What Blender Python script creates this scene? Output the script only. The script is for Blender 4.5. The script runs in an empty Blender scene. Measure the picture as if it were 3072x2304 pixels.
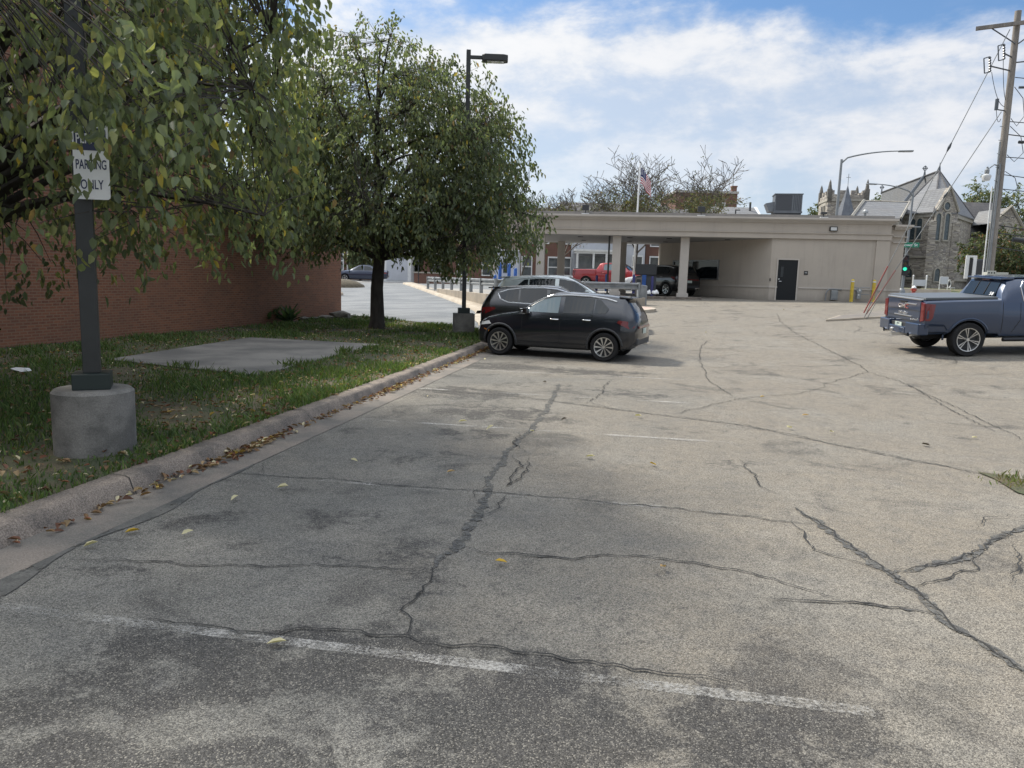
import bpy, bmesh, math, random
import numpy as np
from mathutils import Vector, Matrix
R = math.radians
random.seed(7); rng = np.random.default_rng(11)
SC = bpy.context.scene
COL = SC.collection

# ------------------------------------------------------------------ camera, sky, sun, exposure
F, H0, ROLL, HC = 2250.0, 835.0, 0.028, 1.95          # focal length and horizon measured on a 3072 px wide frame
PITCH = math.atan((1152 - H0) / F)
_R0, _U0 = np.array([1, 0, 0.]), np.array([0, math.sin(PITCH), math.cos(PITCH)])
CF = np.array([0, math.cos(PITCH), -math.sin(PITCH)])
CR = math.cos(ROLL) * _R0 + math.sin(ROLL) * _U0
CU = -math.sin(ROLL) * _R0 + math.cos(ROLL) * _U0
CAMP = np.array([0, 0, HC])
cam_d = bpy.data.cameras.new('camera'); cam = bpy.data.objects.new('camera', cam_d); COL.objects.link(cam)
cam_d.sensor_width = 36; cam_d.lens = 36 * F / 3072; cam_d.clip_end = 3000; cam_d.clip_start = 0.05
M = Matrix(((CR[0], CU[0], -CF[0], 0), (CR[1], CU[1], -CF[1], 0), (CR[2], CU[2], -CF[2], HC), (0, 0, 0, 1)))
cam.matrix_world = M
SC.camera = cam

SUN_EL, SUN_AZ = R(49), R(-50)                          # azimuth measured from +Y, negative = to the left
sd = bpy.data.lights.new('sun', 'SUN'); sun = bpy.data.objects.new('sun', sd); COL.objects.link(sun)
sd.energy = 2.6; sd.angle = R(4.5); sd.color = (1.0, 0.93, 0.82)
_s = Vector((math.sin(SUN_AZ) * math.cos(SUN_EL), math.cos(SUN_AZ) * math.cos(SUN_EL), math.sin(SUN_EL)))
sun.rotation_euler = _s.to_track_quat('Z', 'Y').to_euler()

SC.view_settings.view_transform = 'Standard'; SC.view_settings.look = 'None'
SC.view_settings.exposure = 1.12; SC.view_settings.gamma = 1.0
SC.cycles.use_denoising = True
try: SC.cycles.denoiser = 'OPENIMAGEDENOISE'
except Exception: pass
SC.cycles.max_bounces = 6; SC.cycles.diffuse_bounces = 3; SC.cycles.glossy_bounces = 3
SC.cycles.transmission_bounces = 3; SC.cycles.transparent_max_bounces = 6

W = bpy.data.worlds.new('World'); SC.world = W; W.use_nodes = True

class NT:
    """small helper for writing node trees"""
    def __init__(s, tree): s.t = tree; s.n = tree.nodes; s.l = tree.links
    def node(s, typ, ins=None, **kw):
        n = s.n.new(typ)
        for k, v in kw.items(): setattr(n, k, v)
        for k, v in (ins or {}).items(): s.set(n, k, v)
        return n
    def set(s, n, k, v):
        sock = n.inputs[k]
        if isinstance(v, bpy.types.NodeSocket): s.l.new(v, sock)
        elif isinstance(v, bpy.types.Node): s.l.new(v.outputs[0], sock)
        else: sock.default_value = v
    def math(s, op, a, b=0.0, c=None, clamp=False):
        n = s.node('ShaderNodeMath', operation=op, use_clamp=clamp); s.set(n, 0, a); s.set(n, 1, b)
        if c is not None: s.set(n, 2, c)
        return n.outputs[0]
    def mix(s, f, a, b, mode='MIX'):
        n = s.node('ShaderNodeMix', data_type='RGBA', blend_type=mode)
        s.set(n, 0, f); s.set(n, 6, a if not isinstance(a, tuple) else (*a, 1)[:4]); s.set(n, 7, b if not isinstance(b, tuple) else (*b, 1)[:4])
        return n.outputs[2]
    def ramp(s, f, a, b, lo=0.0, hi=1.0):
        n = s.node('ShaderNodeMapRange', interpolation_type='SMOOTHSTEP'); s.set(n, 0, f)
        s.set(n, 1, a); s.set(n, 2, b); s.set(n, 3, lo); s.set(n, 4, hi)
        return n.outputs[0]
    def noise(s, vec, scale, detail=4, rough=0.55, dist=0.0):
        n = s.node('ShaderNodeTexNoise', {'Scale': scale, 'Detail': detail, 'Roughness': rough, 'Distortion': dist})
        if vec is not None: s.set(n, 'Vector', vec)
        return n.outputs[0]

def build_world():
    t = NT(W.node_tree); t.n.clear()
    out = t.node('ShaderNodeOutputWorld'); bg = t.node('ShaderNodeBackground'); t.set(bg, 'Strength', 0.1)
    sky = t.node('ShaderNodeTexSky', sky_type='NISHITA', sun_disc=False, sun_elevation=SUN_EL, sun_rotation=SUN_AZ % (2 * math.pi))
    sky.air_density = 1.0; sky.dust_density = 1.2; sky.ozone_density = 1.4
    tc = t.node('ShaderNodeTexCoord'); sep = t.node('ShaderNodeSeparateXYZ', {0: tc.outputs['Generated']})
    az = t.math('ARCTAN2', sep.outputs[0], sep.outputs[1]); el = t.math('ARCSINE', sep.outputs[2])
    v = t.node('ShaderNodeCombineXYZ', {0: az, 1: t.math('MULTIPLY', el, 2.1), 2: 0.37})
    vs = t.node('ShaderNodeCombineXYZ', {0: t.math('MULTIPLY_ADD', el, 0.4, t.math('MULTIPLY', az, 1.2)), 1: t.math('MULTIPLY', el, 5.0), 2: 1.3})
    n1 = t.noise(v, 7.5, 10, 0.60, 0.12); n2 = t.noise(vs, 3.2, 7, 0.6, 0.1); n3 = t.noise(v, 1.6, 3, 0.5)
    # height of the bank's upper edge varies with azimuth
    edge = t.math('ADD', t.math('MULTIPLY_ADD', az, -0.05, 0.302), t.math('MULTIPLY', t.math('SUBTRACT', n3, 0.5), 0.24))
    edge = t.math('ADD', edge, t.math('MULTIPLY', t.math('SUBTRACT', n1, 0.5), 0.16))
    below = t.ramp(t.math('SUBTRACT', edge, el), -0.012, 0.05)
    body = t.ramp(t.math('SUBTRACT', edge, el), 0.10, 0.30, 1.0, 0.36)        # bank thins out downwards
    fluff = t.ramp(n1, 0.36, 0.60, 0.70, 1.0)
    d = t.math('MULTIPLY', t.math('MULTIPLY', below, body), fluff)
    streak = t.math('MULTIPLY', t.ramp(n2, 0.48, 0.70), 0.38)
    d = t.math('MAXIMUM', d, t.math('MULTIPLY', streak, t.ramp(el, 0.2, 0.36, 1.0, 0.0)))
    wisp = t.math('MULTIPLY', t.ramp(n1, 0.55, 0.70), t.ramp(el, 0.28, 0.36, 0.0, 0.42))
    d = t.math('MAXIMUM', d, wisp)
    d = t.math('MAXIMUM', d, t.math('MULTIPLY', t.ramp(el, 0.0, 0.22, 1.0, 0.0), 0.55))
    d = t.math('MAXIMUM', d, t.ramp(el, 0.55, 0.85, 0.0, 0.8)); d = t.math('MAXIMUM', d, t.ramp(sep.outputs[1], 0.25, -0.25, 0.0, 0.7))  # unseen cloud overhead and behind the camera, added to keep the ambient light neutral
    # brighter towards the sun side, faint blue grey in the folds
    cc = t.mix(t.ramp(n1, 0.36, 0.66), (3.5, 3.8, 4.2), (4.65, 4.68, 4.72))
    cc = t.mix(t.ramp(az, -0.5, 0.55), cc, t.mix(1.0, cc, (0.86, 0.87, 0.90), 'MULTIPLY'))
    hi_ = t.ramp(el, 0.5, 0.95, 1.0, 2.5); cc = t.mix(1.0, cc, t.node('ShaderNodeCombineColor', {0: hi_, 1: hi_, 2: hi_}).outputs[0], 'MULTIPLY')  # unseen overhead cloud made brighter, added to lift the shadows
    blue = t.mix(1.0, sky.outputs[0], (0.43, 0.55, 0.66), "MULTIPLY")
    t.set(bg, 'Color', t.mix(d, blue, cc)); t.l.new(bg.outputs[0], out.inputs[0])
build_world()

# ------------------------------------------------------------------ terrain and picture-to-place helpers
def ground_z(x, y):
    y0 = max(5., min(30., 22 - 0.85 * x)); t = y - y0
    t = (t + math.sqrt(t * t + 9)) / 2 - 0.15
    return 1.6 * math.tanh(0.05 * t / 1.6) if t > 0 else 0.0
def ray(px, py): return CF + CR * (px - 1536) / F - CU * (py - 1152) / F
def at(px, py, Y):
    d = ray(px, py); return Vector(CAMP + d * (Y / d[1]))
def gnd(px, py, dz=0.0):
    d = ray(px, py); t = 1.0
    while t < 400:
        p = CAMP + d * t
        if p[2] < ground_z(p[0], p[1]) + dz: break
        t += 0.25
    a, b = t - 0.25, t
    for _ in range(30):
        m = (a + b) / 2; p = CAMP + d * m
        if p[2] < ground_z(p[0], p[1]) + dz: b = m
        else: a = m
    return Vector(CAMP + d * b)
K0 = Vector((-2.66, 7.10, 0)); KU = Vector((0.1772, 0.9842, 0)); KN = Vector((-0.9842, 0.1772, 0))
def kerb(s, d, dz=0.0):
    p = K0 + KU * s + KN * d; return Vector((p.x, p.y, ground_z(p.x, p.y) + dz))

# ------------------------------------------------------------------ mesh helpers
class MB:
    def __init__(s): s.v = []; s.f = []; s.m = []
    def add(s, vs, fs, mi=0):
        b = len(s.v); s.v += [tuple(p) for p in vs]; s.f += [tuple(i + b for i in f) for f in fs]; s.m += [mi] * len(fs); return s
    def box(s, c, size, rz=0.0, mi=0, top=1.0):
        x, y, z = (k / 2 for k in size); ca, sa = math.cos(rz), math.sin(rz); vs = []
        for dz in (-1, 1):
            k = top if dz > 0 else 1.0
            for dx, dy in ((-1, -1), (1, -1), (1, 1), (-1, 1)):
                a, b = dx * x * k, dy * y * k
                vs.append((c[0] + a * ca - b * sa, c[1] + a * sa + b * ca, c[2] + dz * z))
        return s.add(vs, [(3, 2, 1, 0), (4, 5, 6, 7), (0, 1, 5, 4), (1, 2, 6, 5), (2, 3, 7, 6), (3, 0, 4, 7)], mi)
    def b6(s, x0, x1, y0, y1, z0, z1, mi=0): return s.box(((x0 + x1) / 2, (y0 + y1) / 2, (z0 + z1) / 2), (x1 - x0, y1 - y0, z1 - z0), 0, mi)
    def tube(s, pts, rad, n=8, mi=0, cap=True, phase=0.0):
        pts = [Vector(p) for p in pts]
        if not hasattr(rad, '__len__'): rad = [rad] * len(pts)
        vs = []; up = None
        for i, p in enumerate(pts):
            d = (pts[min(i + 1, len(pts) - 1)] - pts[max(i - 1, 0)]).normalized()
            if up is None: up = Vector((0, 0, 1)) if abs(d.z) < 0.95 else Vector((1, 0, 0))
            a = d.cross(up)
            if a.length < 1e-5: a = d.cross(Vector((0.3, 1, 0.2)))
            a.normalize(); b = a.cross(d).normalized(); up = b
            for k in range(n):
                t = 2 * math.pi * k / n + phase; vs.append(p + (a * math.cos(t) + b * math.sin(t)) * rad[i])
        fs = [(i * n + k, i * n + (k + 1) % n, (i + 1) * n + (k + 1) % n, (i + 1) * n + k) for i in range(len(pts) - 1) for k in range(n)]
        if cap: fs += [tuple(range(n - 1, -1, -1)), tuple((len(pts) - 1) * n + k for k in range(n))]
        return s.add(vs, fs, mi)
    def lathe(s, prof, c=(0, 0, 0), n=24, axis='z', mi=0, cap=True):
        vs = []
        for r, h in prof:
            for k in range(n):
                t = 2 * math.pi * k / n; a, b = r * math.cos(t), r * math.sin(t)
                p = (a, b, h) if axis == 'z' else (a, h, b) if axis == 'y' else (h, a, b)
                vs.append((c[0] + p[0], c[1] + p[1], c[2] + p[2]))
        fs = [(i * n + k, i * n + (k + 1) % n, (i + 1) * n + (k + 1) % n, (i + 1) * n + k) for i in range(len(prof) - 1) for k in range(n)]
        if cap and prof[0][0] > 1e-4: fs.append(tuple(range(n - 1, -1, -1)))
        if cap and prof[-1][0] > 1e-4: fs.append(tuple((len(prof) - 1) * n + k for k in range(n)))
        return s.add(vs, fs, mi)
    def prism(s, poly, z0, z1, mi=0):
        n = len(poly); vs = [(p[0], p[1], z0) for p in poly] + [(p[0], p[1], z1) for p in poly]
        return s.add(vs, [tuple(range(n - 1, -1, -1)), tuple(range(n, 2 * n))] + [(i, (i + 1) % n, n + (i + 1) % n, n + i) for i in range(n)], mi)
    def slab(s, poly, off, mi=0):
        """a polygon in space given a thickness along the vector off"""
        n = len(poly); off = Vector(off); vs = [Vector(p) for p in poly]; vs += [p + off for p in vs]
        return s.add(vs, [tuple(range(n - 1, -1, -1)), tuple(range(n, 2 * n))] + [(i, (i + 1) % n, n + (i + 1) % n, n + i) for i in range(n)], mi)
def link(name, me, parent=None):
    o = bpy.data.objects.new(name, me); COL.objects.link(o)
    if parent: o.parent = parent
    return o
def obj(name, mb, mats, parent=None, smooth=None, bevel=0.0, fix=True):
    me = bpy.data.meshes.new(name); me.from_pydata(mb.v, [], mb.f)
    if not isinstance(mats, (list, tuple)): mats = [mats]
    for m in mats: me.materials.append(m)
    if len(mats) > 1: me.polygons.foreach_set('material_index', mb.m)
    if fix:
        bm = bmesh.new(); bm.from_mesh(me); bmesh.ops.recalc_face_normals(bm, faces=bm.faces); bm.to_mesh(me); bm.free()
    if smooth is not None:
        me.polygons.foreach_set('use_smooth', [True] * len(me.polygons)); me.set_sharp_from_angle(angle=R(smooth))
    o = link(name, me, parent)
    if bevel:
        b = o.modifiers.new('bevel', 'BEVEL'); b.width = bevel; b.segments = 2; b.limit_method = 'ANGLE'; b.angle_limit = R(40)
    return o
def npmesh(name, verts, faces, mat, parent=None, cols=None, smooth=False):
    """verts (n,3), faces (m,k) with one k; cols = one colour per face"""
    me = bpy.data.meshes.new(name); n, m, k = len(verts), len(faces), faces.shape[1]
    me.vertices.add(n); me.vertices.foreach_set('co', verts.astype(np.float32).ravel())
    me.loops.add(m * k); me.loops.foreach_set('vertex_index', faces.astype(np.int32).ravel())
    me.polygons.add(m); me.polygons.foreach_set('loop_start', np.arange(0, m * k, k, dtype=np.int32))
    if smooth: me.polygons.foreach_set('use_smooth', np.ones(m, dtype=bool))
    me.update(calc_edges=True)
    if cols is not None:
        a = me.attributes.new('tint', 'FLOAT_COLOR', 'FACE')
        a.data.foreach_set('color', np.concatenate([cols, np.ones((m, 1))], 1).astype(np.float32).ravel())
    me.materials.append(mat); return link(name, me, parent)
def tag(o, label=None, cat=None, group=None, kind=None):
    if label: o['label'] = label
    if cat: o['category'] = cat
    if group: o['group'] = group
    if kind: o['kind'] = kind
    return o
def thing(name, label, cat, loc=(0, 0, 0), rz=0.0, group=None):
    o = bpy.data.objects.new(name, None); COL.objects.link(o); o.location = loc; o.rotation_euler = (0, 0, rz); o.empty_display_size = 0.3
    return tag(o, label, cat, group)
def copy_tree(o, loc=None, rz=None, label=None, parent=None):
    c = o.copy(); COL.objects.link(c)
    if parent: c.parent = parent
    if loc is not None: c.location = loc
    if rz is not None: c.rotation_euler = (0, 0, rz)
    if label: c['label'] = label
    for ch in list(o.children): copy_tree(ch, parent=c)
    return c
def text(name, body, size, mat, parent, loc, rot, depth=0.004, width=None, align='CENTER'):
    cu = bpy.data.curves.new(name, 'FONT'); cu.body = body; cu.size = size; cu.extrude = depth; cu.align_x = align; cu.align_y = 'CENTER'; cu.offset = size * 0.012
    t = bpy.data.objects.new(name, cu); COL.objects.link(t)
    dg = bpy.context.evaluated_depsgraph_get(); me = bpy.data.meshes.new_from_object(t.evaluated_get(dg))
    bpy.data.objects.remove(t); bpy.data.curves.remove(cu)
    if width:
        xs = [v.co.x for v in me.vertices]; k = width / (max(xs) - min(xs))
        for v in me.vertices: v.co.x *= k
    me.materials.clear(); me.materials.append(mat); o = link(name, me, parent); o.location = loc; o.rotation_euler = rot
    return o

# ------------------------------------------------------------------ materials
def new_mat(name):
    m = bpy.data.materials.new(name); m.use_nodes = True; t = NT(m.node_tree); t.n.clear()
    out = t.node('ShaderNodeOutputMaterial'); b = t.node('ShaderNodeBsdfPrincipled'); t.l.new(b.outputs[0], out.inputs[0])
    return m, t, b, out
def surf(name, col, col2=None, scale=6.0, rough=0.7, metal=0.0, bump=0.0, bscale=40.0, spec=0.5, lo=0.35, hi=0.65, coat=0.0, stretch=(1, 1, 1), fine=0.0):
    m, t, b, out = new_mat(name)
    tc = t.node('ShaderNodeTexCoord'); mp = t.node('ShaderNodeMapping', {0: tc.outputs['Object'], 'Scale': stretch})
    c = (*col, 1)
    if col2:
        c = t.mix(t.ramp(t.noise(mp.outputs[0], scale, 6, 0.6), lo, hi), col, col2)
    if fine:
        g = t.ramp(t.noise(mp.outputs[0], 90, 3, 0.6), 0.3, 0.7, 1 - fine, 1 + fine)
        c = t.mix(1.0, c if not isinstance(c, tuple) else c, t.node('ShaderNodeCombineColor', {0: g, 1: g, 2: g}).outputs[0], 'MULTIPLY')
    t.set(b, 'Base Color', c); t.set(b, 'Roughness', rough); t.set(b, 'Metallic', metal); t.set(b, 'Specular IOR Level', spec)
    if coat: t.set(b, 'Coat Weight', coat); t.set(b, 'Coat Roughness', 0.05)
    if bump:
        bp = t.node('ShaderNodeBump', {'Strength': bump, 'Distance': 0.01, 'Height': t.noise(mp.outputs[0], bscale, 4, 0.6)}); t.set(b, 'Normal', bp.outputs[0])
    return m
def leaf_mat(name, trans=0.50, rough=0.5, spec=0.35):
    m, t, b, out = new_mat(name); a = t.node('ShaderNodeAttribute', attribute_name='tint')
    t.set(b, 'Base Color', a.outputs[0]); t.set(b, 'Roughness', rough); t.set(b, 'Specular IOR Level', spec)
    tr = t.node('ShaderNodeBsdfTranslucent', {0: t.mix(1.0, a.outputs[0], (1.55, 1.6, 0.95), 'MULTIPLY')})
    mx = t.node('ShaderNodeMixShader', {0: trans, 1: b.outputs[0], 2: tr.outputs[0]}); t.l.new(mx.outputs[0], out.inputs[0])
    return m
def brick_mat(name, c1, c2, mortar, bw=0.2, bh=0.068, ms=0.010, dirt=0.35):
    m, t, b, out = new_mat(name); tc = t.node('ShaderNodeTexCoord'); s = t.node('ShaderNodeSeparateXYZ', {0: tc.outputs['Object']})
    v = t.node('ShaderNodeCombineXYZ', {0: t.math('ADD', s.outputs[0], s.outputs[1]), 1: s.outputs[2]})
    br = t.node('ShaderNodeTexBrick', {'Vector': v.outputs[0], 'Color1': (*c1, 1), 'Color2': (*c2, 1), 'Mortar': (*mortar, 1), 'Scale': 1.0,
                                       'Mortar Size': ms, 'Mortar Smooth': 0.15, 'Bias': 0.0, 'Brick Width': bw, 'Row Height': bh})
    n = t.noise(tc.outputs['Object'], 0.9, 5, 0.6); n2 = t.noise(tc.outputs['Object'], 14, 3, 0.6)
    c = t.mix(t.ramp(n, 0.35, 0.7, 0, dirt), br.outputs[0], (0.10, 0.065, 0.05)); c = t.mix(t.ramp(n2, 0.3, 0.75, 0, 0.3), c, (0.30, 0.135, 0.075))
    t.set(b, 'Base Color', c); t.set(b, 'Roughness', 0.88)
    bp = t.node('ShaderNodeBump', {'Strength': 0.5, 'Distance': 0.012, 'Height': t.math('SUBTRACT', 1.0, br.outputs[1])}); t.set(b, 'Normal', bp.outputs[0])
    return m
def stone_mat(name):
    m, t, b, out = new_mat(name); tc = t.node('ShaderNodeTexCoord'); s = t.node('ShaderNodeSeparateXYZ', {0: tc.outputs['Object']})
    v = t.node('ShaderNodeCombineXYZ', {0: t.math('ADD', s.outputs[0], s.outputs[1]), 1: t.math('MULTIPLY', s.outputs[2], 2.6), 2: 0.0})
    vo = t.node('ShaderNodeTexVoronoi', {'Vector': v.outputs[0], 'Scale': 2.3}); ve = t.node('ShaderNodeTexVoronoi', {'Vector': v.outputs[0], 'Scale': 2.3}, feature='DISTANCE_TO_EDGE')
    h = t.node('ShaderNodeSeparateColor', {0: vo.outputs['Color']})
    c = t.mix(h.outputs[0], (0.29, 0.262, 0.222), (0.48, 0.44, 0.38)); c = t.mix(t.ramp(h.outputs[1], 0.55, 0.95), c, (0.25, 0.23, 0.22))
    c = t.mix(t.ramp(ve.outputs[0], 0.0, 0.07, 0.75, 0.0), c, (0.12, 0.105, 0.09)); c = t.mix(t.ramp(t.noise(tc.outputs['Object'], 0.35, 5), 0.45, 0.75, 0, 0.55), c, (0.17, 0.155, 0.14))
    t.set(b, 'Base Color', c); t.set(b, 'Roughness', 0.9)
    bp = t.node('ShaderNodeBump', {'Strength': 0.7, 'Distance': 0.05, 'Height': t.ramp(ve.outputs[0], 0, 0.15)}); t.set(b, 'Normal', bp.outputs[0])
    return m
def shingle_mat(name, c1, c2):
    m, t, b, out = new_mat(name); tc = t.node('ShaderNodeTexCoord'); s = t.node('ShaderNodeSeparateXYZ', {0: tc.outputs['Object']})
    v = t.node('ShaderNodeCombineXYZ', {0: t.math('ADD', s.outputs[0], s.outputs[1]), 1: s.outputs[2]})
    br = t.node('ShaderNodeTexBrick', {'Vector': v.outputs[0], 'Color1': (*c1, 1), 'Color2': (*c2, 1), 'Mortar': (c1[0] * .5, c1[1] * .5, c1[2] * .5, 1), 'Scale': 1.0,
                                       'Mortar Size': 0.02, 'Brick Width': 0.35, 'Row Height': 0.22})
    c = t.mix(t.ramp(t.noise(tc.outputs['Object'], 0.5, 5), 0.4, 0.7, 0, 0.4), br.outputs[0], (0.16, 0.15, 0.14))
    t.set(b, 'Base Color', c); t.set(b, 'Roughness', 0.8); return m
def asphalt_mat():
    m, t, b, out = new_mat('weathered_asphalt'); tc = t.node('ShaderNodeTexCoord'); P = tc.outputs['Object']; s = t.node('ShaderNodeSeparateXYZ', {0: P})
    big = t.noise(P, 0.16, 5, 0.6, 0.4); mid = t.noise(P, 0.7, 6, 0.62, 0.5); sm = t.noise(P, 2.6, 6, 0.65)
    warm = t.ramp(t.math('ADD', t.math('MULTIPLY', s.outputs[0], 0.045), big), 0.38, 0.66)
    c = t.mix(warm, (0.175, 0.171, 0.153), (0.252, 0.222, 0.176))
    c = t.mix(t.ramp(mid, 0.42, 0.68, 0, 0.45), c, (0.31, 0.295, 0.26)); c = t.mix(t.ramp(sm, 0.5, 0.75, 0, 0.35), c, (0.13, 0.13, 0.13))
    c = t.mix(t.ramp(t.noise(P, 6.5, 6, 0.7), 0.40, 0.66, 0, 0.42), c, (0.135, 0.130, 0.118))
    # oil and tyre stains, and dark patches by the parked vehicles, broken up by noise
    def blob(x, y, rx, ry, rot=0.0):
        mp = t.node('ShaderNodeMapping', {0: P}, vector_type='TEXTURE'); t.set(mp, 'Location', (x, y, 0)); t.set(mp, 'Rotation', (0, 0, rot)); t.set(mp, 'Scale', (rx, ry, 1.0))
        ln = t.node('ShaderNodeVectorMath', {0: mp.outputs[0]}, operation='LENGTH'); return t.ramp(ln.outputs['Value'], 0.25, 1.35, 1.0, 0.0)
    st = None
    for a in DARK_PATCHES:
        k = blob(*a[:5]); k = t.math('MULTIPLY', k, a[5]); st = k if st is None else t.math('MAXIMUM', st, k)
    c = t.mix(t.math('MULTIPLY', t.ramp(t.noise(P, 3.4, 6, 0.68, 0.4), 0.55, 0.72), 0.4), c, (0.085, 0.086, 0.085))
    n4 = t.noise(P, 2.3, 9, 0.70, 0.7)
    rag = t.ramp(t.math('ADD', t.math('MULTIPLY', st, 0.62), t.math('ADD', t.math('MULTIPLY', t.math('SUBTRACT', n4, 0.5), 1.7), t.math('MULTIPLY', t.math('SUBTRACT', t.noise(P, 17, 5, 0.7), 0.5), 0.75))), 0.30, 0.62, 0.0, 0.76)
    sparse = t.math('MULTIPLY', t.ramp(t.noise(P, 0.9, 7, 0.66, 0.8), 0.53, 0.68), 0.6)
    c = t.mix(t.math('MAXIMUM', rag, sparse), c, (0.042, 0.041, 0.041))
    # exposed aggregate: light and dark chips
    vo = t.node('ShaderNodeTexVoronoi', {'Vector': P, 'Scale': 165.0}); vo2 = t.node('ShaderNodeTexVoronoi', {'Vector': P, 'Scale': 85.0})
    h = t.node('ShaderNodeSeparateColor', {0: vo.outputs['Color']}); h2 = t.node('ShaderNodeSeparateColor', {0: vo2.outputs['Color']})
    g = t.math('ADD', t.ramp(h.outputs[0], 0.0, 1.0, 0.62, 1.30), t.math('MULTIPLY', t.ramp(vo.outputs[0], 0.25, 0.6), -0.30))
    c = t.mix(1.0, c, t.node('ShaderNodeCombineColor', {0: g, 1: g, 2: g}).outputs[0], 'MULTIPLY')
    c = t.mix(t.ramp(h.outputs[1], 0.82, 0.95, 0, 0.42), c, (0.40, 0.375, 0.32)); c = t.mix(t.ramp(h2.outputs[0], 0.84, 0.95, 0, 0.35), c, (0.045, 0.045, 0.048))
    t.set(b, 'Base Color', c); t.set(b, 'Roughness', t.ramp(mid, 0.3, 0.7, 0.78, 0.95)); t.set(b, 'Specular IOR Level', 0.3)
    bp = t.node('ShaderNodeBump', {'Strength': 0.6, 'Distance': 0.006, 'Height': t.math('ADD', t.math('MULTIPLY', vo.outputs[0], -1.0), t.math('MULTIPLY', h.outputs[0], 0.5))})
    t.set(b, 'Normal', bp.outputs[0]); return m
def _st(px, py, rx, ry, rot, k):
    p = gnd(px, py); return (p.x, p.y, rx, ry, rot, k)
DARK_PATCHES = [_st(800, 1960, 1.3, .55, -.15, 1), _st(480, 2060, 1.0, .42, .2, 1), _st(1500, 2130, 1.2, .75, .1, 1), _st(1150, 1960, 1.0, .45, -.1, 1), _st(2050, 2200, 1.4, .6, 0, 1), _st(1250, 1690, .5, .8, .2, .7), _st(1700, 2250, 1.2, .4, 0, 1), _st(2700, 2270, .8, .35, 0, .6), _st(1900, 1800, .9, .4, 0, .5), _st(600, 1560, .8, .4, .1, .6), _st(1500, 1240, 1.7, 1.0, -.2, .85), _st(1900, 1180, 1.4, .7, -.2, .8),
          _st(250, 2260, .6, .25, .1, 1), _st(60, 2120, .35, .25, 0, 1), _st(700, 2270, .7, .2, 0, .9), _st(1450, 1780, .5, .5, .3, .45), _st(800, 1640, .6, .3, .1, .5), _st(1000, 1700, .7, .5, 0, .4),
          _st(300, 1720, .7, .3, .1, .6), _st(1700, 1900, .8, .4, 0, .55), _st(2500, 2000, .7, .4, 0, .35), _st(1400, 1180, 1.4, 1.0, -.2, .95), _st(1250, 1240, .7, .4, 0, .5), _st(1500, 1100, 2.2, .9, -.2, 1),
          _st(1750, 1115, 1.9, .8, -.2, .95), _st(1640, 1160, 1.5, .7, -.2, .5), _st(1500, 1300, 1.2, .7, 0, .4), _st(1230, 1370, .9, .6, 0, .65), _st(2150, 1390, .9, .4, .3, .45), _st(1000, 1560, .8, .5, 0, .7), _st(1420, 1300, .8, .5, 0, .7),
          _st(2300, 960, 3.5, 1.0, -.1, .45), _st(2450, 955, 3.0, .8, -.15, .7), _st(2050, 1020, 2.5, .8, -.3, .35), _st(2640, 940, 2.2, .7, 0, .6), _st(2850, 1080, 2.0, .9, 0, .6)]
A = {}
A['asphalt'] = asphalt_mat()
A['asphalt_dark'] = surf('driveway_asphalt', (0.115, 0.125, 0.132), (0.18, 0.188, 0.19), 0.5, 0.85, bump=0.4, bscale=60, stretch=(1, 2.2, 1), fine=0.3)
A['crack'] = surf('crack_filler', (0.012, 0.012, 0.012), (0.028, 0.028, 0.026), 8, 0.9)
A['sealer'] = surf('sealed_crack', (0.060, 0.060, 0.058), (0.105, 0.103, 0.093), 9, 0.85, bump=0.4, fine=0.35)
def ragged(m, scale, lo, hi):
    t = NT(m.node_tree); out = [n for n in m.node_tree.nodes if n.type == 'OUTPUT_MATERIAL'][0]; b = [n for n in m.node_tree.nodes if n.type == 'BSDF_PRINCIPLED'][0]
    tc = t.node('ShaderNodeTexCoord'); tr = t.node('ShaderNodeBsdfTransparent'); mx = t.node('ShaderNodeMixShader', {0: t.ramp(t.noise(tc.outputs['Object'], scale, 6, 0.7), lo, hi), 1: tr.outputs[0], 2: b.outputs[0]}); t.l.new(mx.outputs[0], out.inputs[0]); return m
ragged(A['sealer'], 26, 0.36, 0.56)
A['wet'] = ragged(surf('dark_gutter_stain', (0.055, 0.056, 0.052), (0.095, 0.094, 0.087), 5, 0.8, fine=0.3), 7, 0.30, 0.46)
A['concrete'] = surf('kerb_concrete', (0.215, 0.178, 0.145), (0.115, 0.100, 0.086), 3.4, 0.9, bump=0.9, bscale=35, fine=0.45)
A['gutter'] = surf('gutter_concrete', (0.185, 0.160, 0.136), (0.125, 0.117, 0.104), 1.8, 0.9, bump=0.35, bscale=60, fine=0.25)
A['concrete_pale'] = surf('pale_concrete', (0.40, 0.355, 0.285), (0.33, 0.28, 0.22), 1.2, 0.9, fine=0.12)
A['concrete_slab'] = surf('slab_concrete', (0.19, 0.18, 0.16), (0.105, 0.102, 0.093), 0.9, 0.9, bump=0.2, fine=0.18)
A['concrete_base'] = surf('cast_concrete', (0.215, 0.205, 0.185), (0.12, 0.115, 0.105), 2.6, 0.9, bump=0.5, bscale=30, stretch=(1, 1, 1.2), fine=0.2)
A['retain'] = surf('retaining_concrete', (0.36, 0.31, 0.245), (0.28, 0.245, 0.20), 1.5, 0.9, fine=0.1)
A['redpad'] = surf('pink_concrete', (0.42, 0.33, 0.28), (0.36, 0.27, 0.225), 1.5, 0.9)
A['soil'] = surf('lawn_soil', (0.050, 0.060, 0.028), (0.085, 0.068, 0.04), 3.0, 0.95, bump=0.8, bscale=30, fine=0.5)
A['grassflat'] = surf('far_grass', (0.10, 0.115, 0.05), (0.14, 0.12, 0.07), 0.7, 0.95, fine=0.3)
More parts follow.
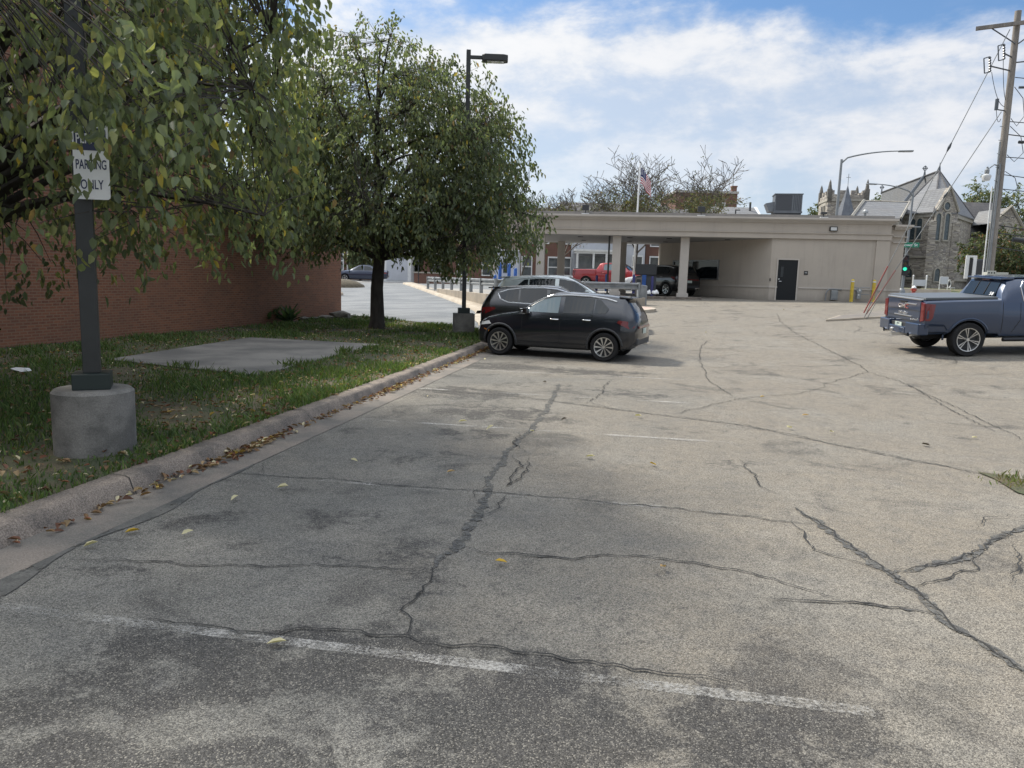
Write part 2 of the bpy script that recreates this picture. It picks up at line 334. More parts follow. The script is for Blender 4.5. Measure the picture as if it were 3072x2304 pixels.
A['land'] = surf('street_concrete', (0.30, 0.29, 0.27), (0.24, 0.235, 0.222), 0.3, 0.9, fine=0.12)
A['paint'] = surf('faded_line_paint', (0.50, 0.50, 0.48), (0.36, 0.355, 0.33), 5, 0.85, fine=0.4)
A['brick'] = brick_mat('orange_brick', (0.235, 0.092, 0.048), (0.14, 0.055, 0.033), (0.225, 0.15, 0.10))
A['brick_dark'] = brick_mat('dark_red_brick', (0.16, 0.065, 0.05), (0.13, 0.055, 0.045), (0.15, 0.12, 0.10), dirt=0.5)
A['stone'] = stone_mat('limestone'); A['trimstone'] = surf('dressed_stone', (0.36, 0.335, 0.285), (0.29, 0.27, 0.235), 2.0, 0.85)
A['pinn'] = surf('weathered_pinnacle', (.15, .14, .125), (.10, .095, .085), 3, .9)
A['slate'] = shingle_mat('slate_roof', (0.19, 0.195, 0.20), (0.15, 0.155, 0.165)); A['shingle'] = shingle_mat('dark_shingle', (0.075, 0.072, 0.075), (0.055, 0.055, 0.06))
A['stucco'] = surf('beige_stucco', (0.43, 0.383, 0.325), (0.395, 0.352, 0.30), 0.6, 0.9, bump=0.15, bscale=80, fine=0.05)
def weather(m, k=.22):
    t = NT(m.node_tree); b = [n for n in m.node_tree.nodes if n.type == 'BSDF_PRINCIPLED'][0]; src = b.inputs['Base Color'].links[0].from_socket
    tc = t.node('ShaderNodeTexCoord'); mp = t.node('ShaderNodeMapping', {0: tc.outputs['Object'], 'Scale': (2.2, 2.2, .16)}); z = t.node('ShaderNodeSeparateXYZ', {0: tc.outputs['Object']}).outputs[2]
    f = t.math('MULTIPLY', t.ramp(t.noise(mp.outputs[0], 1.6, 6, 0.7), 0.5, 0.75), k); f = t.math('MAXIMUM', f, t.math('MULTIPLY', t.ramp(t.math('ADD', z, t.math('MULTIPLY', t.noise(mp.outputs[0], 3, 4), 0.5)), 0.75, 0.2), k * 1.6))
    t.set(b, 'Base Color', t.mix(f, src, (0.16, 0.145, 0.125))); return m
weather(A['stucco'])
A['stucco_trim'] = surf('pale_stucco_trim', (0.48, 0.44, 0.39), (0.44, 0.405, 0.36), 1.0, 0.85)
A['soffit'] = surf('canopy_soffit', (0.34, 0.335, 0.33), None, rough=0.8)
A['dark_metal'] = surf('bronze_painted_steel', (0.017, 0.019, 0.018), (0.024, 0.026, 0.025), 3, 0.45, spec=0.5)
A['green_metal'] = surf('dark_green_cover', (0.012, 0.022, 0.019), None, rough=0.5)
A['galv'] = surf('galvanised_steel', (0.27, 0.28, 0.285), (0.19, 0.20, 0.205), 3.0, 0.42, metal=0.6)
A['galv_dull'] = surf('dull_galvanised_steel', (0.30, 0.315, 0.32), (0.22, 0.235, 0.24), 2.5, 0.55, metal=0.4)
A['steel_pole'] = surf('grey_lamp_steel', (0.20, 0.215, 0.225), None, rough=0.5, metal=0.3)
A['white'] = surf('white_paint', (0.72, 0.73, 0.72), (0.62, 0.63, 0.62), 3, 0.5); A['white_gloss'] = surf('white_enamel', (0.8, 0.8, 0.79), None, rough=0.35)
A['navy'] = surf('navy_sign_ink', (0.020, 0.028, 0.075), None, rough=0.5); A['black'] = surf('black_rubber', (0.016, 0.016, 0.017), None, rough=0.75, spec=0.3)
A['black_gloss'] = surf('black_plastic', (0.012, 0.012, 0.014), None, rough=0.35); A['grey_dark'] = surf('charcoal_plastic', (0.035, 0.037, 0.04), None, rough=0.6)
A['trim'] = surf('bright_trim', (0.82, 0.83, 0.84), None, rough=0.22, metal=0.55)
A['chrome'] = surf('chrome', (0.75, 0.76, 0.77), None, rough=0.12, metal=1.0); A['alloy'] = surf('machined_alloy', (0.62, 0.62, 0.61), None, rough=0.28, metal=0.9)
A['glass'] = surf('tinted_glass', (0.010, 0.014, 0.017), None, rough=0.05, spec=0.5); A['glass_clear'] = surf('clear_car_glass', (0.09, 0.135, 0.15), None, rough=0.04, spec=0.9)
A['winglass'] = surf('window_glass', (0.05, 0.06, 0.065), (0.10, 0.11, 0.11), 1.5, 0.08, spec=0.8)
A['tail'] = surf('red_tail_lens', (0.13, 0.008, 0.010), None, rough=0.15, coat=0.5); A['lens'] = surf('clear_lamp_lens', (0.55, 0.56, 0.55), None, rough=0.08, spec=0.8)
A['amber'] = surf('amber_reflector', (0.45, 0.16, 0.03), None, rough=0.3)
A['yellow'] = surf('bollard_yellow', (0.55, 0.40, 0.035), (0.47, 0.33, 0.03), 5, 0.55); A['blue'] = surf('bollard_blue', (0.02, 0.10, 0.36), (0.02, 0.08, 0.28), 4, 0.45)
A['indigo'] = surf('bollard_indigo', (0.035, 0.035, 0.14), None, rough=0.5); A['red'] = surf('guy_guard_red', (0.30, 0.085, 0.075), None, rough=0.5); A['hydrant_red'] = surf('hydrant_red', (0.36, 0.055, 0.03), None, rough=0.5)
A['door'] = surf('charcoal_door', (0.009, 0.011, 0.013), None, rough=0.5, spec=.3); A['bark'] = surf('dark_bark', (0.032, 0.027, 0.023), (0.055, 0.048, 0.04), 7, 0.95, bump=1.0, bscale=18, stretch=(1, 1, .35))
A['twig'] = surf('grey_twig_bark', (0.085, 0.074, 0.060), None, rough=0.9); A['wood'] = surf('weathered_pole_wood', (0.25, 0.225, 0.195), (0.17, 0.155, 0.14), 5, 0.9, bump=0.5, bscale=20, stretch=(1, 1, .08), fine=0.2)
A['wire'] = surf('cable_black', (0.03, 0.032, 0.034), None, rough=0.6); A['insul'] = surf('porcelain_grey', (0.07, 0.08, 0.09), None, rough=0.3)
A['leaf'] = leaf_mat('pear_leaf'); A['leaf_far'] = leaf_mat('far_leaf', 0.3, 0.6, 0.2); A['grass'] = leaf_mat('grass_blade', 0.3, 0.6, 0.2); A['litter'] = leaf_mat('dry_leaf', 0.15, 0.7, 0.2)
A['streetgreen'] = surf('street_sign_green', (0.0, 0.16, 0.085), None, rough=0.5); A['rock'] = surf('garden_rock', (0.20, 0.185, 0.16), (0.12, 0.115, 0.10), 6, 0.9, bump=0.6, bscale=20)
A['siding'] = surf('pale_siding', (0.50, 0.52, 0.56), (0.45, 0.47, 0.50), 1, 0.7); A['hvac'] = surf('rooftop_unit_grey', (0.13, 0.145, 0.16), (0.11, 0.12, 0.135), 2, 0.6); A['fin'] = surf('coil_fin', (0.055, 0.06, 0.068), None, rough=0.7)
A['mulch'] = surf('bark_mulch', (0.06, 0.05, 0.035), (0.10, 0.085, 0.055), 6, 0.95, bump=1, bscale=20)
A['stained'] = surf('leaded_glass', (0.03, 0.05, 0.06), (0.07, 0.09, 0.10), 4, 0.25)
def paint_mat(name, col, flake=0.25): return surf(name, col, None, rough=0.28, metal=flake, coat=1.0)
A['carblack'] = paint_mat('graphite_black_paint', (0.008, 0.011, 0.018), 0.3); A['carblack2'] = paint_mat('black_paint', (0.006, 0.006, 0.008), 0.1)
A['carsilver'] = paint_mat('pale_silver_paint', (0.50, 0.55, 0.54), 0.15); A['carblue'] = paint_mat('slate_blue_paint', (0.019, 0.038, 0.082), 0.25)
A['carred'] = paint_mat('bright_red_paint', (0.33, 0.022, 0.028), 0.1); A['carwhite'] = paint_mat('white_car_paint', (0.7, 0.7, 0.7), 0.0); A['carnavy'] = paint_mat('navy_car_paint', (0.02, 0.03, 0.06), 0.3)
def emit(name, col, k):
    m, t, b, out = new_mat(name); t.set(b, 'Base Color', (*col, 1)); t.set(b, 'Emission Color', (*col, 1)); t.set(b, 'Emission Strength', k); return m
A['green_light'] = emit('green_signal', (0.04, 0.8, 0.5), .45)
A['flag_red'] = surf('flag_red', (0.36, 0.03, 0.045), None, rough=0.8); A['flag_blue'] = surf('flag_blue', (0.02, 0.03, 0.11), None, rough=0.8); A['flag_white'] = surf('flag_white', (0.65, 0.65, 0.65), None, rough=0.8)
A['plate'] = surf('licence_plate', (0.62, 0.68, 0.60), (0.35, 0.45, 0.42), 12, 0.4)
# ------------------------------------------------------------------ the setting: ground, lot, kerb, lawn, drive
def gridxy(name, xs, ys, zf, mat):
    X, Y = np.meshgrid(xs, ys); nx, ny = len(xs), len(ys)
    Z = np.array([[zf(x, y) for x in xs] for y in ys]); v = np.stack([X.ravel(), Y.ravel(), Z.ravel()], 1)
    i = np.arange(nx - 1)[None, :] + nx * np.arange(ny - 1)[:, None]; i = i.ravel()
    o = npmesh(name, v, np.stack([i, i + 1, i + nx + 1, i + nx], 1), mat, smooth=True); return tag(o, kind='structure')
def rows(name, left, right, mat, dz, n=6, smooth=True):
    """a strip between two polylines, draped on the terrain"""
    v = []; m = len(left)
    for a, b in zip(left, right):
        for k in range(n + 1):
            x = a[0] + (b[0] - a[0]) * k / n; y = a[1] + (b[1] - a[1]) * k / n; v.append((x, y, ground_z(x, y) + dz))
    i = np.arange(n)[None, :] + (n + 1) * np.arange(m - 1)[:, None]; i = i.ravel()
    return npmesh(name, np.array(v), np.stack([i, i + 1, i + n + 2, i + n + 1], 1), mat, smooth=smooth)
def resample(pl, step):
    pl = [Vector((p[0], p[1])) for p in pl]; out = [pl[0]]
    for a, b in zip(pl, pl[1:]):
        n = max(1, int((b - a).length / step)); out += [a + (b - a) * k / n for k in range(1, n + 1)]
    return out
far = [60, 75, 95, 130, 180, 260, 400, 650, 900]
tag(gridxy('ground', np.array([-900, -500, -250, -140, -80, -50] + list(range(-30, 61, 3)) + [75, 100, 150, 250, 500, 900.]),
           np.array([-60, -30] + list(range(-12, 58, 3)) + far, dtype=float), lambda x, y: ground_z(x, y) - 0.05, A['land']), kind='structure')
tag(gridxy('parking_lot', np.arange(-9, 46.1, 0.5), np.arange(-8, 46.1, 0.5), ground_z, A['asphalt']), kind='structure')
tag(gridxy('street', np.arange(-60, 90.1, 5), np.array([53, 55, 57, 59, 61, 63, 65.]), lambda x, y: ground_z(x, y) - 0.02, A['asphalt_dark']), kind='structure')

# kerb and gutter
prof = [(0.0, 0.006), (0.42, 0.012), (0.46, 0.06), (0.50, 0.135), (0.54, 0.15), (0.70, 0.153), (0.74, 0.12)]
SS = list(np.arange(-13, 18.01, 0.5))
def kerb_strip(name, pr, mat, wob=0.006):
    v = []; m = len(pr)
    for s in SS:
        for d, z in pr:
            dd = d + (random.uniform(-wob, wob) if 0.44 < d < 0.73 else 0); p = kerb(s, dd, z); v.append(p[:])
    i = np.arange(m - 1)[None, :] + m * np.arange(len(SS) - 1)[:, None]; i = i.ravel()
    o = npmesh(name, np.array(v), np.stack([i, i + 1, i + m + 1, i + m], 1), mat, smooth=True); return tag(o, kind='structure')
kerb_strip('gutter', prof[:2], A['gutter']); kerb_strip('kerb', prof[1:], A['concrete'])
# kerb joints
for k, s in enumerate((-4.62, -0.9, 2.55, 6.2, 9.7, 13.2)):
    mb = MB(); pts = [kerb(s + random.uniform(-.02, .02) + (j * 0.012), d, z + 0.004) for j, (d, z) in enumerate([(0.40, 0.014), (0.455, 0.06), (0.50, 0.137), (0.545, 0.152), (0.62, 0.155), (0.70, 0.156)])]
    w = 0.011 if k == 0 else 0.005
    vs = []
    for p in pts: vs += [p - KU * w, p + KU * w]
    mb.add(vs, [(2 * j, 2 * j + 1, 2 * j + 3, 2 * j + 2) for j in range(len(pts) - 1)])
    tag(obj('kerb_joint', mb, A['crack']), kind='structure')

# stall lines
m, t, b, out = new_mat('worn_line_paint'); tc = t.node('ShaderNodeTexCoord'); at_ = t.node('ShaderNodeAttribute', attribute_name='paint_left')
t.set(b, 'Base Color', (0.45, 0.44, 0.41, 1)); t.set(b, 'Roughness', 0.88)
n2_ = t.noise(tc.outputs['Object'], 55, 4, 0.7); n_ = t.noise(tc.outputs['Object'], 3.5, 6, 0.7)
al = t.math('ADD', at_.outputs['Fac'], t.math('ADD', t.math('MULTIPLY', t.math('SUBTRACT', n2_, 0.5), 1.5), t.math('MULTIPLY', t.math('SUBTRACT', n_, 0.5), 1.2)))
al = t.ramp(al, 0.30, 1.0, 0.0, 0.72)
tr = t.node('ShaderNodeBsdfTransparent'); mx = t.node('ShaderNodeMixShader', {0: al, 1: tr.outputs[0], 2: b.outputs[0]}); t.l.new(mx.outputs[0], out.inputs[0]); A['worn'] = m
LINES = [(-3.02, -0.1, -5.0, [(405, 462), (550, 700), (740, 880), (945, 1190), (1250, 1560), (1950, 2510), (2330, 2512)]), (-0.02, -0.3, -4.6, [(1040, 1110)]), (2.96, -0.12, -5.0, [(1045, 1125), (1270, 1530), (1820, 2120)]),
         (5.92, 0.1, -4.9, [(1215, 1350), (1560, 1640), (1950, 2060)]), (8.86, 0.1, -5.0, [(1370, 1660), (1860, 2030)]), (11.8, 0.1, -4.9, [(1420, 1700)]), (14.7, 0.1, -4.9, [])]
def line_d(s, px):
    lo, hi = 2.0, -8.0
    for _ in range(40):
        m_ = (lo + hi) / 2; p = kerb(s, m_); v = np.array(p) - CAMP; q = 1536 + F * (v @ CR) / (v @ CF)
        if q < px: lo = m_
        else: hi = m_
    return lo
for i, (s, d0, d1, pats) in enumerate(LINES):
    mb = MB(); n = 110; sp_ = [(line_d(s, a_), line_d(s, c_)) for a_, c_ in pats]; vs = []; wt = []
    for k in range(n + 1):
        d = d0 + (d1 - d0) * k / n; w_ = .39 + .10 * math.sin(d * 5 + i)
        for hi, lo in sp_: w_ = max(w_, .39 + .23 * max(0, min(1, (hi - d) / .22 + .5)) * max(0, min(1, (d - lo) / .22 + .5)))
        for sg in (-.05, -.043, .043, .05): vs.append(kerb(s + sg + random.uniform(-.003, .003), d, 0.0040 + .0001 * i)); wt.append(w_ if abs(sg) < .045 else w_ - .35)
    mb.add(vs, [(4 * k + j, 4 * k + j + 1, 4 * k + j + 5, 4 * k + j + 4) for k in range(n) for j in range(3)])
    o = obj('stall_line', mb, A['worn'], fix=False); at2 = o.data.attributes.new('paint_left', 'FLOAT', 'POINT'); at2.data.foreach_set('value', wt); tag(o, kind='structure')

# cracks and sealed seams, given where they run over the lot
_h = [0.006]
def ribbon(name, px, w, mat, jit=0.03, step=0.09, taper=True):
    pts = resample([gnd(*p) for p in px], step); n = len(pts); _h[0] += 0.00035; vs = []
    ox = 0.0
    for i, p in enumerate(pts):
        d = (pts[min(i + 1, n - 1)] - pts[max(i - 1, 0)]); d = d.normalized() if d.length else Vector((1, 0)); nn = Vector((-d.y, d.x))
        ox = ox * 0.62 + random.uniform(-jit, jit) * 0.8
        ww = w * random.uniform(0.45, 1.3) * (min(1, 0.25 + min(i, n - 1 - i) / 10) if taper else 1)
        for sg in (-1, 1):
            q = p + nn * (ox + sg * ww / 2); vs.append((q.x, q.y, ground_z(q.x, q.y) + _h[0]))
    v = np.array(vs); i = 2 * np.arange(n - 1)
    return tag(npmesh(name, v, np.stack([i, i + 1, i + 3, i + 2], 1), mat), kind='structure')
SEALED = [([(1215, 1166), (1536, 1189), (1654, 1204), (1850, 1230), (2008, 1250), (2243, 1279), (2479, 1330), (2754, 1385), (2935, 1417)], .075),
          ([(2389, 1524), (2471, 1582), (2660, 1719), (2762, 1786), (2825, 1857), (2951, 1935), (3072, 2014), (3180, 2080)], .13),
          ([(2672, 1719), (2794, 1700), (2919, 1664), (2998, 1613), (3072, 1586), (3150, 1560)], .12),
          ([(1290, 1708), (1375, 1640), (1444, 1522), (1472, 1439), (1521, 1353), (1591, 1293), (1656, 1201), (1678, 1152)], .14),
          ([(2500, 1800), (2636, 1814), (2809, 1845)], .11), ([(1530, 1664), (1640, 1672), (1720, 1678)], .09),
          ]
CR_ = [[(1536, 1186), (1850, 1228), (2243, 1277), (2479, 1328), (2754, 1383), (2990, 1432)],
       [(690, 1420), (1000, 1440), (1300, 1465), (1536, 1483), (1900, 1514), (2200, 1545), (2471, 1582)],
       [(2389, 1524), (2471, 1582), (2660, 1719), (2762, 1786), (2825, 1857), (2951, 1935), (3072, 2014), (3180, 2080)],
       [(2672, 1719), (2794, 1700), (2919, 1664), (2998, 1613), (3072, 1586)], [(2746, 1770), (2801, 1739), (2927, 1711), (2935, 1676), (2905, 1662)], [(2746, 1725), (2801, 1739)],
       [(208, 1682), (300, 1680), (417, 1685), (590, 1696), (868, 1699), (1041, 1699), (1290, 1714)], [(300, 1622), (400, 1622)],
       [(1298, 1703), (1302, 1744), (1270, 1775), (1215, 1835), (1222, 1860), (1190, 1914)],
       [(1391, 1640), (1461, 1662), (1570, 1666), (1716, 1678), (1803, 1667), (1922, 1673), (2141, 1700), (2322, 1739), (2479, 1786), (2550, 1806)],
       [(2259, 1800), (2479, 1802), (2636, 1814), (2809, 1845)], [(2380, 1560), (2440, 1650), (2640, 1712)],
       [(400, 1858), (580, 1878), (826, 1910), (880, 1890), (1190, 1915), (1536, 1960), (1900, 2010), (2200, 2050)],
       [(2015, 1244), (2220, 1196), (2400, 1181), (2463, 1165), (2480, 1150), (2601, 1118), (2581, 1098), (2479, 1047), (2393, 1004), (2340, 965), (2330, 940)],
       [(2601, 1118), (2691, 1141), (2872, 1224), (3072, 1322)], [(2720, 1150), (2850, 1230), (2990, 1300)],
       [(2130, 1020), (2102, 1039), (2098, 1079), (2125, 1141), (2204, 1193)], [(2699, 1134), (2872, 1126), (3072, 1122)],
       [(2220, 1381), (2262, 1430), (2267, 1448), (2300, 1475), (2338, 1491)], [(1835, 1141), (1812, 1160), (1808, 1179), (1760, 1212)], [(1770, 1208), (1850, 1232)],
       [(1591, 1374), (1575, 1418), (1521, 1461), (1530, 1440), (1560, 1400), (1540, 1370)], [(1428, 1500), (1425, 1477), (1472, 1458)], [(1521, 1488), (1488, 1532), (1434, 1553)],
       [(1575, 1360), (1545, 1330), (1560, 1300)], [(1536, 1075), (1800, 1088), (2120, 1102), (2400, 1118), (2560, 1128)], [(1950, 1000), (2150, 985), (2330, 975)], [(2050, 935), (2250, 950), (2400, 962)],
       [(3050, 1640), (3060, 1700), (3040, 1760)], [(2930, 1590), (2960, 1560), (3040, 1550)], [(2560, 975), (2585, 985), (2560, 1000)], [(2820, 1100), (2870, 1090), (2860, 1075)],
       [(1160, 1718), (1230, 1722), (1285, 1712)], [(780, 1395), (795, 1420)]]
va, vb = [], []
for k in range(90):
    s_ = -13 + k * .15; w_ = (.11 + .05 * math.sin(s_ * 1.3) + .07 * math.sin(s_ * 3.7)) * min(1, max(0.02, (.35 - s_) / 1.2)); va.append(kerb(s_, .03)); vb.append(kerb(s_, -w_))
tag(rows('gutter_stain', va, vb, A['wet'], 0.0062, 2), kind='structure')
for px, w in SEALED: ribbon("sealed_seam", px, w * (.4 if w < .12 else .6), A['sealer'], .025, .05)
for px in CR_: ribbon('crack', px, 0.015, A['crack'], .030, .05)

# lawn between kerb and wall
def smax(d): return min(24.5, 18.0 + (d - 1.8) * 0.675)
LS, LD = 60, 40; v = []
for j in range(LD + 1):
    d = 0.72 + 13.5 * (j / LD) ** 1.25
    for i in range(LS + 1):
        s = -13 + (smax(d) + 13) * i / LS; bump = 0.035 * math.sin(s * 1.7 + d) * math.sin(d * 2.1 + s * .6) if 0 < j and 0 < i < LS else 0
        v.append(kerb(s, d, 0.142 + bump * 0.5)[:])
for j in range(LD + 1):
    d = 0.72 + 13.5 * (j / LD) ** 1.25; v.append(kerb(smax(d) + .03, d, -0.02)[:])
i = (np.arange(LS)[None, :] + (LS + 1) * np.arange(LD)[:, None]).ravel(); fc = np.stack([i, i + 1, i + LS + 2, i + LS + 1], 1)
b0 = (LS + 1) * (LD + 1); j = np.arange(LD); fc = np.concatenate([fc, np.stack([LS + j * (LS + 1), LS + (j + 1) * (LS + 1), b0 + j + 1, b0 + j], 1)])
tag(npmesh('lawn', np.array(v), fc, A['soil'], smooth=True), kind='structure')
sl = [gnd(320, 1080, .16), gnd(770, 1127, .16), gnd(1140, 1033, .16), gnd(750, 1013, .16)]
mb = MB(); mb.prism([p[:2] for p in sl], 0.05, 0.178); tag(obj('concrete_slab', mb, A['concrete_slab'], bevel=.012), kind='structure')
def in_slab(x, y):
    s_ = [(sl[(k + 1) % 4].x - sl[k].x) * (y - sl[k].y) - (sl[(k + 1) % 4].y - sl[k].y) * (x - sl[k].x) for k in range(4)]
    return all(q > 0 for q in s_) or all(q < 0 for q in s_)

# brick building along the lawn
WD = Vector((3.95, 14.93, 0)); WL = WD.length; WD.normalize(); W0 = Vector((-11.05, 16.07, 0)); WN = Vector((-WD.y, WD.x, 0)); W_RZ = math.atan2(WD.y, WD.x)
def wallpt(t, off=0.0): p = W0 + WD * t + WN * off; return p

# drive, apron and pale kerb beyond the lawn
DR = [(-1.15, 25.6), (-1.35, 28), (-1.75, 30.2), (-1.62, 31.8), (-1.75, 33), (-2.64, 36.7), (-3.7, 40.7), (-4.81, 44.75), (-6.4, 51), (-8.1, 57.8), (-9.2, 62)]
DL = [(-4.2, 27.6), (-6.2, 29.6), (-7.4, 31), (-7.8, 32), (-8.0, 33), (-9, 36.7), (-10, 40.7), (-11.1, 44.75), (-13, 51), (-17, 57.8), (-20, 62)]
tag(rows('driveway', DL, DR, A['asphalt_dark'], 0.012, 10), kind='structure')
tag(rows('concrete_apron', [(-1.15, 25.4), (-1.33, 28), (-1.73, 30.2), (-1.60, 31.8), (-1.73, 33), (-1.9, 34)], [(0.1, 24.6), (0.1, 28), (0.1, 30.2), (0.1, 31.8), (0.1, 33), (0.1, 34)], A['concrete_pale'], 0.016, 4), kind='structure')
KR = DR[3:]
def kerbline(name, line, mat, w=0.75, h=0.14):
    v = []; pr = [(0, 0.0), (0.06, h), (w * .35, h + .01), (w, h + .03), (w + .04, -.02)]; n = len(line)
    pts = resample(line, 0.8)
    for i, p in enumerate(pts):
        d = (pts[min(i + 1, len(pts) - 1)] - pts[max(i - 1, 0)]).normalized(); nn = Vector((d.y, -d.x))
        for o_, z in pr: q = p + nn * o_; v.append((q.x, q.y, ground_z(q.x, q.y) + z))
    m = len(pr); i = (np.arange(m - 1)[None, :] + m * np.arange(len(pts) - 1)[:, None]).ravel()
    return tag(npmesh(name, np.array(v), np.stack([i, i + 1, i + m + 1, i + m], 1), mat), kind='structure')
kerbline('drive_kerb', KR, A['concrete_pale'])
kerbline('drive_kerb', [(-20, 62.3), (-17, 52), (-11.6, 46.3), (-10.6, 44.4), (-10.9, 43)][::-1], A['concrete_pale'], 0.5)
# raised deck of the drive-through lanes with its retaining wall
deck = [(-1.0, 34.3), (-0.5, 33.6), (6.1, 35.9), (6.7, 40.2), (6.7, 53), (-6.8, 53), (-5.7, 49), (-4.3, 44.5), (-2.6, 39.5)]
mb = MB(); mb.prism([(x, y) for x, y in deck], 0.2, 1.13); tag(obj('drive_through_deck', mb, A['land']), kind='structure')
mb = MB(); edge_ = [(-4.5, 44.9), (-2.85, 39.6), (-1.2, 34.3), (-0.62, 33.42), (2.5, 34.5), (6.1, 35.72)]
for a, c in zip(edge_, edge_[1:]):
    a, c = Vector((*a, 0)), Vector((*c, 0)); d = (c - a); L = d.length; mid = (a + c) / 2
    mb.box((mid.x, mid.y, 0.70), (L + .1, .2, 1.04), math.atan2(d.y, d.x))
tag(obj('retaining_wall', mb, A['retain'], bevel=.01), 'low tan concrete retaining wall holding up the lanes below the guardrail', 'wall')
# rounded kerb islands
def island(name, pts, h, top, rimw=0.16):
    z = [ground_z(*p) for p in pts]; n = len(pts); c = Vector((sum(p[0] for p in pts) / n, sum(p[1] for p in pts) / n)); v = []
    for k, p in enumerate(pts): v.append((p[0], p[1], z[k] - .05))
    for k, p in enumerate(pts): v.append((p[0], p[1], z[k] + h))
    for k, p in enumerate(pts):
        q = Vector(p) + (c - Vector(p)).normalized() * rimw; v.append((q.x, q.y, z[k] + h + .01))
    mb = MB(); f = [(k, (k + 1) % n, n + (k + 1) % n, n + k) for k in range(n)] + [(n + k, n + (k + 1) % n, 2 * n + (k + 1) % n, 2 * n + k) for k in range(n)]
    mb.add(v, f, 0); mb.f.append(tuple(2 * n + k for k in range(n))); mb.m.append(1)
    return tag(obj(name, mb, [A['concrete_pale'], top]), kind='structure')
arc = [(5.05 + 1.05 * math.cos(a), 32.45 + 1.05 * math.sin(a)) for a in np.linspace(-1.9, 1.5, 9)]
island('kerb_island', arc + [(3.5, 34.2), (1.0, 33.6), (0.6, 32.6), (2.5, 31.9)], 0.13, A['redpad'])
island('kerb_island', [(11.4, 27.5), (12.4, 27.85), (13.4, 28.4), (14.6, 28.9), (17.0, 29.6), (20.5, 30.2), (21, 33), (18.5, 33.6), (15.5, 31.6), (12.6, 29.2)], 0.07, A['gutter'], .10)
# weeds growing in a broken patch of asphalt
pw = [gnd(2930, 1418), gnd(3010, 1428), gnd(3110, 1450), gnd(3120, 1500), gnd(3050, 1480), gnd(2985, 1440)]
mb = MB(); mb.add([(p.x, p.y, p.z + .0125) for p in pw], [tuple(range(6))]); tag(obj('broken_asphalt', mb, A['soil']), kind='structure')
# church lawn and far hill
v = []; xs = np.linspace(24, 110, 40); ys = np.array([66, 67.5, 69, 72, 76, 82, 95, 120, 160])
zz = lambda x, y: ground_z(x, y) + 0.03 + 0.55 * (1 - math.exp(-max(0, y - 66) / 3.0))
gridxy('church_lawn', xs, ys, zz, A['grassflat'])
hx = np.linspace(-500, 700, 60); hy = np.array([180, 200, 230, 270, 330, 420.])
def hill_z(x, y):
    k = max(0.0, min(1.0, (y - 180) / 110)); return -1 + k * (14 + 13 / (1 + math.exp(-(x - 110) / 25)) + 2 * math.sin(x * .03))
gridxy('hill', hx, hy, hill_z, surf('wooded_hill', (0.07, 0.085, 0.045), (0.10, 0.09, 0.055), 0.05, 0.95))

# ------------------------------------------------------------------ vegetation
def leaf_quads(P, D, N, L, Wd, fold=0.25):
    """two-part leaves at points P, pointing along D, facing N; each leaf is two quads folded on the midrib"""
    n = len(P); S = np.cross(D, N); S /= np.linalg.norm(S, axis=1, keepdims=True) + 1e-9; N = np.cross(S, D)
    L = L[:, None]; Wd = Wd[:, None]
    b = P; tp = P + D * L; a1 = P + D * L * .28 + S * Wd * .42 + N * Wd * fold; a2 = P + D * L * .66 + S * Wd * .32 + N * Wd * fold
    c1 = P + D * L * .28 - S * Wd * .42 + N * Wd * fold; c2 = P + D * L * .66 - S * Wd * .32 + N * Wd * fold
    v = np.stack([b, a1, a2, tp, c2, c1], 1).reshape(-1, 3); i = 6 * np.arange(n)
    f = np.concatenate([np.stack([i, i + 1, i + 2, i + 3], 1), np.stack([i, i + 3, i + 4, i + 5], 1)]); return v, f
def unit(a): return a / (np.linalg.norm(a, axis=1, keepdims=True) + 1e-9)
def palette(n, cols, w): 
    k = rng.choice(len(cols), n, p=np.array(w) / sum(w)); c = np.array(cols)[k] * rng.uniform(0.75, 1.25, (n, 1)); return np.clip(c, 0, 1)
GREENS = [(0.112, 0.140, 0.076), (0.136, 0.160, 0.084), (0.092, 0.116, 0.070), (0.18, 0.19, 0.078), (0.34, 0.27, 0.06), (0.15, 0.105, 0.05)]
def branch_path(a, b, sag=0.1, n=6, wob=0.08):
    a, b = np.array(a, float), np.array(b, float); L = np.linalg.norm(b - a); pts = []
    o = rng.normal(0, wob * L * .5, 3)
    for k in range(n + 1):
        t = k / n; p = a + (b - a) * t + o * math.sin(math.pi * t) * .5; p[2] += sag * L * math.sin(math.pi * t); pts.append(p)
    return pts
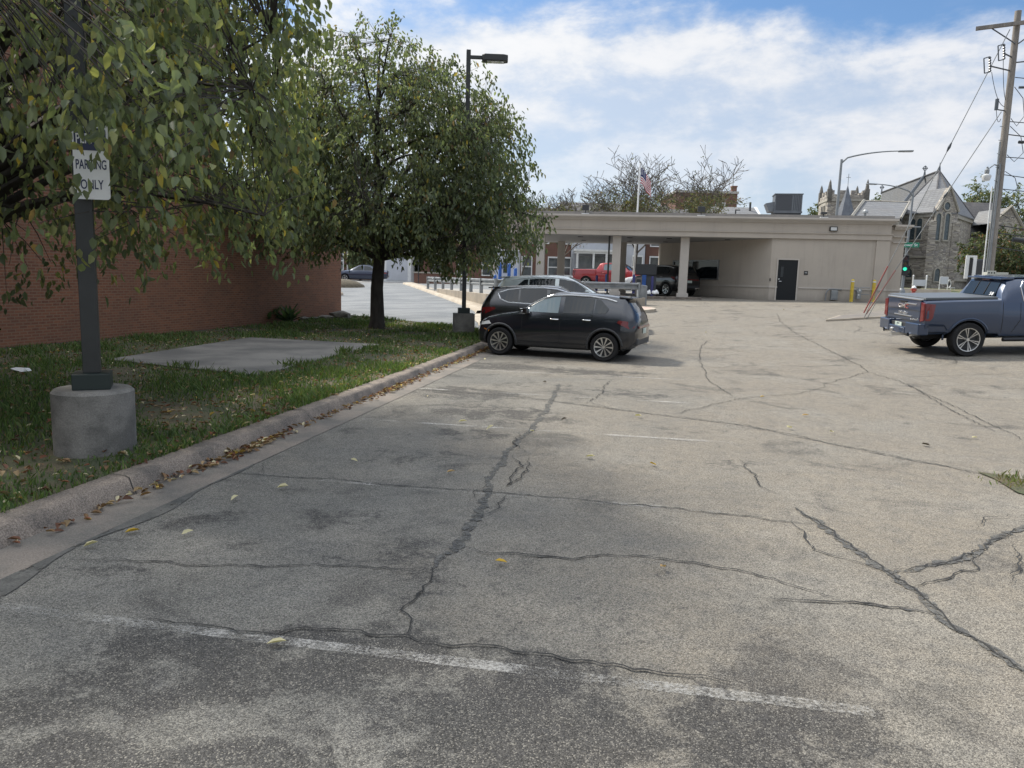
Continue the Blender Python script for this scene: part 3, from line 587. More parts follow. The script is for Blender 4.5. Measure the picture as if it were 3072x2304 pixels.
def leafy_tree(name, label, cat, base, trunk_h, trunk_r, lobes, nclus, per, leaf, mat, cols=GREENS, wts=(5, 4, 3, 2, .35, .3), group=None, droop=0.75, tw=0.5, twigs=True, nbr=26, hole=0.0, bark=None, six=True, keep=None, fill=0.55):
    """lobes: (x, y, z, rx, ry, rz) ellipsoids relative to the base; leaf = (length, width)"""
    root = thing(name, label, cat, base, 0, group); bark = bark or A['bark']
    vol = np.array([l[3] * l[4] * l[5] for l in lobes]); k = rng.choice(len(lobes), nclus, p=vol ** .75 / (vol ** .75).sum()); lb = np.array(lobes)[k]
    d = unit(rng.normal(size=(nclus, 3))); r = rng.uniform(fill ** 3, 1.0, nclus) ** (1 / 3.0); r *= 1 + rng.normal(0, .05, nclus)
    C = lb[:, :3] + d * lb[:, 3:] * r[:, None]
    if keep is not None: C = C[keep(C)]
    mb = MB(); top = np.array([lobes[0][0] * .4, lobes[0][1] * .4, trunk_h])
    tp = [(0, 0, -.1), (0.02, 0, .25), (.0, .02, trunk_h * .45), tuple(top)]
    mb.tube(tp, [trunk_r * 1.35, trunk_r, trunk_r * .85, trunk_r * .7], 12)
    lead = np.array(max(C, key=lambda c: c[2])); lead = np.array([lobes[0][0] * .6 + lead[0] * .2, lobes[0][1] * .6 + lead[1] * .2, lead[2] * .93]); forks = []
    q = branch_path(top, lead, 0, 9, .06); mb.tube(q, list(np.linspace(trunk_r * .68, .02, 10)), 8); forks += q[3:]; LP = np.array([np.array(tp[2]) * .4 + top * .6] + q)
    ends = C[rng.choice(len(C), min(nbr, len(C)), replace=False)]
    for e in ends:
        ok_ = [k for k in range(len(LP) - 2) if LP[k][2] < e[2] - .12 * np.hypot(e[0] - LP[k][0], e[1] - LP[k][1])] or [0]
        k_ = ok_[int(rng.integers(max(0, len(ok_) - 4), len(ok_)))]; r0 = trunk_r * (.40 - .026 * k_)
        q = branch_path(LP[k_], e, .07, 7, .12); mb.tube(q, list(np.linspace(max(.02, r0), .010, 8)), 6); forks += q[2:]
    obj('trunk', mb, bark, root, smooth=60)
    F_ = np.array(forks); tm = MB()
    n = len(C); starts = np.empty_like(C)
    for i in range(n):
        j = np.argmin(np.sum((F_ - C[i]) ** 2, 1)); starts[i] = F_[j]
        if twigs:
            a = C[i] + (F_[j] - C[i]) * min(1.0, 1.1 / (np.linalg.norm(F_[j] - C[i]) + .01)); tm.tube([a, (a + C[i]) / 2 + [0, 0, .05], C[i]], [.009, .007, .003], 3, cap=False)
    if twigs: obj('twigs', tm, A['twig'] if bark is None else bark, root, fix=False)
    # leaves hang along a drooping spray at every twig end
    out = unit(C - np.array([lobes[0][0], lobes[0][1], lobes[0][2]])); P = np.repeat(C, per, 0); O = np.repeat(out, per, 0); m = len(P)
    t = rng.uniform(0, 1, (m, 1)); spray = unit(np.repeat(unit(out * .8 + rng.normal(0, .5, (n, 3))), per, 0) + np.array([0, 0, -droop]))
    P = P + spray * t * tw + rng.normal(0, .13 * tw, (m, 3))
    D = unit(spray * .35 + rng.normal(0, .42, (m, 3)) + np.array([0, 0, -droop * 1.1])); N = unit(rng.normal(0, 1, (m, 3)) + O * .6 + np.array([0, 0, .25]))
    L = leaf[0] * rng.uniform(.65, 1.2, m); Wd = leaf[1] * rng.uniform(.7, 1.15, m)
    cl = palette(m, cols, wts) * np.repeat(rng.uniform(.72, 1.22, (n, 1)), per, 0)
    v, f = leaf_quads(P, D, N, L, Wd, .22)
    if six: npmesh('crown', v, f, mat, root, np.concatenate([cl, cl]))
    else:
        i = 6 * np.arange(m); f = np.stack([i, i + 1, i + 3, i + 5], 1); npmesh('crown', v, f, mat, root, cl)
    return root
# pear tree whose branches hang over the near lamp post
def keep1(C):
    x, y, z = C[:, 0] - 8.3, C[:, 1] + 10.4, C[:, 2] + .15
    wx, wy = C[:, 0] - 8.3, C[:, 1] + 10.4; right = (wx + .268 * wy) < -.14 + .22 * np.sin(C[:, 2] * 2.6) + .10 * np.sin(C[:, 2] * 7)
    right &= ~((wy < 7.5) & (np.abs(wx / wy + .545) < .055) & (z > 4.1) & (np.sin(C[:, 2] * 37) > -.75))
    low = 2.15 + .35 * np.sin(x * 3.1) + .25 * np.sin(y * 2.3 + 1)
    return (right & (z > low) & ~((y < 6.6) & (x > -2.6)) & (y > 4.6)) | ((x > -3.9) & (y < 6.9) & (z > 2.2) & (z < 4.1))
leafy_tree('pear_tree', 'nearest leafy tree, long drooping branches hanging over the lamp post and brick wall', 'tree', (-8.3, 10.4, .15), 2.6, .24,
           [(2.4, -.8, 4.6, 4.0, 4.2, 3.0), (4.3, -.5, 3.5, 2.0, 2.4, 1.6), (2.8, -3.4, 3.7, 2.6, 1.9, 1.7), (4.5, .8, 5.6, 2.2, 2.3, 2.3), (1.4, 0.3, 6.6, 3.0, 3.0, 2.4), (.7, -3.8, 3.2, 1.6, 1.6, 1.2), (4.2, -2.2, 5.6, 2.0, 2.0, 2.0), (5.15, -4.15, 3.3, .75, .6, .95), (5.25, -4.25, 3.1, .5, .4, .8)],
           3000, 11, (.125, .074), A['leaf'], wts=(5, 5, 3, 3.0, .22, .2), droop=.85, tw=.55, nbr=44, keep=keep1, fill=.35)
def keep2(C): return C[:, 2] > 2.2 + .35 * np.sin(C[:, 0] * 1.9) + .25 * np.sin(C[:, 1] * 2.7) + .5 * (np.abs(C[:, 0] + .3) < .9)
leafy_tree('pear_tree', 'big rounded dark green tree with its trunk at the end of the lawn', 'tree', tuple(gnd(1130, 985, .15)), 2.9, .24,
           [(0.3, 0.2, 5.4, 4.1, 4.0, 3.0), (-.2, 0, 7.2, 2.6, 2.7, 2.45), (2.9, 0, 3.6, 2.5, 2.7, 1.7), (-2.2, -.3, 4.4, 2.7, 2.7, 2.2), (-2.3, 0.2, 6.1, 2.2, 2.3, 2.0), (3.2, .2, 5.4, 1.9, 2.2, 1.8), (0.3, -2.0, 3.6, 3.2, 2.2, 1.5), (2.3, .1, 6.9, 2.0, 1.9, 1.65), (2.7, -1.7, 4.1, 1.8, 1.6, 2.4), (2.95, -2.35, 3.3, 1.5, .7, 1.5), (2.9, -2.3, 5.0, 1.3, .8, 1.5)],
           5000, 11, (.15, .085), A['leaf'], wts=(6, 4, 5, 1.2, .15, .5), droop=.8, tw=.5, nbr=46, keep=keep2, fill=.45)

def bare_tree(name, label, base, h, spread, nleaf, group, seed):
    global rng; keep = rng; rng = np.random.default_rng(seed); root = thing(name, label, 'tree', base, 0, group); mb = MB(); tips = []; mid = []
    def grow(p, d, L, r, lv):
        n = 4; pts = [p]; q = p.copy(); dd = d.copy()
        for k in range(n):
            dd = dd + rng.normal(0, .075, 3); dd[2] += .03 * (lv < 4); dd /= np.linalg.norm(dd); q = q + dd * L / n; pts.append(q.copy())
        mb.tube(pts, [max(q_, .021) for q_ in np.linspace(r, r * .6, n + 1)], 7 if lv == 0 else 5 if lv < 3 else 3, cap=False)
        if lv >= 2: mid.extend(pts[1:])
        if lv == 6: tips.append(q); return
        kids = 4 if lv == 0 else 3 if lv < 5 else 2
        for k in range(kids):
            a = rng.uniform(0, 2 * math.pi) if lv else 2 * math.pi * (k + rng.uniform(-.25, .25)) / kids; up = rng.uniform(.35, .95) if lv else rng.uniform(.35, .8)
            side = np.array([math.cos(a), math.sin(a), 0]) * spread; nd = dd * up + side * rng.uniform(.5, .95) + np.array([0, 0, .12]); nd /= np.linalg.norm(nd)
            st = pts[-1] if k < 2 or lv == 0 else pts[2]; grow(st.copy(), nd, L * rng.uniform(.62, .82) * (1.25 if lv == 0 else 1), r * .62, lv + 1)
    grow(np.array([0, 0, -.1]), np.array([0.03, 0, 1.0]), h * .34, h * .0135, 0)
    z = max(p[2] for p in tips); k = h / z
    mb.v = [(x * k, y * k, zz_ * k) for x, y, zz_ in mb.v]; obj('trunk', mb, A['twig'], root, smooth=60, fix=False)
    M_ = np.array(mid) * k; pr = np.clip(1.25 - M_[:, 2] / (h * .60), 0.03, 1) ** 2; M_ = M_[rng.choice(len(M_), nleaf, p=pr / pr.sum())] + rng.normal(0, .16, (nleaf, 3))
    D = unit(rng.normal(0, 1, (nleaf, 3)) + [0, 0, -.5]); N = unit(rng.normal(0, 1, (nleaf, 3)))
    v, f = leaf_quads(M_, D, N, rng.uniform(.12, .26, nleaf), rng.uniform(.07, .14, nleaf), .1)
    i = 6 * np.arange(nleaf); cl = palette(nleaf, [(.115, .12, .055), (.09, .105, .05), (.16, .14, .06), (.17, .10, .055)], (4, 4, 1.5, .8))
    npmesh('crown', v, np.stack([i, i + 1, i + 3, i + 5], 1), A['leaf_far'], root, cl); rng = keep; return root
for px, top, Y, lab, sp, sd_ in ((1672, 512, 60, 'half bare tree behind the canopy beside the big dark green tree', .95, 3), (1905, 462, 61, 'half bare spreading tree directly behind the flagpole', .85, 5), (2050, 470, 63, 'half bare tree behind the canopy, between the flagpole and the brick chimney', .85, 8), (1560, 575, 66, 'thin half bare tree showing past the edge of the big green crown', .9, 13)):
    b_ = at(px, 850, Y); b_.z = ground_z(b_.x, b_.y); tz = at(px, top, Y).z
    bare_tree('bare_tree', lab, tuple(b_), tz - b_.z, sp, 3600, 'half bare trees behind the canopy', sd_)
def bush(name, lab, cat, px, Y, base_y, w, top, n, cols=None, group=None, per=9, leaf=(.3, .2), wts=(4, 4, 3, 1, .1, .5)):
    c = at(px, base_y, Y); z0 = c.z; hgt = at(px, top, Y).z - z0; rx = w * Y / F / 2; th = hgt * .3
    lob = [(0, 0, hgt * .58, rx * .85, rx * .8, hgt * .42)] + [(rx * random.uniform(-.6, .6), rx * random.uniform(-.5, .5), hgt * random.uniform(.3, .75), rx * .45, rx * .45, hgt * .24) for _ in range(5)]
    return leafy_tree(name, lab, cat, tuple(c), th, max(.08, hgt * .022), lob, n, per, leaf, A['leaf_far'], cols or GREENS, wts, group, droop=.35, tw=hgt * .07, twigs=False, nbr=10, six=False, fill=.3)
FG = 'trees around the church'
bush('leafy_tree', 'broad green and rust maple in front of the stone church, behind the utility pole', 'tree', 2985, 70, 878, 270, 690, 1300, [(.075, .095, .04), (.055, .075, .035), (.10, .10, .045), (.16, .09, .05), (.06, .08, .05)], FG, wts=(4, 4, 2, 1.6, 2))
bush('leafy_tree', 'dark tree crown rising above the church roof just left of the utility pole', 'tree', 2915, 130, 800, 130, 540, 900, None, FG, leaf=(.5, .3))
bush('leafy_tree', 'dark tree crown rising behind the church on the right of the utility pole', 'tree', 3035, 128, 790, 150, 560, 900, None, FG, leaf=(.5, .3))
bush('leafy_tree', 'pale green tree between the rooftop unit and the church tower', 'tree', 2440, 105, 800, 75, 612, 600, [(.10, .12, .06), (.085, .105, .05), (.12, .13, .06)], FG, wts=(1, 1, 1), leaf=(.4, .25))
bush('leafy_tree', 'small dark tree top showing above the church ridge', 'tree', 2695, 150, 790, 55, 542, 350, None, FG, leaf=(.5, .3))
bush('leafy_tree', 'tree crown between the church tower and the nave roof', 'tree', 2612, 140, 790, 70, 585, 400, None, FG, leaf=(.5, .3))
bush('shrub', 'round brown shrub in front of the church sign board', 'shrub', 2752, 69, 873, 26, 842, 120, [(.07, .06, .04), (.09, .075, .05)], None, wts=(1, 1), leaf=(.2, .1))
for k, (px, Y, w, tp) in enumerate(((1080, 72, 120, 640), (1180, 78, 160, 600), (1290, 74, 110, 690), (930, 80, 200, 560))):
    bush('leafy_tree', ['bushy street tree left of the big trunk beyond the drive', 'tall street tree behind the big dark green crown', 'green street tree over the low brick wall', 'street tree hidden behind the brick building corner'][k], 'tree', px, Y, 850, w, tp, 420, None, 'street trees beyond the drive', leaf=(.4, .25))

# grass and leaf litter
def scatter_lawn(n, near=1.0):
    out = []
    while len(out) < n:
        s = rng.uniform(-6, 24); d = 0.68 + 9.5 * rng.random() ** 1.2
        if s > smax(d) - .05: continue
        p = K0 + KU * s + KN * d
        q = Vector((p.x, p.y, 0)) - W0
        if q.dot(WN) > -0.15 and q.dot(WD) > -40 and q.dot(WD) < WL: continue
        dist = math.hypot(p.x, p.y)
        if rng.random() > min(1, (9.0 / dist) ** near): continue
        if in_slab(p.x, p.y): continue
        out.append((p.x, p.y, ground_z(p.x, p.y) + .14, s, d, dist))
    return np.array(out)
def patch(x, y): return math.sin(x * 1.3 + 1.7 * math.sin(y * .7)) * math.sin(y * 1.1 + 1.3 * math.sin(x * .9)) + .35 * math.sin(x * 3.7 + y * 2.9)
g = scatter_lawn(85000, .8); pv = np.array([patch(a, b) for a, b in g[:, :2]]); kp = rng.random(len(g)) < np.clip(.62 + .5 * pv, .12, 1); g = g[kp]; pv = pv[kp]; n = len(g)
h = rng.uniform(.03, .08, n) * np.clip(1 + .5 * pv, .6, 1.6) * (1 + .02 * g[:, 5]); az = rng.uniform(0, 6.283, n); w = rng.uniform(.004, .008, n) * (1 + g[:, 5] * .05)
ln = rng.uniform(.1, .9, n) * h; B = g[:, :3]; S = np.stack([np.cos(az), np.sin(az), 0 * az], 1) * w[:, None]; T = np.stack([-np.sin(az) * ln, np.cos(az) * ln, h], 1)
v = np.stack([B - S, B + S, B + S * .7 + T * [.4, .4, .62], B + T], 1).reshape(-1, 3); i = 4 * np.arange(n)
tag(npmesh('grass', v, np.stack([i, i + 1, i + 2, i + 3], 1), A['grass'], None, palette(n, [(.085, .135, .042), (.115, .165, .05), (.06, .10, .035), (.16, .165, .07)], (4, 3, 3, .8))), 'short patchy lawn grass', 'grass', kind='stuff')
def flat_leaves(P, L, curl=.35):
    m = len(P); a = rng.uniform(0, 6.283, m); tl = rng.normal(0, .28, (m, 2)); D = np.stack([np.cos(a), np.sin(a), tl[:, 0]], 1); D = unit(D); N = unit(np.stack([tl[:, 1], tl[:, 0], np.ones(m)], 1))
    return leaf_quads(P, D, N, L, L * rng.uniform(.45, .65, m), curl)
lf = scatter_lawn(6000, .75); m_ = len(lf); lp = lf[:, :3] + np.stack([0 * lf[:, 0], 0 * lf[:, 0], rng.uniform(.01, .05, m_)], 1)
gs = []
while len(gs) < 1500:
    s = rng.uniform(-6, 17.5); cl = .25 + .75 * max(0, math.sin(s * 1.25 + .7)) ** 2 + (.5 if s > 12 else 0)
    if rng.random() > cl * (.35 + .65 * (s > -2)): continue
    d = .42 - abs(rng.normal(0, .07)); p = kerb(s, d, .02 + rng.uniform(0, .03)); gs.append(p[:])
lp = np.concatenate([lp, np.array(gs)]); m_ = len(lp); v, f = flat_leaves(lp, rng.uniform(.045, .10, m_)); cl = palette(m_, [(.18, .11, .06), (.25, .18, .10), (.12, .06, .04), (.46, .41, .27), (.45, .31, .08), (.20, .085, .05)], (5, 5, 3, 2.6, .6, 2))
tag(npmesh('leaf_litter', v, f, A['litter'], None, np.concatenate([cl, cl])), 'scattered dry leaves over lawn and gutter', 'leaf litter', kind='stuff')
# single leaves one can count on the asphalt
LV = [(860, 1928, 0, 'pale yellow leaf lying just below the near white stall line'), (1485, 1690, 1, 'bright yellow leaf near the middle of the lot below a crack'), (1995, 1705, 2, 'tan curled leaf on the warm open asphalt right of the yellow one'),
      (715, 1496, 0, None), (420, 1593, 1, 'ochre leaf on the dark strip by the gutter'), (250, 1645, 0, None), (545, 1608, 0, None), (1052, 1385, 0, None), (865, 1467, 0, None), (1375, 1267, 0, None), (1280, 1190, 0, None),
      (1590, 1298, 0, None), (1757, 1373, 0, None), (1700, 1264, 3, None), (1948, 1394, 1, 'small orange leaf on the asphalt beyond the tan leaf'), (2280, 1192, 1, 'orange leaf on the crack far across the lot'), (2405, 1248, 2, None), (2765, 1334, 3, 'dark leaf cluster lying far right on the asphalt'),
      (2915, 1315, 0, None), (2360, 1288, 0, None), (2500, 1300, 0, None), (1340, 1420, 2, None), (1905, 1250, 0, None), (1480, 1290, 0, None), (2120, 1000, 0, None), (2350, 930, 0, None), (1640, 1150, 3, None), (1455, 1080, 0, None)]
LC = [(.46, .42, .26), (.46, .30, .04), (.40, .27, .13), (.06, .05, .04)]
for px, py, c, lab in LV:
    p = gnd(px, py, .012); L = random.uniform(.075, .11) if py > 1300 else random.uniform(.07, .12)
    v, f = flat_leaves(np.array([[0., 0, .004]]), np.array([L]), .3); v = np.array(v); v[:, 2] += .012 - v[:, 2].min()
    o = npmesh('fallen_leaf', v, f, A['litter'], None, np.array([LC[c]] * 2)); o.location = p
    tag(o, lab or ['small pale fallen leaf lying alone on the open asphalt', '', 'small tan fallen leaf lying alone on the open asphalt', 'small dark fallen leaf lying alone on the asphalt'][c], 'leaf', 'fallen leaves on the asphalt')
# hosta, weeds, rocks, paper
hp = thing('hosta', 'large leafy green hosta clump against the foot of the brick wall', 'plant', tuple(gnd(800, 968, .15)))
P = np.concatenate([np.zeros((70, 3)), np.tile([[-.75, .1, 0]], (35, 1)), np.tile([[.75, -.05, 0]], (35, 1))]) + rng.normal(0, .1, (140, 3)) * [1, 1, .2] + [0, 0, .08]; a = rng.uniform(0, 6.283, 140); el = rng.uniform(.15, 1.1, 140)
D = np.stack([np.cos(a) * np.cos(el), np.sin(a) * np.cos(el), np.sin(el)], 1); v, f = leaf_quads(P, D, unit(np.stack([-np.cos(a) * .6, -np.sin(a) * .6, np.ones(140)], 1)), rng.uniform(.45, .8, 140), rng.uniform(.14, .22, 140), .2)
cl = palette(140, [(.06, .10, .045), (.08, .12, .055), (.045, .075, .04)], (3, 2, 2)); npmesh('foliage', v, f, A['leaf'], hp, np.concatenate([cl, cl]))
def weeds(lab, P0, n, r, hh, cols, grp='weed tufts'):
    t_ = thing('weed_tuft', lab, 'plant', tuple(P0), 0, grp); P = rng.normal(0, r, (n, 3)) * [1, 1, 0] + [0, 0, .01]; a = rng.uniform(0, 6.283, n); el = rng.uniform(.5, 1.4, n)
    D = np.stack([np.cos(a) * np.cos(el), np.sin(a) * np.cos(el), np.sin(el)], 1); v, f = leaf_quads(P, D, unit(rng.normal(0, 1, (n, 3))), rng.uniform(.5, 1.1, n) * hh, rng.uniform(.1, .22, n) * hh, .15); c_ = palette(n, cols, [1] * len(cols)); npmesh('foliage', v, f, A['grass'], t_, np.concatenate([c_, c_]))
WC = [(.09, .13, .04), (.12, .16, .05), (.07, .10, .035)]
weeds('ragged weeds growing in the broken asphalt hole on the right', gnd(3045, 1448, .01), 110, .14, .09, [(.09, .13, .04), (.14, .15, .06), (.16, .13, .07)])
weeds('tall weed tuft at the near corner of the concrete slab', gnd(890, 1098, .16), 70, .16, .17, WC); weeds('spiky weed tuft at the far right corner of the slab', gnd(1030, 1062, .16), 50, .12, .22, WC)
weeds('weed tuft in front of the slab, nearer the lamp post', gnd(545, 1105, .16), 70, .16, .16, WC); weeds('low weeds along the slab edge left of its near corner', gnd(640, 1120, .16), 60, .22, .13, WC)
def rock(lab, px, py, sz, dz=.15):
    bm = bmesh.new(); bmesh.ops.create_icosphere(bm, subdivisions=2, radius=1)
    for v_ in bm.verts: v_.co = Vector((round(v_.co.x * 2.2) / 2.2, v_.co.y, max(-.3, v_.co.z))) * random.uniform(.85, 1.1)
    for v_ in bm.verts: v_.co = Vector((v_.co.x * sz[0], v_.co.y * sz[1], v_.co.z * sz[2] + sz[2] * .3))
    me = bpy.data.meshes.new('garden_rock'); bm.to_mesh(me); bm.free(); me.materials.append(A['rock']); o = link('garden_rock', me); o.location = gnd(px, py, dz); o.rotation_euler.z = random.uniform(-.4, .4); tag(o, lab, 'rock', 'rocks at the corner of the brick building')
rock('largest blocky rock at the corner of the brick building', 1022, 955, (.42, .3, .24)); rock('low flat rock left of the corner rock', 978, 957, (.3, .2, .12)); rock('small rock beside the hosta clump', 915, 960, (.22, .18, .10)); rock('small flat rock against the wall', 945, 958, (.2, .16, .08))
mb = MB(); pp = [(rng.uniform(-.16, .16), rng.uniform(-.09, .09), rng.uniform(.0, .09)) for _ in range(16)]; bm = bmesh.new(); [bm.verts.new(q) for q in pp]; bmesh.ops.convex_hull(bm, input=bm.verts); me = bpy.data.meshes.new('paper_litter'); bm.to_mesh(me); bm.free(); me.materials.append(A['white_gloss'])
o = link('paper_litter', me); o.location = gnd(68, 1118, .16); tag(o, 'crumpled white paper lying on the lawn left of the lamp post', 'litter')
mb = MB(); mb.lathe([(1.7, -.2), (1.5, .18), (1.0, .42), (.45, .55), (.02, .58)], n=18); o = obj('mulch_mound', mb, A['mulch'], smooth=60); q = gnd(1048, 862); o.location = (q.x - .6, q.y + .6, q.z); tag(o, 'rounded mulch mound by the kerb beyond the brick corner', 'mound')

# ------------------------------------------------------------------ brick building on the left
bb = thing('brick_building', 'orange brick building with a tall part and a lower wing running beside the lawn', 'building', tuple(W0), W_RZ)
T1 = .506 * WL
mb = MB(); mb.b6(-42, T1, 0, 16, -.2, 10.4); obj('wall', mb, A['brick'], bb)
mb = MB(); mb.b6(T1, WL, 0.02, 16, -.2, 4.62); obj('wall', mb, A['brick'], bb)
mb = MB(); mb.b6(T1 + .003, WL + .05, -.06, 16.05, 4.62, 4.78); mb.b6(-42.05, T1 + .05, -.06, 16.05, 10.4, 10.6); obj('coping', mb, A['dark_metal'], bb)
mb = MB(); mb.b6(-42, WL + .012, -.03, 0.0, -.2, .16); obj('foundation', mb, surf('dark_foundation', (.05, .048, .045), (.08, .075, .07), 2, .95), bb)

# ------------------------------------------------------------------ lamp posts and the parking sign
def lamp_post(label, p, base_r, base_h, pole_w, H, rz, square_base, cover, head_dir, group):
    t_ = thing('lamp_post', label, 'lamp post', tuple(p), rz, group)
    mb = MB()
    if square_base: mb.box((0, 0, base_h / 2 - .1), (base_r * 2, base_r * 2, base_h + .2))
    else: mb.lathe([(base_r, -.2), (base_r, base_h - .03), (base_r - .03, base_h), (0, base_h)], n=48)
    obj('concrete_base', mb, A['concrete_base'], t_, smooth=40, bevel=.015 if square_base else 0)
    mb = MB(); mb.box((0, 0, base_h + cover[1] / 2), (cover[0], cover[0], cover[1])); obj('base_cover', mb, A['green_metal'], t_, bevel=.008)
    mb = MB(); mb.box((0, 0, (base_h + cover[1] + H) / 2), (pole_w, pole_w, H - base_h - cover[1])); obj('pole', mb, A['dark_metal'], t_, bevel=.006)
    hr = head_dir - rz; ca, sa = math.cos(hr), math.sin(hr); P_ = lambda x, y: (x * ca - y * sa, x * sa + y * ca)
    mb = MB(); mb.box((*P_(.24, 0), H - .20), (.36, .09, .09), hr); obj('bracket_arm', mb, A['dark_metal'], t_)
    mb = MB(); poly = [(.40, -.07), (.48, -.17), (1.05, -.17), (1.17, -.10), (1.17, .10), (1.05, .17), (.48, .17), (.40, .07)]
    mb.prism([P_(*q) for q in poly], H - .31, H - .12); hd = obj('lamp_head', mb, A['dark_metal'], t_, bevel=.02)
    mb = MB(); mb.prism([P_(*q) for q in [(.55, -.12), (1.05, -.12), (1.05, .12), (.55, .12)]], H - .325, H - .311); obj('lens', mb, A['lens'], hd)
    return t_
L1 = gnd(290, 1372, .15); L1 = L1 + Vector((L1.x, L1.y, 0)).normalized() * .36
LRZ = R(24)
lamp_post('near lamp post on a round concrete drum, parking sign fixed to its dark pole', L1, .365, .62, .15, 9.5, LRZ, False, (.33, .155), R(0), 'lamp posts on the lawn')
L2 = gnd(1388, 1002, .15) + Vector((0, .33, 0)); H2 = at(1405, 150, L2.y).z - L2.z
lamp_post('far slim lamp post on a square concrete block at the end of the lawn', L2, .32, .62, .125, H2, R(8), True, (.36, .17), R(2), 'lamp posts on the lawn')
# sign: hung on the camera-side corner of the near pole, facing the lot
sg = at(273, 485, L1.y - .16); sroot = thing('parking_sign', 'white and navy permit parking sign on the near lamp post, half hidden by leaves', 'sign', tuple(sg), R(8))
mb = MB(); hw, hh = .155, .34
def rrect(w, h, r, n=4):
    o_ = []
    for cx, cy, a0 in ((w - r, h - r, 0), (-w + r, h - r, 90), (-w + r, -h + r, 180), (w - r, -h + r, 270)):
        o_ += [(cx + r * math.cos(R(a0 + 90 * k / n)), cy + r * math.sin(R(a0 + 90 * k / n))) for k in range(n + 1)]
    return o_
def panel(mb, pts, y0, y1): mb.slab([(x, y0, z) for x, z in pts], (0, y1 - y0, 0))
panel(mb, rrect(hw, hh, .03), 0, .006); obj('panel', mb, A['white'], sroot)
mb = MB(); panel(mb, [(x, z + .20) for x, z in rrect(.138, .10, .025)], -.003, -.0005); obj('band', mb, A['navy'], sroot)
text('lettering', 'PERMIT', .125, A['white'], sroot, (0, -.0045, .20), (R(90), 0, 0), .001, .245)
text('lettering', 'PARKING', .12, A['navy'], sroot, (0, -.002, -.03), (R(90), 0, 0), .001, .265)
text('lettering', 'ONLY', .12, A['navy'], sroot, (0, -.002, -.21), (R(90), 0, 0), .001, .20)
for z in (.2, -.2): mb = MB(); mb.box((0, .035, z), (.05, .05, .04)); obj('clamp', mb, A['galv_dull'], sroot)

# ------------------------------------------------------------------ drive-through bank building
BY = R(-8); BO = at(2650, 900, 40.0); BO.z = 1.17
bank = thing('canopy_building', 'long low beige stucco building with a drive-through canopy on square pillars', 'building', tuple(BO), BY)
LXE = -21.3
def Lb(px, off=0.0):
    r_ = ray(px, 850); k = r_[0] / r_[1]; x = k * (BO.y + BO.x * .1405) / (1 + .1405 * k); return (x - BO.x) / math.cos(BY)
blk = [(-5.87, 0), (0, 0), (0, 9), (-11.4, 9), (-11.35, 7.55)]
mb = MB(); mb.prism(blk, -.6, 3.28); obj('wall', mb, A['stucco'], bank)
mb = MB(); mb.b6(.002, .92, .45, 8.5, -.6, 4.02); obj('wall', mb, A['stucco'], bank)
mb = MB(); mb.prism([(-.62, -.06), (0.06, -.06), (.06, .44), (-.62, .44)], -.6, 3.275); obj('pilaster', mb, A['stucco'], bank)
# fascia all round the roof, built as stepped bands
def band(x0, x1, y0, y1, z0, z1, o): mb.b6(x0 - o, x1 + o, y0 - o, y1 + o, z0, z1)
mb = MB(); band(LXE, 0, 0, 9, 3.283, 3.56, .10); band(LXE, 0, 0, 9, 3.56, 3.60, .15); band(LXE, 0, 0, 9, 3.60, 4.10, .06); obj('fascia', mb, A['stucco'], bank)
mb = MB(); band(LXE, 0, 0, 9, 4.10, 4.15, .12); band(LXE, 0, 0, 9, 4.15, 4.21, .17); band(LXE, 0, 0, 9, 4.21, 4.27, .25); band(LXE, 0, 0, 9, 4.27, 4.37, .32); obj('cornice', mb, A['stucco_trim'], bank)
mb = MB(); band(LXE, 0, 0, 9, 4.37, 4.52, .14); obj('roof_edge', mb, surf('grey_roof_edge', (.24, .225, .21), (.20, .19, .18), 3, .8), bank)
mb = MB(); mb.b6(.33, 1.0, .37, 8.6, 3.19, 3.25); mb.b6(.33, 1.04, .33, 8.6, 3.48, 3.52); mb.b6(.33, 1.04, .33, 8.6, 3.86, 3.93); mb.b6(.33, 1.14, .25, 8.7, 3.93, 4.02); mb.b6(.33, 1.24, .17, 8.8, 4.021, 4.12); obj('cornice', mb, A['stucco_trim'], bank)
mb = MB(); mb.b6(LXE + .02, -.02, .02, 8.98, 3.26, 3.282); obj('soffit', mb, A['soffit'], bank)
for x in (-8.0, -11.2, -13.4, -16.2, -19.0):
    for y in (1.6, 5.4):
        mb = MB(); mb.lathe([(.16, 3.235), (.16, 3.262)], (x, y, 0), 16); obj('soffit_light', mb, A['grey_dark'], bank)
# wainscot line
mb = MB(); wl = [(-5.87, 0), (-5.42, 0)]; mb.b6(-5.90, -5.46, -.035, .0, .67, .75); mb.b6(-4.38, -.625, -.035, .0, .67, .75); mb.b6(-.66, .095, -.095, -.06, .67, .75); mb.b6(.10, .955, .415, .45, .67, .75)
a_, c_ = Vector((-5.87, 0, 0)), Vector((-11.35, 7.55, 0)); dd = (c_ - a_).normalized(); nn = Vector((-dd.y, dd.x, 0)); ang = math.atan2(dd.y, dd.x)
q = (a_ + c_) / 2 + nn * .018; mb.box((q.x, q.y, .71), ((c_ - a_).length, .036, .08), ang); obj('wainscot_rail', mb, A['stucco_trim'], bank)
mb = MB(); mb.b6(-5.4, .95, -.30, -.062, -.6, .0); mb.b6(-11.8, -5.4, -.2, .2, -.6, -.03); obj('plinth', mb, surf('dark_plinth', (.13, .13, .125), (.17, .165, .155), 2, .9), bank)
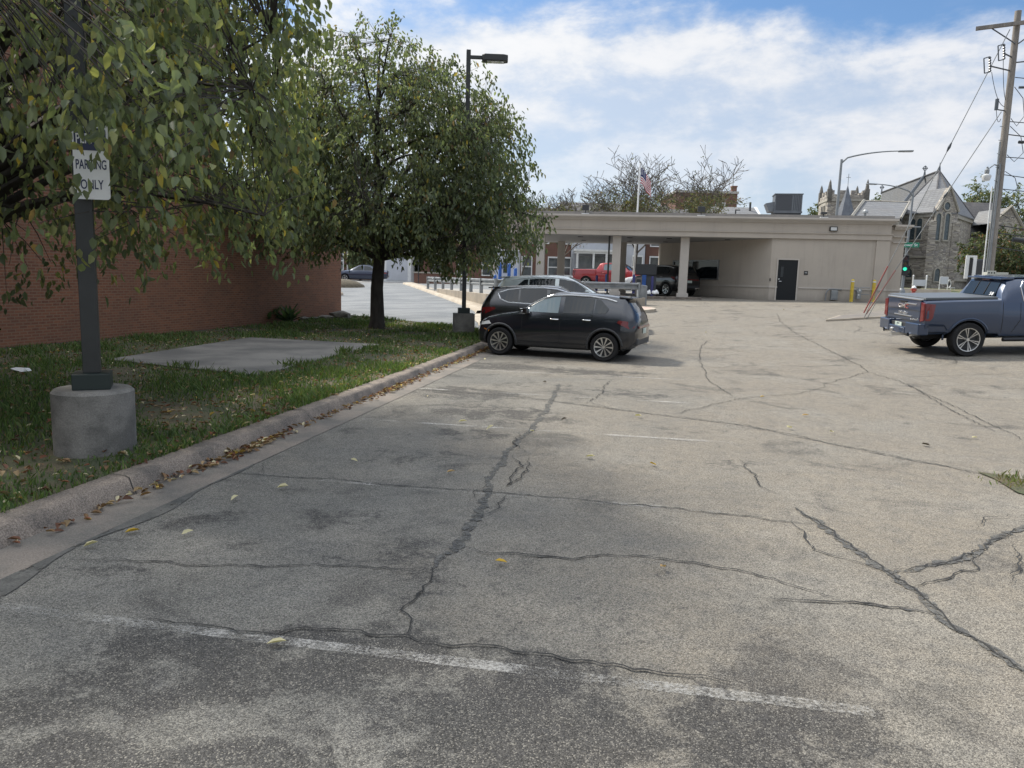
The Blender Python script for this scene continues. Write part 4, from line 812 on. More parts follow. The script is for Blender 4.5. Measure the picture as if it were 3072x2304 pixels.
# window in the angled wall
wn = MB(); qa = a_ + dd * 4.3; qb = a_ + dd * 8.35
def wallbox(m_, s0, s1, z0, z1, o0, o1):
    q = a_ + dd * ((s0 + s1) / 2) + nn * ((o0 + o1) / 2); m_.box((q.x, q.y, (z0 + z1) / 2), (s1 - s0, abs(o1 - o0), z1 - z0), ang)
for s0, s1, z0, z1 in ((3.9, 8.0, 1.02, 1.1), (3.9, 8.0, 2.1, 2.18), (3.9, 3.98, 1.1, 2.1), (7.92, 8.0, 1.1, 2.1), (6.15, 6.23, 1.1, 2.1)): wallbox(wn, s0, s1, z0, z1, -.02, .07)
wf = obj('window', wn, A['galv'], bank); mb = MB(); wallbox(mb, 3.98, 6.15, 1.1, 2.1, -.01, .03); wallbox(mb, 6.23, 7.92, 1.1, 2.1, -.01, .03); obj('pane', mb, A['glass'], wf)
# door
dl, dr = Lb(2330), Lb(2389)
mb = MB(); mb.b6(dl - .07, dl, -.05, .05, -.02, 2.16); mb.b6(dr, dr + .07, -.05, .05, -.02, 2.16); mb.b6(dl - .07, dr + .07, -.05, .05, 2.16, 2.23); fr = obj('door_frame', mb, A['stucco_trim'], bank)
mb = MB(); mb.b6(dl, dr, -.02, .03, 0, 2.16); do = obj('door', mb, A['door'], bank)
mb = MB(); mb.b6(dl + .16, dl + .30, -.026, -.018, 1.25, 1.80); obj('door_window', mb, A['glass'], do)
mb = MB(); mb.tube([(dl + .09, -.02, 1.02), (dl + .09, -.08, 1.02), (dl + .22, -.08, 1.02)], .015, 8); obj('door_handle', mb, A['chrome'], do); mb = MB(); mb.lathe([(.03, -.035), (.03, -.02)], (dl + .09, 0, 1.14), 12, 'y'); obj('lock', mb, A['chrome'], do)
mb = MB(); mb.b6(dl - .08, dr + .08, -.32, -.05, -.14, -.02); obj('threshold', mb, A['concrete_pale'], bank)
x = Lb(2415); mb = MB(); mb.b6(x - .1, x + .1, -.02, .0, 1.40, 1.60); sp = obj('wall_plaque', mb, A['black_gloss'], bank); mb = MB(); mb.b6(x - .06, x + .06, -.023, -.0201, 1.49, 1.505); mb.b6(x - .06, x + .06, -.023, -.0201, 1.53, 1.54); obj('lettering', mb, A['white'], sp)
x = Lb(2309); mb = MB(); mb.b6(x - .03, x + .03, -.04, .0, 1.02, 1.17); obj('entry_keypad', mb, A['black_gloss'], bank)
x = Lb(2485); mb = MB(); mb.b6(x - .2, x + .2, -.16, -.06, 3.70, 3.94); wl_ = obj('wall_light', mb, A['dark_metal'], bank, bevel=.02); mb = MB(); mb.b6(x - .15, x + .15, -.175, -.161, 3.74, 3.90); obj('lens', mb, A['lens'], wl_)
# pillars
for x, y in ((Lb(2050), .55), (Lb(1845), .55), (Lb(1616), .55), (LXE + .5, .55), (Lb(2050) - .2, 7.4), (Lb(1845) + .35, 7.4), (Lb(1616) + .62, 7.4), (LXE + .5, 7.4)):
    if x < -11.6 or y < 1:
        mb = MB(); mb.box((x, y, 1.75), (.46, .46, 3.05)); pl_ = obj('pillar', mb, A['stucco_trim'], bank, bevel=.01); mb = MB(); mb.box((x, y, .02), (.62, .62, .42)); obj('pillar_base', mb, A['stucco_trim'], pl_, bevel=.01)
# lane islands the pillars stand on
for x in (Lb(2050), Lb(1845), Lb(1616)):
    mb = MB(); mb.prism([(x - .62, .1), (x - .35, -.5), (x + .35, -.5), (x + .62, .1), (x + .62, 8.2), (x - .62, 8.2)], -.6, .02); obj('lane_island', mb, A['concrete'], bank, bevel=.02)
mb = MB(); mb.b6(Lb(1925), Lb(2103), -.9, -.52, -.6, .03); obj('lane_kerb', mb, A['concrete'], bank, bevel=.02)
x = Lb(1822); mb = MB(); mb.tube([(x, .5, .0), (x, .5, 3.26)], .05, 8); obj('downpipe', mb, A['dark_metal'], bank)
# roof lamps and the rooftop unit are things of their own
def bw(x, y, z): p = Matrix.Rotation(BY, 4, 'Z') @ Vector((x, y, z)); return BO + p
for px, lab in ((1748, 'small dark floodlight on the roof edge, leftmost, beside the half bare tree'), (2090, 'small dark floodlight on the roof edge right of the flagpole'), (2452, 'small dark floodlight on the roof edge in front of the church tower')):
    t_ = thing('floodlight', lab, 'floodlight', tuple(bw(Lb(px), -.12, 4.371)), BY, 'floodlights on the canopy roof edge')
    mb = MB(); mb.b6(-.2, .2, -.2, .12, 0, .04); obj('base', mb, A['white'], t_); mb = MB(); mb.tube([(0, 0, .04), (0, 0, .2)], .03, 8); obj('bracket', mb, A['dark_metal'], t_)
    if px < 2400:
        mb = MB(); mb.box((0, 0, .36), (.38, .14, .30)); hd_ = obj('lamp_head', mb, A['grey_dark'], t_, bevel=.02); mb = MB(); mb.b6(-.15, .15, .071, .08, .25, .47); obj('lens', mb, A['glass_clear'], hd_)
    else:
        mb = MB(); mb.box((0, 0, .25), (.3, .2, .12)); obj('lamp_head', mb, A['grey_dark'], t_, bevel=.02)
u = thing('rooftop_unit', 'grey rooftop air conditioning unit with a hood on its left side', 'air conditioner', tuple(bw(Lb(2377) + .45, 5.2, 4.52)), BY + R(-4)); u.scale = (.78, .78, .82)
mb = MB(); mb.b6(-.95, .95, -.8, .8, .0, .62); obj('curb_stand', mb, A['fin'], u); mb = MB(); mb.b6(-1.02, 1.02, -.88, .88, .62, .74); obj('base_rail', mb, A['hvac'], u)
mb = MB(); mb.b6(-.98, .98, -.84, .84, .74, 1.92); un = obj('cabinet', mb, A['hvac'], u, bevel=.015); mb = MB(); mb.b6(-1.03, 1.03, -.89, .89, 1.92, 1.98); obj('lid', mb, A['hvac'], u)
mb = MB(); mb.b6(-.9, .25, -.86, -.841, .82, 1.86); obj('coil_panel', mb, A['fin'], un)
for k in range(5): mb = MB(); mb.b6(.36 + k * .12, .40 + k * .12, -.86, -.841, .8, 1.86); obj('rib', mb, A['fin'], un)
mb = MB(); mb.slab([(-.98, -.7, 1.42), (-1.62, -.7, 1.30), (-1.35, -.7, .72), (-.98, -.7, .72)], (0, 1.4, 0)); obj('air_hood', mb, A['hvac'], u)
t_ = thing('roof_vent', 'small capped vent pipe on the beige roof in front of the church aisle', 'vent', tuple(bw(Lb(2603), 1.5, 4.3)), BY); mb = MB(); mb.tube([(0, 0, 0), (0, 0, .55)], .06, 10); obj('pipe', mb, A['galv_dull'], t_); mb = MB(); mb.lathe([(.15, .5), (.15, .6), (.06, .7)], n=12); obj('cap', mb, A['galv_dull'], t_)
# yellow bollards, meters
for px, lab in ((2545, 'left of the two yellow bollards by the beige wall, next to the junction box'), (2609, 'right of the two yellow bollards by the beige wall, behind the guy guards')):
    p = bw(Lb(px), -.75, -.12); t_ = thing('bollard', lab, 'bollard', tuple(p), 0, 'yellow bollards'); mb = MB(); mb.lathe([(.085, -.2), (.085, 1.27), (.07, 1.32), (.03, 1.345), (0, 1.35)], n=18); obj('post', mb, A['yellow'], t_, smooth=50)
    mb = MB(); mb.lathe([(.0865, 1.2), (.0865, 1.265)], n=18, cap=False); obj('reflective_band', mb, A['white'], t_)
x = Lb(2574); t_ = thing('gas_meter', 'grey gas meter with pipes between the two yellow bollards', 'meter', tuple(bw(x, -.25, 0)), BY)
mb = MB(); mb.lathe([(.0, -.13), (.13, -.12), (.15, 0), (.13, .12), (0, .13)], (0, 0, .62), 18, 'y'); mb.box((0, 0, .36), (.2, .2, .28)); obj('meter_body', mb, A['galv_dull'], t_, smooth=40); mb = MB(); mb.tube([(-.30, .02, -.1), (-.30, .02, .72), (-.26, .02, .80), (-.05, .02, .80), (0, .02, .74)], .022, 8); mb.tube([(.05, .02, .74), (.1, .02, .80), (.55, .02, .80), (.58, .18, .80)], .022, 8); mb.tube([(.1, .05, .45), (.56, .05, .45), (.56, .2, .45)], .02, 8); obj('pipe', mb, A['galv_dull'], t_)
mb = MB(); mb.lathe([(.05, -.135), (.05, -.12)], (0.01, 0, .66), 12, 'y'); mb.lathe([(.04, -.115), (.04, -.10)], (-.02, 0, .42), 12, 'y'); obj('dial', mb, A['white'], t_)
x = Lb(2503); t_ = thing('junction_box', 'grey louvred electrical box with a curved conduit low on the beige wall', 'electrical box', tuple(bw(x, -.14, 0)), BY)
mb = MB(); mb.b6(-.17, .17, -.1, .13, .12, .62); bx_ = obj('box', mb, A['galv_dull'], t_, bevel=.01)
for k in range(4): mb = MB(); mb.b6(-.15, .15, -.125, -.101, .2 + k * .1, .25 + k * .1); obj('louvre', mb, A['galv_dull'], bx_)
mb = MB(); mb.tube([(-.42, 0, -.3), (-.42, 0, .42), (-.38, 0, .56), (-.28, 0, .66), (-.1, 0, .68), (.35, 0, .66), (.36, .1, .66)], .035, 10); obj('conduit', mb, A['galv'], t_, smooth=60)
# teller machine island, bollards and bags under the canopy
x = Lb(1930); t_ = thing('teller_machine', 'tall dark drive-up machine with a blue side panel standing on the lane island', 'teller machine', tuple(bw(x, 1.0, 0.02)), BY)
mb = MB(); mb.b6(-.42, -.06, -.3, .5, 0, 1.0); obj('cabinet', mb, surf('brown_metal', (.16, .14, .125), None, rough=.6), t_); mb = MB(); mb.b6(-.058, .16, -.32, .52, 0, 1.15); obj('side_panel', mb, A['blue'], t_); mb = MB(); mb.b6(-.44, .72, -.34, .54, 1.151, 1.75); obj('canopy_hood', mb, A['grey_dark'], t_, bevel=.03); mb = MB(); mb.b6(.162, .72, -.25, .45, 0, 1.15); obj('back_panel', mb, A['fin'], t_); mb = MB(); mb.b6(-.35, -.12, -.32, -.301, .55, .9); obj('screen', mb, A['glass'], t_)
def bollard2(px, py, Y, h, m_, lab, r=.075):
    p = at(px, py, Y); t_ = thing('bollard', lab, 'bollard', tuple(p), 0, 'blue bollards under the canopy'); mb = MB(); mb.lathe([(r, -.15), (r, h - .06), (r * .7, h - .015), (0, h)], n=16); obj('post', mb, m_, t_, smooth=50); mb = MB(); mb.lathe([(r * 1.25, -.02), (r * 1.25, .04)], n=16); obj('collar', mb, A['grey_dark'], t_)
bollard2(1900, 872, 42, .9, A['indigo'], 'indigo bollard right of the chrome grille, behind the guardrail end'); bollard2(1955, 880, 42, .95, A['indigo'], 'indigo bollard with white bags at its foot')
bollard2(1789, 866, 44, .78, A['indigo'], 'indigo bollard in front of the red pickup doors'); bollard2(1818, 866, 43.5, .84, A['blue'], 'bright blue bollard beside the dark downpipe'); bollard2(1667, 850, 44, .5, A['indigo'], 'short indigo bollard near the leftmost dark pillar')
for px, Y, h, lab in ((1499, 40.6, 1.25, 'leftmost tall blue bollard on the drive-up kiosk'), (1526, 40.4, 1.2, 'middle tall blue bollard on the drive-up kiosk'), (1545, 39.8, .95, 'rightmost blue bollard on the drive-up kiosk'), (1484, 40.4, .6, 'short blue bollard left of the drive-up kiosk')): bollard2(px, 858, Y, h, A['blue'], lab, .09)
k = at(1526, 860, 41.6); t_ = thing('drive_up_kiosk', 'grey drive-up kiosk seen under the edge of the big dark tree', 'kiosk', tuple(k), BY); mb = MB(); mb.b6(-.75, .55, -.3, .5, -.2, 1.9); obj('cabinet', mb, A['siding'], t_, bevel=.03); mb = MB(); mb.b6(-.28, .06, -.32, -.301, .75, 1.5); obj('screen', mb, A['winglass'], t_); mb = MB(); mb.b6(-.80, .60, -.35, .55, 1.9, 1.98); obj('hood', mb, A['siding'], t_, bevel=.02)
for px, w, lab in ((1946, .26, 'left white bag lying at the foot of the indigo bollard'), (1966, .40, 'right white bag lying at the foot of the indigo bollard')):
    bm = bmesh.new(); bmesh.ops.create_icosphere(bm, subdivisions=3, radius=1)
    for v_ in bm.verts: v_.co = Vector((v_.co.x * w * .5, v_.co.y * .18, max(-.05, v_.co.z * .16 + .03 * math.sin(v_.co.x * 5))))
    me = bpy.data.meshes.new('white_bag'); bm.to_mesh(me); bm.free(); me.materials.append(A['white_gloss']); o = link('white_bag', me); q = at(px, 879, 41.0); o.location = q; tag(o, lab, 'bag', 'white bags under the canopy')

# ------------------------------------------------------------------ guardrail
def rail_run(root, pts, post_at, H=.78):
    prof = [(-.155, 0), (-.13, .05), (-.06, .05), (-.03, 0), (.03, 0), (.06, .05), (.13, .05), (.155, 0)]; v = []; n = len(pts); P_ = [Vector(p) for p in pts]
    for i, p in enumerate(P_):
        d = (P_[min(i + 1, n - 1)] - P_[max(i - 1, 0)]); d.z = 0; d.normalize(); o_ = Vector((d.y, -d.x, 0))
        for z, y in prof: v.append(p + o_ * y + Vector((0, 0, H - .17 + z)))
        for z, y in prof[::-1]: v.append(p + o_ * (y - .012) + Vector((0, 0, H - .17 + z)))
    m = 2 * len(prof); f = [(i * m + k, i * m + (k + 1) % m, (i + 1) * m + (k + 1) % m, (i + 1) * m + k) for i in range(n - 1) for k in range(m)]; mb = MB(); mb.add(v, f); obj('rail', mb, A['galv'], root)
    for p, d in post_at:
        mb = MB(); mb.box((p[0], p[1], p[2] + H / 2 - .35), (.09, .16, H + .72), d); obj('post', mb, A['galv_dull'], root)
gr = thing('guardrail', 'galvanised guardrail on posts running along the raised lanes behind the parked cars', 'guardrail')
ga = []; 
for px, Y, zz_ in ((1284, 49.0, 1.13), (1306, 46.6, 1.13), (1329, 44.3, 1.13), (1355, 42.0, 1.13), (1384, 39.8, 1.13), (1413, 37.6, 1.13), (1444, 35.6, 1.13), (1488, 33.9, 1.13)): x_ = at(px, 850, Y).x; ga.append((x_, Y, zz_))
gb = [(.9, 34.25, 1.13), (3.2, 35.1, 1.13), (5.9, 36.05, 1.13)]
ang_ = lambda p, q_: math.atan2(q_[1] - p[1], q_[0] - p[0])
allp = ga + [(-.2, 33.85, 1.13)] + gb
rail_run(gr, allp, [(p, ang_(allp[max(i - 1, 0)], allp[min(i + 1, len(allp) - 1)])) for i, p in enumerate(allp) if i != len(ga)])
e = allp[-1]; mb = MB(); mb.slab([(e[0] - .05, e[1] - .1, .55), (e[0] + .42, e[1] - .02, .55), (e[0] + .42, e[1] - .02, 1.78), (e[0] + .1, e[1] - .1, 1.82)], (0, .18, 0)); obj('end_shield', mb, A['galv'], gr, bevel=.03)

# ------------------------------------------------------------------ vehicles
def lerp_sec(S, x):
    if x <= S[0][0]: return S[0][1:]
    for a, c in zip(S, S[1:]):
        if x <= c[0]: t_ = (x - a[0]) / (c[0] - a[0]); return tuple(p + (q - p) * t_ for p, q in zip(a[1:], c[1:]))
    return S[-1][1:]
def side_pts(sec):
    zb, zk, zt, wm, wk, wt = sec; h = zk - zb
    return [(wm * .80, zb), (wm * .95, zb + .05), (wm * .985, zb + h * .22), (wm, zb + h * .52), (wm * .992, zb + h * .74), (wk, zk), ((wk + wt) / 2, (zk + zt - min(.07, (zt - zk) * .4)) / 2), (wt, zt - min(.07, (zt - zk) * .4)), (wt * .90, zt - .012), (wt * .6, zt + .012), (0.0001, zt + .022)]
def yside(S, x, z):
    p = side_pts(lerp_sec(S, x)); 
    for a, c in zip(p[:8], p[1:8]):
        if a[1] <= z <= c[1]: t_ = (z - a[1]) / max(1e-6, c[1] - a[1]); return a[0] + (c[0] - a[0]) * t_
    return p[0][0] if z < p[0][1] else p[7][0]
def xend(S, front):
    return S[-1][0] if front else S[0][0]
def densify(poly, st=.09):
    o_ = []
    for k, a in enumerate(poly):
        c = poly[(k + 1) % len(poly)]; n = max(1, int(math.hypot(c[0] - a[0], c[1] - a[1]) / st)); o_ += [(a[0] + (c[0] - a[0]) * j / n, a[1] + (c[1] - a[1]) * j / n) for j in range(n)]
    return o_
class Car:
    def __init__(s, root, S, paint, wheels, r, wells=True):
        s.root, s.S, s.paint, s.r, s.wheels = root, S, paint, r, wheels
        xs = sorted(set([a[0] for a in S] + [x for x in np.arange(S[0][0], S[-1][0], .10)])); ring = 21; v = []
        for x in xs:
            p = side_pts(lerp_sec(S, x)); full = [(-y, z) for y, z in p[:-1]] + [(0, p[-1][1])] + [(y, z) for y, z in p[:-1]][::-1]
            v += [(x, y, z) for y, z in full]
        m = len(full); mb = MB(); mb.add(v, [(i * m + k, i * m + (k + 1) % m, (i + 1) * m + (k + 1) % m, (i + 1) * m + k) for i in range(len(xs) - 1) for k in range(m)] + [tuple(range(m)), tuple((len(xs) - 1) * m + k for k in range(m))[::-1]])
        s.body = obj('body', mb, [paint, A['black']], root)
        if wells:
            cut = MB()
            for wx in wheels: cut.lathe([(r + .06, -2), (r + .06, -.40)], (wx, 0, r), 30, 'y'); cut.lathe([(r + .06, .40), (r + .06, 2)], (wx, 0, r), 30, 'y')
            co = obj('wheel_well_cutter', cut, A['black']); md = s.body.modifiers.new('w', 'BOOLEAN'); md.object = co; md.operation = 'DIFFERENCE'; md.solver = 'EXACT'; md.material_mode = 'TRANSFER'
            co.parent = root; bpy.context.view_layer.update(); dg = bpy.context.evaluated_depsgraph_get(); me = bpy.data.meshes.new_from_object(s.body.evaluated_get(dg)); s.body.modifiers.clear(); s.body.data = me; bpy.data.objects.remove(co)
        me = s.body.data; me.polygons.foreach_set('use_smooth', [True] * len(me.polygons)); me.set_sharp_from_angle(angle=R(32))
    def patch(s, name, poly, mat, sides=(-1, 1), off=.010, par=None, st=.09, thick=.004):
        for sd_ in sides:
            pl = densify(poly, st); bm = bmesh.new(); vs = [bm.verts.new((x, sd_ * (yside(s.S, x, z) + off), z)) for x, z in pl]; f = bm.faces.new(vs)
            bmesh.ops.triangulate(bm, faces=[f]); me = bpy.data.meshes.new(name); bm.to_mesh(me); bm.free(); me.materials.append(mat); o = link(name, me, par or s.root)
    def strip(s, name, line, w, mat, sides=(-1, 1), off=.010, par=None):
        for sd_ in sides:
            pl = [];
            for a, c in zip(line, line[1:]):
                n = max(1, int(math.hypot(c[0] - a[0], c[1] - a[1]) / .07)); pl += [(a[0] + (c[0] - a[0]) * j / n, a[1] + (c[1] - a[1]) * j / n) for j in range(n)]
            pl.append(line[-1]); mb = MB(); mb.tube([(x, sd_ * (yside(s.S, x, z) + off - w * .4), z) for x, z in pl], w / 2, 6); obj(name, mb, mat, par or s.root)
    def top(s, name, x0, x1, frac, mat, off=.006, n=7, par=None, f1=None):
        """a panel lying on the upper surface between two stations"""
        v = []; f1 = frac if f1 is None else f1
        for i in range(n + 1):
            x = x0 + (x1 - x0) * i / n; p = side_pts(lerp_sec(s.S, x)); fr = frac + (f1 - frac) * i / n; e = [(0, p[10][1]), (p[9][0], p[9][1]), (p[8][0], p[8][1]), (p[7][0], p[7][1])]
            def zt(y):
                for a, c in zip(e, e[1:]):
                    if y <= c[0]: return a[1] + (c[1] - a[1]) * (y - a[0]) / (c[0] - a[0] + 1e-9)
                return e[-1][1]
            W_ = p[8][0] * fr
            for k in range(-4, 5): y = W_ * k / 4; v.append((x, y, zt(abs(y)) + off))
        i = (np.arange(8)[None, :] + 9 * np.arange(n)[:, None]).ravel(); return npmesh(name, np.array(v), np.stack([i, i + 1, i + 10, i + 9], 1), mat, par or s.root, smooth=True)
    def endplate(s, name, y0, y1, z0, z1, mat, front, off=.012, th=.03, par=None, bevel=.006):
        x = xend(s.S, front) + (off if front else -off); mb = MB(); mb.b6(min(x, x - th if front else x + th), max(x, x - th if front else x + th), y0, y1, z0, z1); return obj(name, mb, mat, par or s.root, bevel=bevel)
    def wheel(s, x, y, steer=0, spokes=10, rimfrac=.70, split=False, wid=.23):
        r = s.r; sd_ = 1 if y > 0 else -1; w = bpy.data.objects.new('wheel', None); COL.objects.link(w); w.parent = s.root; w.location = (x, y, r); w.empty_display_size = .1
        h = wid / 2; rr = r * rimfrac
        mb = MB(); mb.lathe([(rr, -h * .9), (r * .93, -h), (r * .985, -h * .8), (r, -h * .5), (r, h * .5), (r * .985, h * .8), (r * .93, h), (rr, h * .9), (rr * .97, h * .4), (rr * .97, -h * .4), (rr, -h * .9)], n=36, axis='y', cap=False); obj('tyre', mb, A['black'], w, smooth=40)
        mb = MB(); o_ = sd_ * h
        mb.lathe([(rr * 1.0, o_ * .86), (rr * .985, o_ * .99), (rr * .93, o_ * .97), (rr * .90, o_ * .6), (rr * .90, -o_ * .5)], n=40, axis='y', cap=False)
        mb.lathe([(0, o_ * .86), (rr * .13, o_ * .86), (rr * .17, o_ * .7), (rr * .19, o_ * .3)], n=20, axis='y', cap=False)
        for k in range(spokes):
            a = 2 * math.pi * k / spokes + .1; da = .16 if not split else .12
            for off_, tw in ((0, 1),) if not split else ((-.10, .6), (.10, .6)):
                a1, a2 = a - da * tw + off_ * .6, a + da * tw + off_ * .6; b1, b2 = a - da * .62 * tw + off_ * 1.25 + .16 * (not split), a + da * .62 * tw + off_ * 1.25 + .16 * (not split)
                pts_ = [(rr * .15 * math.cos(a1), rr * .15 * math.sin(a1)), (rr * .93 * math.cos(b1), rr * .93 * math.sin(b1)), (rr * .93 * math.cos(b2), rr * .93 * math.sin(b2)), (rr * .15 * math.cos(a2), rr * .15 * math.sin(a2))]
                mb.slab([(px_, o_ * (.80 if i in (0, 3) else .95), pz_) for i, (px_, pz_) in enumerate(pts_)], (0, -o_ * .16, 0))
        obj('rim', mb, A['alloy'], w, smooth=30)
        mb = MB(); mb.lathe([(0, o_ * .25), (rr * .90, o_ * .25), (rr * .90, o_ * .15)], n=24, axis='y'); obj('brake_disc', mb, A['grey_dark'], w)
        w.rotation_euler = (0, random.uniform(0, 1), steer); return w
    def wheels4(s, tr, **k):
        for wx in s.wheels:
            for sd_ in (-1, 1): s.wheel(wx, sd_ * tr, **k)
    def mirror(s, x, z, mat, w=.2):
        for sd_ in (-1, 1):
            y = yside(s.S, x, z) - .02; mb = MB(); mb.box((x, sd_ * (y + .05 + w / 2), z + .04), (.13, w, .15)); mb.box((x, sd_ * (y + .05), z - .03), (.07, .16, .05)); obj('wing_mirror', mb, mat, s.root, bevel=.03)
    def handle(s, x, z, mat=None, L=.2, sides=(-1, 1)):
        for sd_ in sides:
            y = yside(s.S, x, z); mb = MB(); mb.tube([(x - L / 2, sd_ * (y + .004), z), (x - L / 2 + .03, sd_ * (y + .035), z), (x + L / 2 - .03, sd_ * (y + .035), z), (x + L / 2, sd_ * (y + .004), z)], .016, 8); obj('door_handle', mb, mat or A['chrome'], s.root, smooth=60)

def scale_S(S, k): return [tuple(a * k for a in s_) for s_ in S]
# compact crossover profile: x, bottom, belt, top, half widths at mid, belt and top
SUVS = [(-2.20, .55, .92, 1.02, .60, .58, .50), (-2.14, .42, 1.02, 1.14, .78, .73, .62), (-2.04, .33, 1.10, 1.30, .86, .80, .62), (-1.88, .29, 1.14, 1.52, .885, .83, .60), (-1.80, .27, 1.15, 1.575, .89, .835, .60), (-1.4, .25, 1.155, 1.615, .90, .84, .60),
        (-.9, .24, 1.14, 1.645, .905, .84, .61), (-.3, .235, 1.125, 1.66, .905, .84, .62), (.05, .235, 1.115, 1.635, .905, .845, .62), (.3, .235, 1.11, 1.53, .905, .85, .63), (.62, .235, 1.10, 1.36, .905, .85, .66), (.95, .24, 1.07, 1.17, .90, .84, .70),
        (1.06, .24, 1.05, 1.12, .90, .83, .72), (1.5, .25, .985, 1.05, .89, .81, .70), (1.85, .26, .90, .97, .85, .77, .66), (2.02, .27, .80, .89, .76, .70, .58), (2.12, .30, .70, .80, .64, .60, .48), (2.16, .36, .62, .70, .54, .50, .40)]
def crossover(name, label, loc, rz, paint, cat='car', k=1.0, glass2=None, silver=False, spokes=10, group=None, win='taper', wb=1.335):
    root = thing(name, label, cat, loc, rz, group); S = scale_S(SUVS, k); q = lambda pl: [(x * k, z * k) for x, z in pl]; c = Car(root, S, paint, (-wb * k, wb * k), .355 * k)
    c.wheels4(.80 * k, spokes=spokes)
    trim = [(.86, 1.145), (.60, 1.345), (.30, 1.50), (.02, 1.575), (-.35, 1.60), (-.95, 1.585), (-1.35, 1.54), (-1.62, 1.475)]
    if win == 'taper':
        c.patch('window', q([(.76, 1.155), (.56, 1.325), (.29, 1.475), (.0, 1.545), (-.17, 1.558), (-.17, 1.145)]), glass2 or A['glass'])
        c.patch('window', q([(-.29, 1.145), (-.29, 1.56), (-.75, 1.555), (-1.06, 1.53), (-1.06, 1.165)]), A['glass']); c.patch('window', q([(-1.10, 1.17), (-1.10, 1.525), (-1.22, 1.51), (-1.46, 1.30), (-1.40, 1.18)]), A['glass'])
    else:
        c.patch('window', q([(.76, 1.155), (.56, 1.325), (.29, 1.475), (.0, 1.55), (-.17, 1.56), (-.17, 1.145)]), A['glass']); c.patch('window', q([(-.27, 1.145), (-.27, 1.56), (-.75, 1.555), (-1.02, 1.54), (-1.02, 1.16)]), A['glass']); c.patch('window', q([(-1.08, 1.165), (-1.08, 1.535), (-1.40, 1.49), (-1.64, 1.40), (-1.56, 1.28), (-1.35, 1.185)]), A['glass'])
        trim = [(.86, 1.145), (.60, 1.345), (.30, 1.50), (.02, 1.575), (-.35, 1.598), (-.95, 1.58), (-1.4, 1.52), (-1.69, 1.42), (-1.60, 1.26), (-1.36, 1.165), (-.2, 1.125), (.8, 1.14)]
    c.strip('window_trim', q(trim), .042, A['trim'], off=.016); c.strip('roof_rail', q([(.0, 1.60), (-.4, 1.625), (-1.0, 1.61), (-1.6, 1.55)]), .045, A['chrome'] if silver else A['galv_dull'], off=-.05)
    c.top('windscreen', .98 * k, .10 * k, .93, A['glass'], n=9, f1=.90); c.top('rear_window', -1.90 * k, -2.10 * k, .86, A['glass'], n=4)
    mb = MB(); p = side_pts(lerp_sec(S, -1.75 * k)); mb.slab([(-1.66 * k, -.58 * k, 1.575 * k), (-2.0 * k, -.54 * k, 1.545 * k), (-2.0 * k, .54 * k, 1.545 * k), (-1.66 * k, .58 * k, 1.575 * k)], (0, 0, .035)); obj('spoiler', mb, paint, root, bevel=.01)
    c.strip('door_seam', q([(-.23, 1.13), (-.23, .40)]), .012, A['black'], off=.004); c.strip('door_seam', q([(-1.06, 1.14), (-1.02, .80), (-.90, .58)]), .012, A['black'], off=.004); c.strip('door_seam', q([(.80, 1.10), (.78, .55), (.74, .40)]), .012, A['black'], off=.004)
    c.patch('sill_cladding', q([(-1.0, .27), (-.92, .40), (.85, .40), (.95, .27)]), A['grey_dark'], off=.012)
    for wx in (-wb, wb): c.strip('arch_cladding', q([(wx + .455 * math.cos(a), .355 + .455 * math.sin(a)) for a in np.linspace(-.15, math.pi + .15, 13)]), .06, A['grey_dark'], off=.02)
    c.handle(-.08 * k, .985 * k); c.handle(-.92 * k, 1.0 * k); c.mirror(.68 * k, 1.14 * k, A['carblack2'] if not silver else paint, .19 * k)
    c.patch('tail_light', q([(-1.74, 1.03), (-1.70, .97), (-2.0, .83), (-2.12, .86), (-2.15, 1.0)]), A['tail'], off=.010); c.patch('head_light', q([(1.66, .80), (1.74, .88), (2.06, .80), (2.06, .74)]), A['lens'], off=.010); c.patch('side_marker', q([(1.72, .60), (1.70, .63), (1.86, .68), (1.88, .66)]), A['amber'], off=.01)
    c.endplate('tail_garnish', -.62 * k, .62 * k, .84 * k, .90 * k, A['tail'], False, par=None); c.endplate('bumper', -.7 * k, .7 * k, .42 * k, .60 * k, A['grey_dark'], False, .0, .12, bevel=.03)
    c.endplate('grille', -.5 * k, .5 * k, .42 * k, .68 * k, A['black_gloss'], True, .012, .04); mb = MB()
    for zz_ in (.46, .53, .60, .66): mb.b6((2.165) * k, 2.185 * k, -.48 * k, .48 * k, (zz_ - .008) * k, (zz_ + .008) * k)
    obj('grille_bar', mb, A['chrome'], root); c.endplate('licence_plate', -.16, .16, .70 * k, .78 * k + .05, A['plate'], False, .02, .01, bevel=0)
    c.endplate('exhaust_trim', -.66 * k, -.40 * k, .38 * k, .45 * k, A['chrome'], False, .03, .1); return root
gz = lambda x, y: (x, y, ground_z(x, y))
cb = gnd(1692, 1075); RZ1 = math.atan2(.30, -.954)
ax = Vector((math.cos(RZ1), math.sin(RZ1), 0)); side = Vector((-ax.y, ax.x, 0))
fw, rw = gnd(1533, 1066), gnd(1845, 1086); mid_ = (fw + rw) / 2 + Vector((.02, .81, 0)); RZ1 = math.atan2(fw.y - rw.y, fw.x - rw.x)
crossover('parked_crossover', 'nearest parked crossover, glossy black with chrome window trim, nose at the kerb', gz(mid_.x, mid_.y), RZ1, A['carblack'], glass2=A['glass_clear'], k=.965, wb=1.40, group='cars parked in the stalls')
crossover('parked_crossover', 'black crossover with its tail to the kerb, tucked right behind the nearest one', gz(1.30, 22.1), R(-10), A['carblack2'], k=1.0, win='loop', spokes=5, group='cars parked in the stalls')
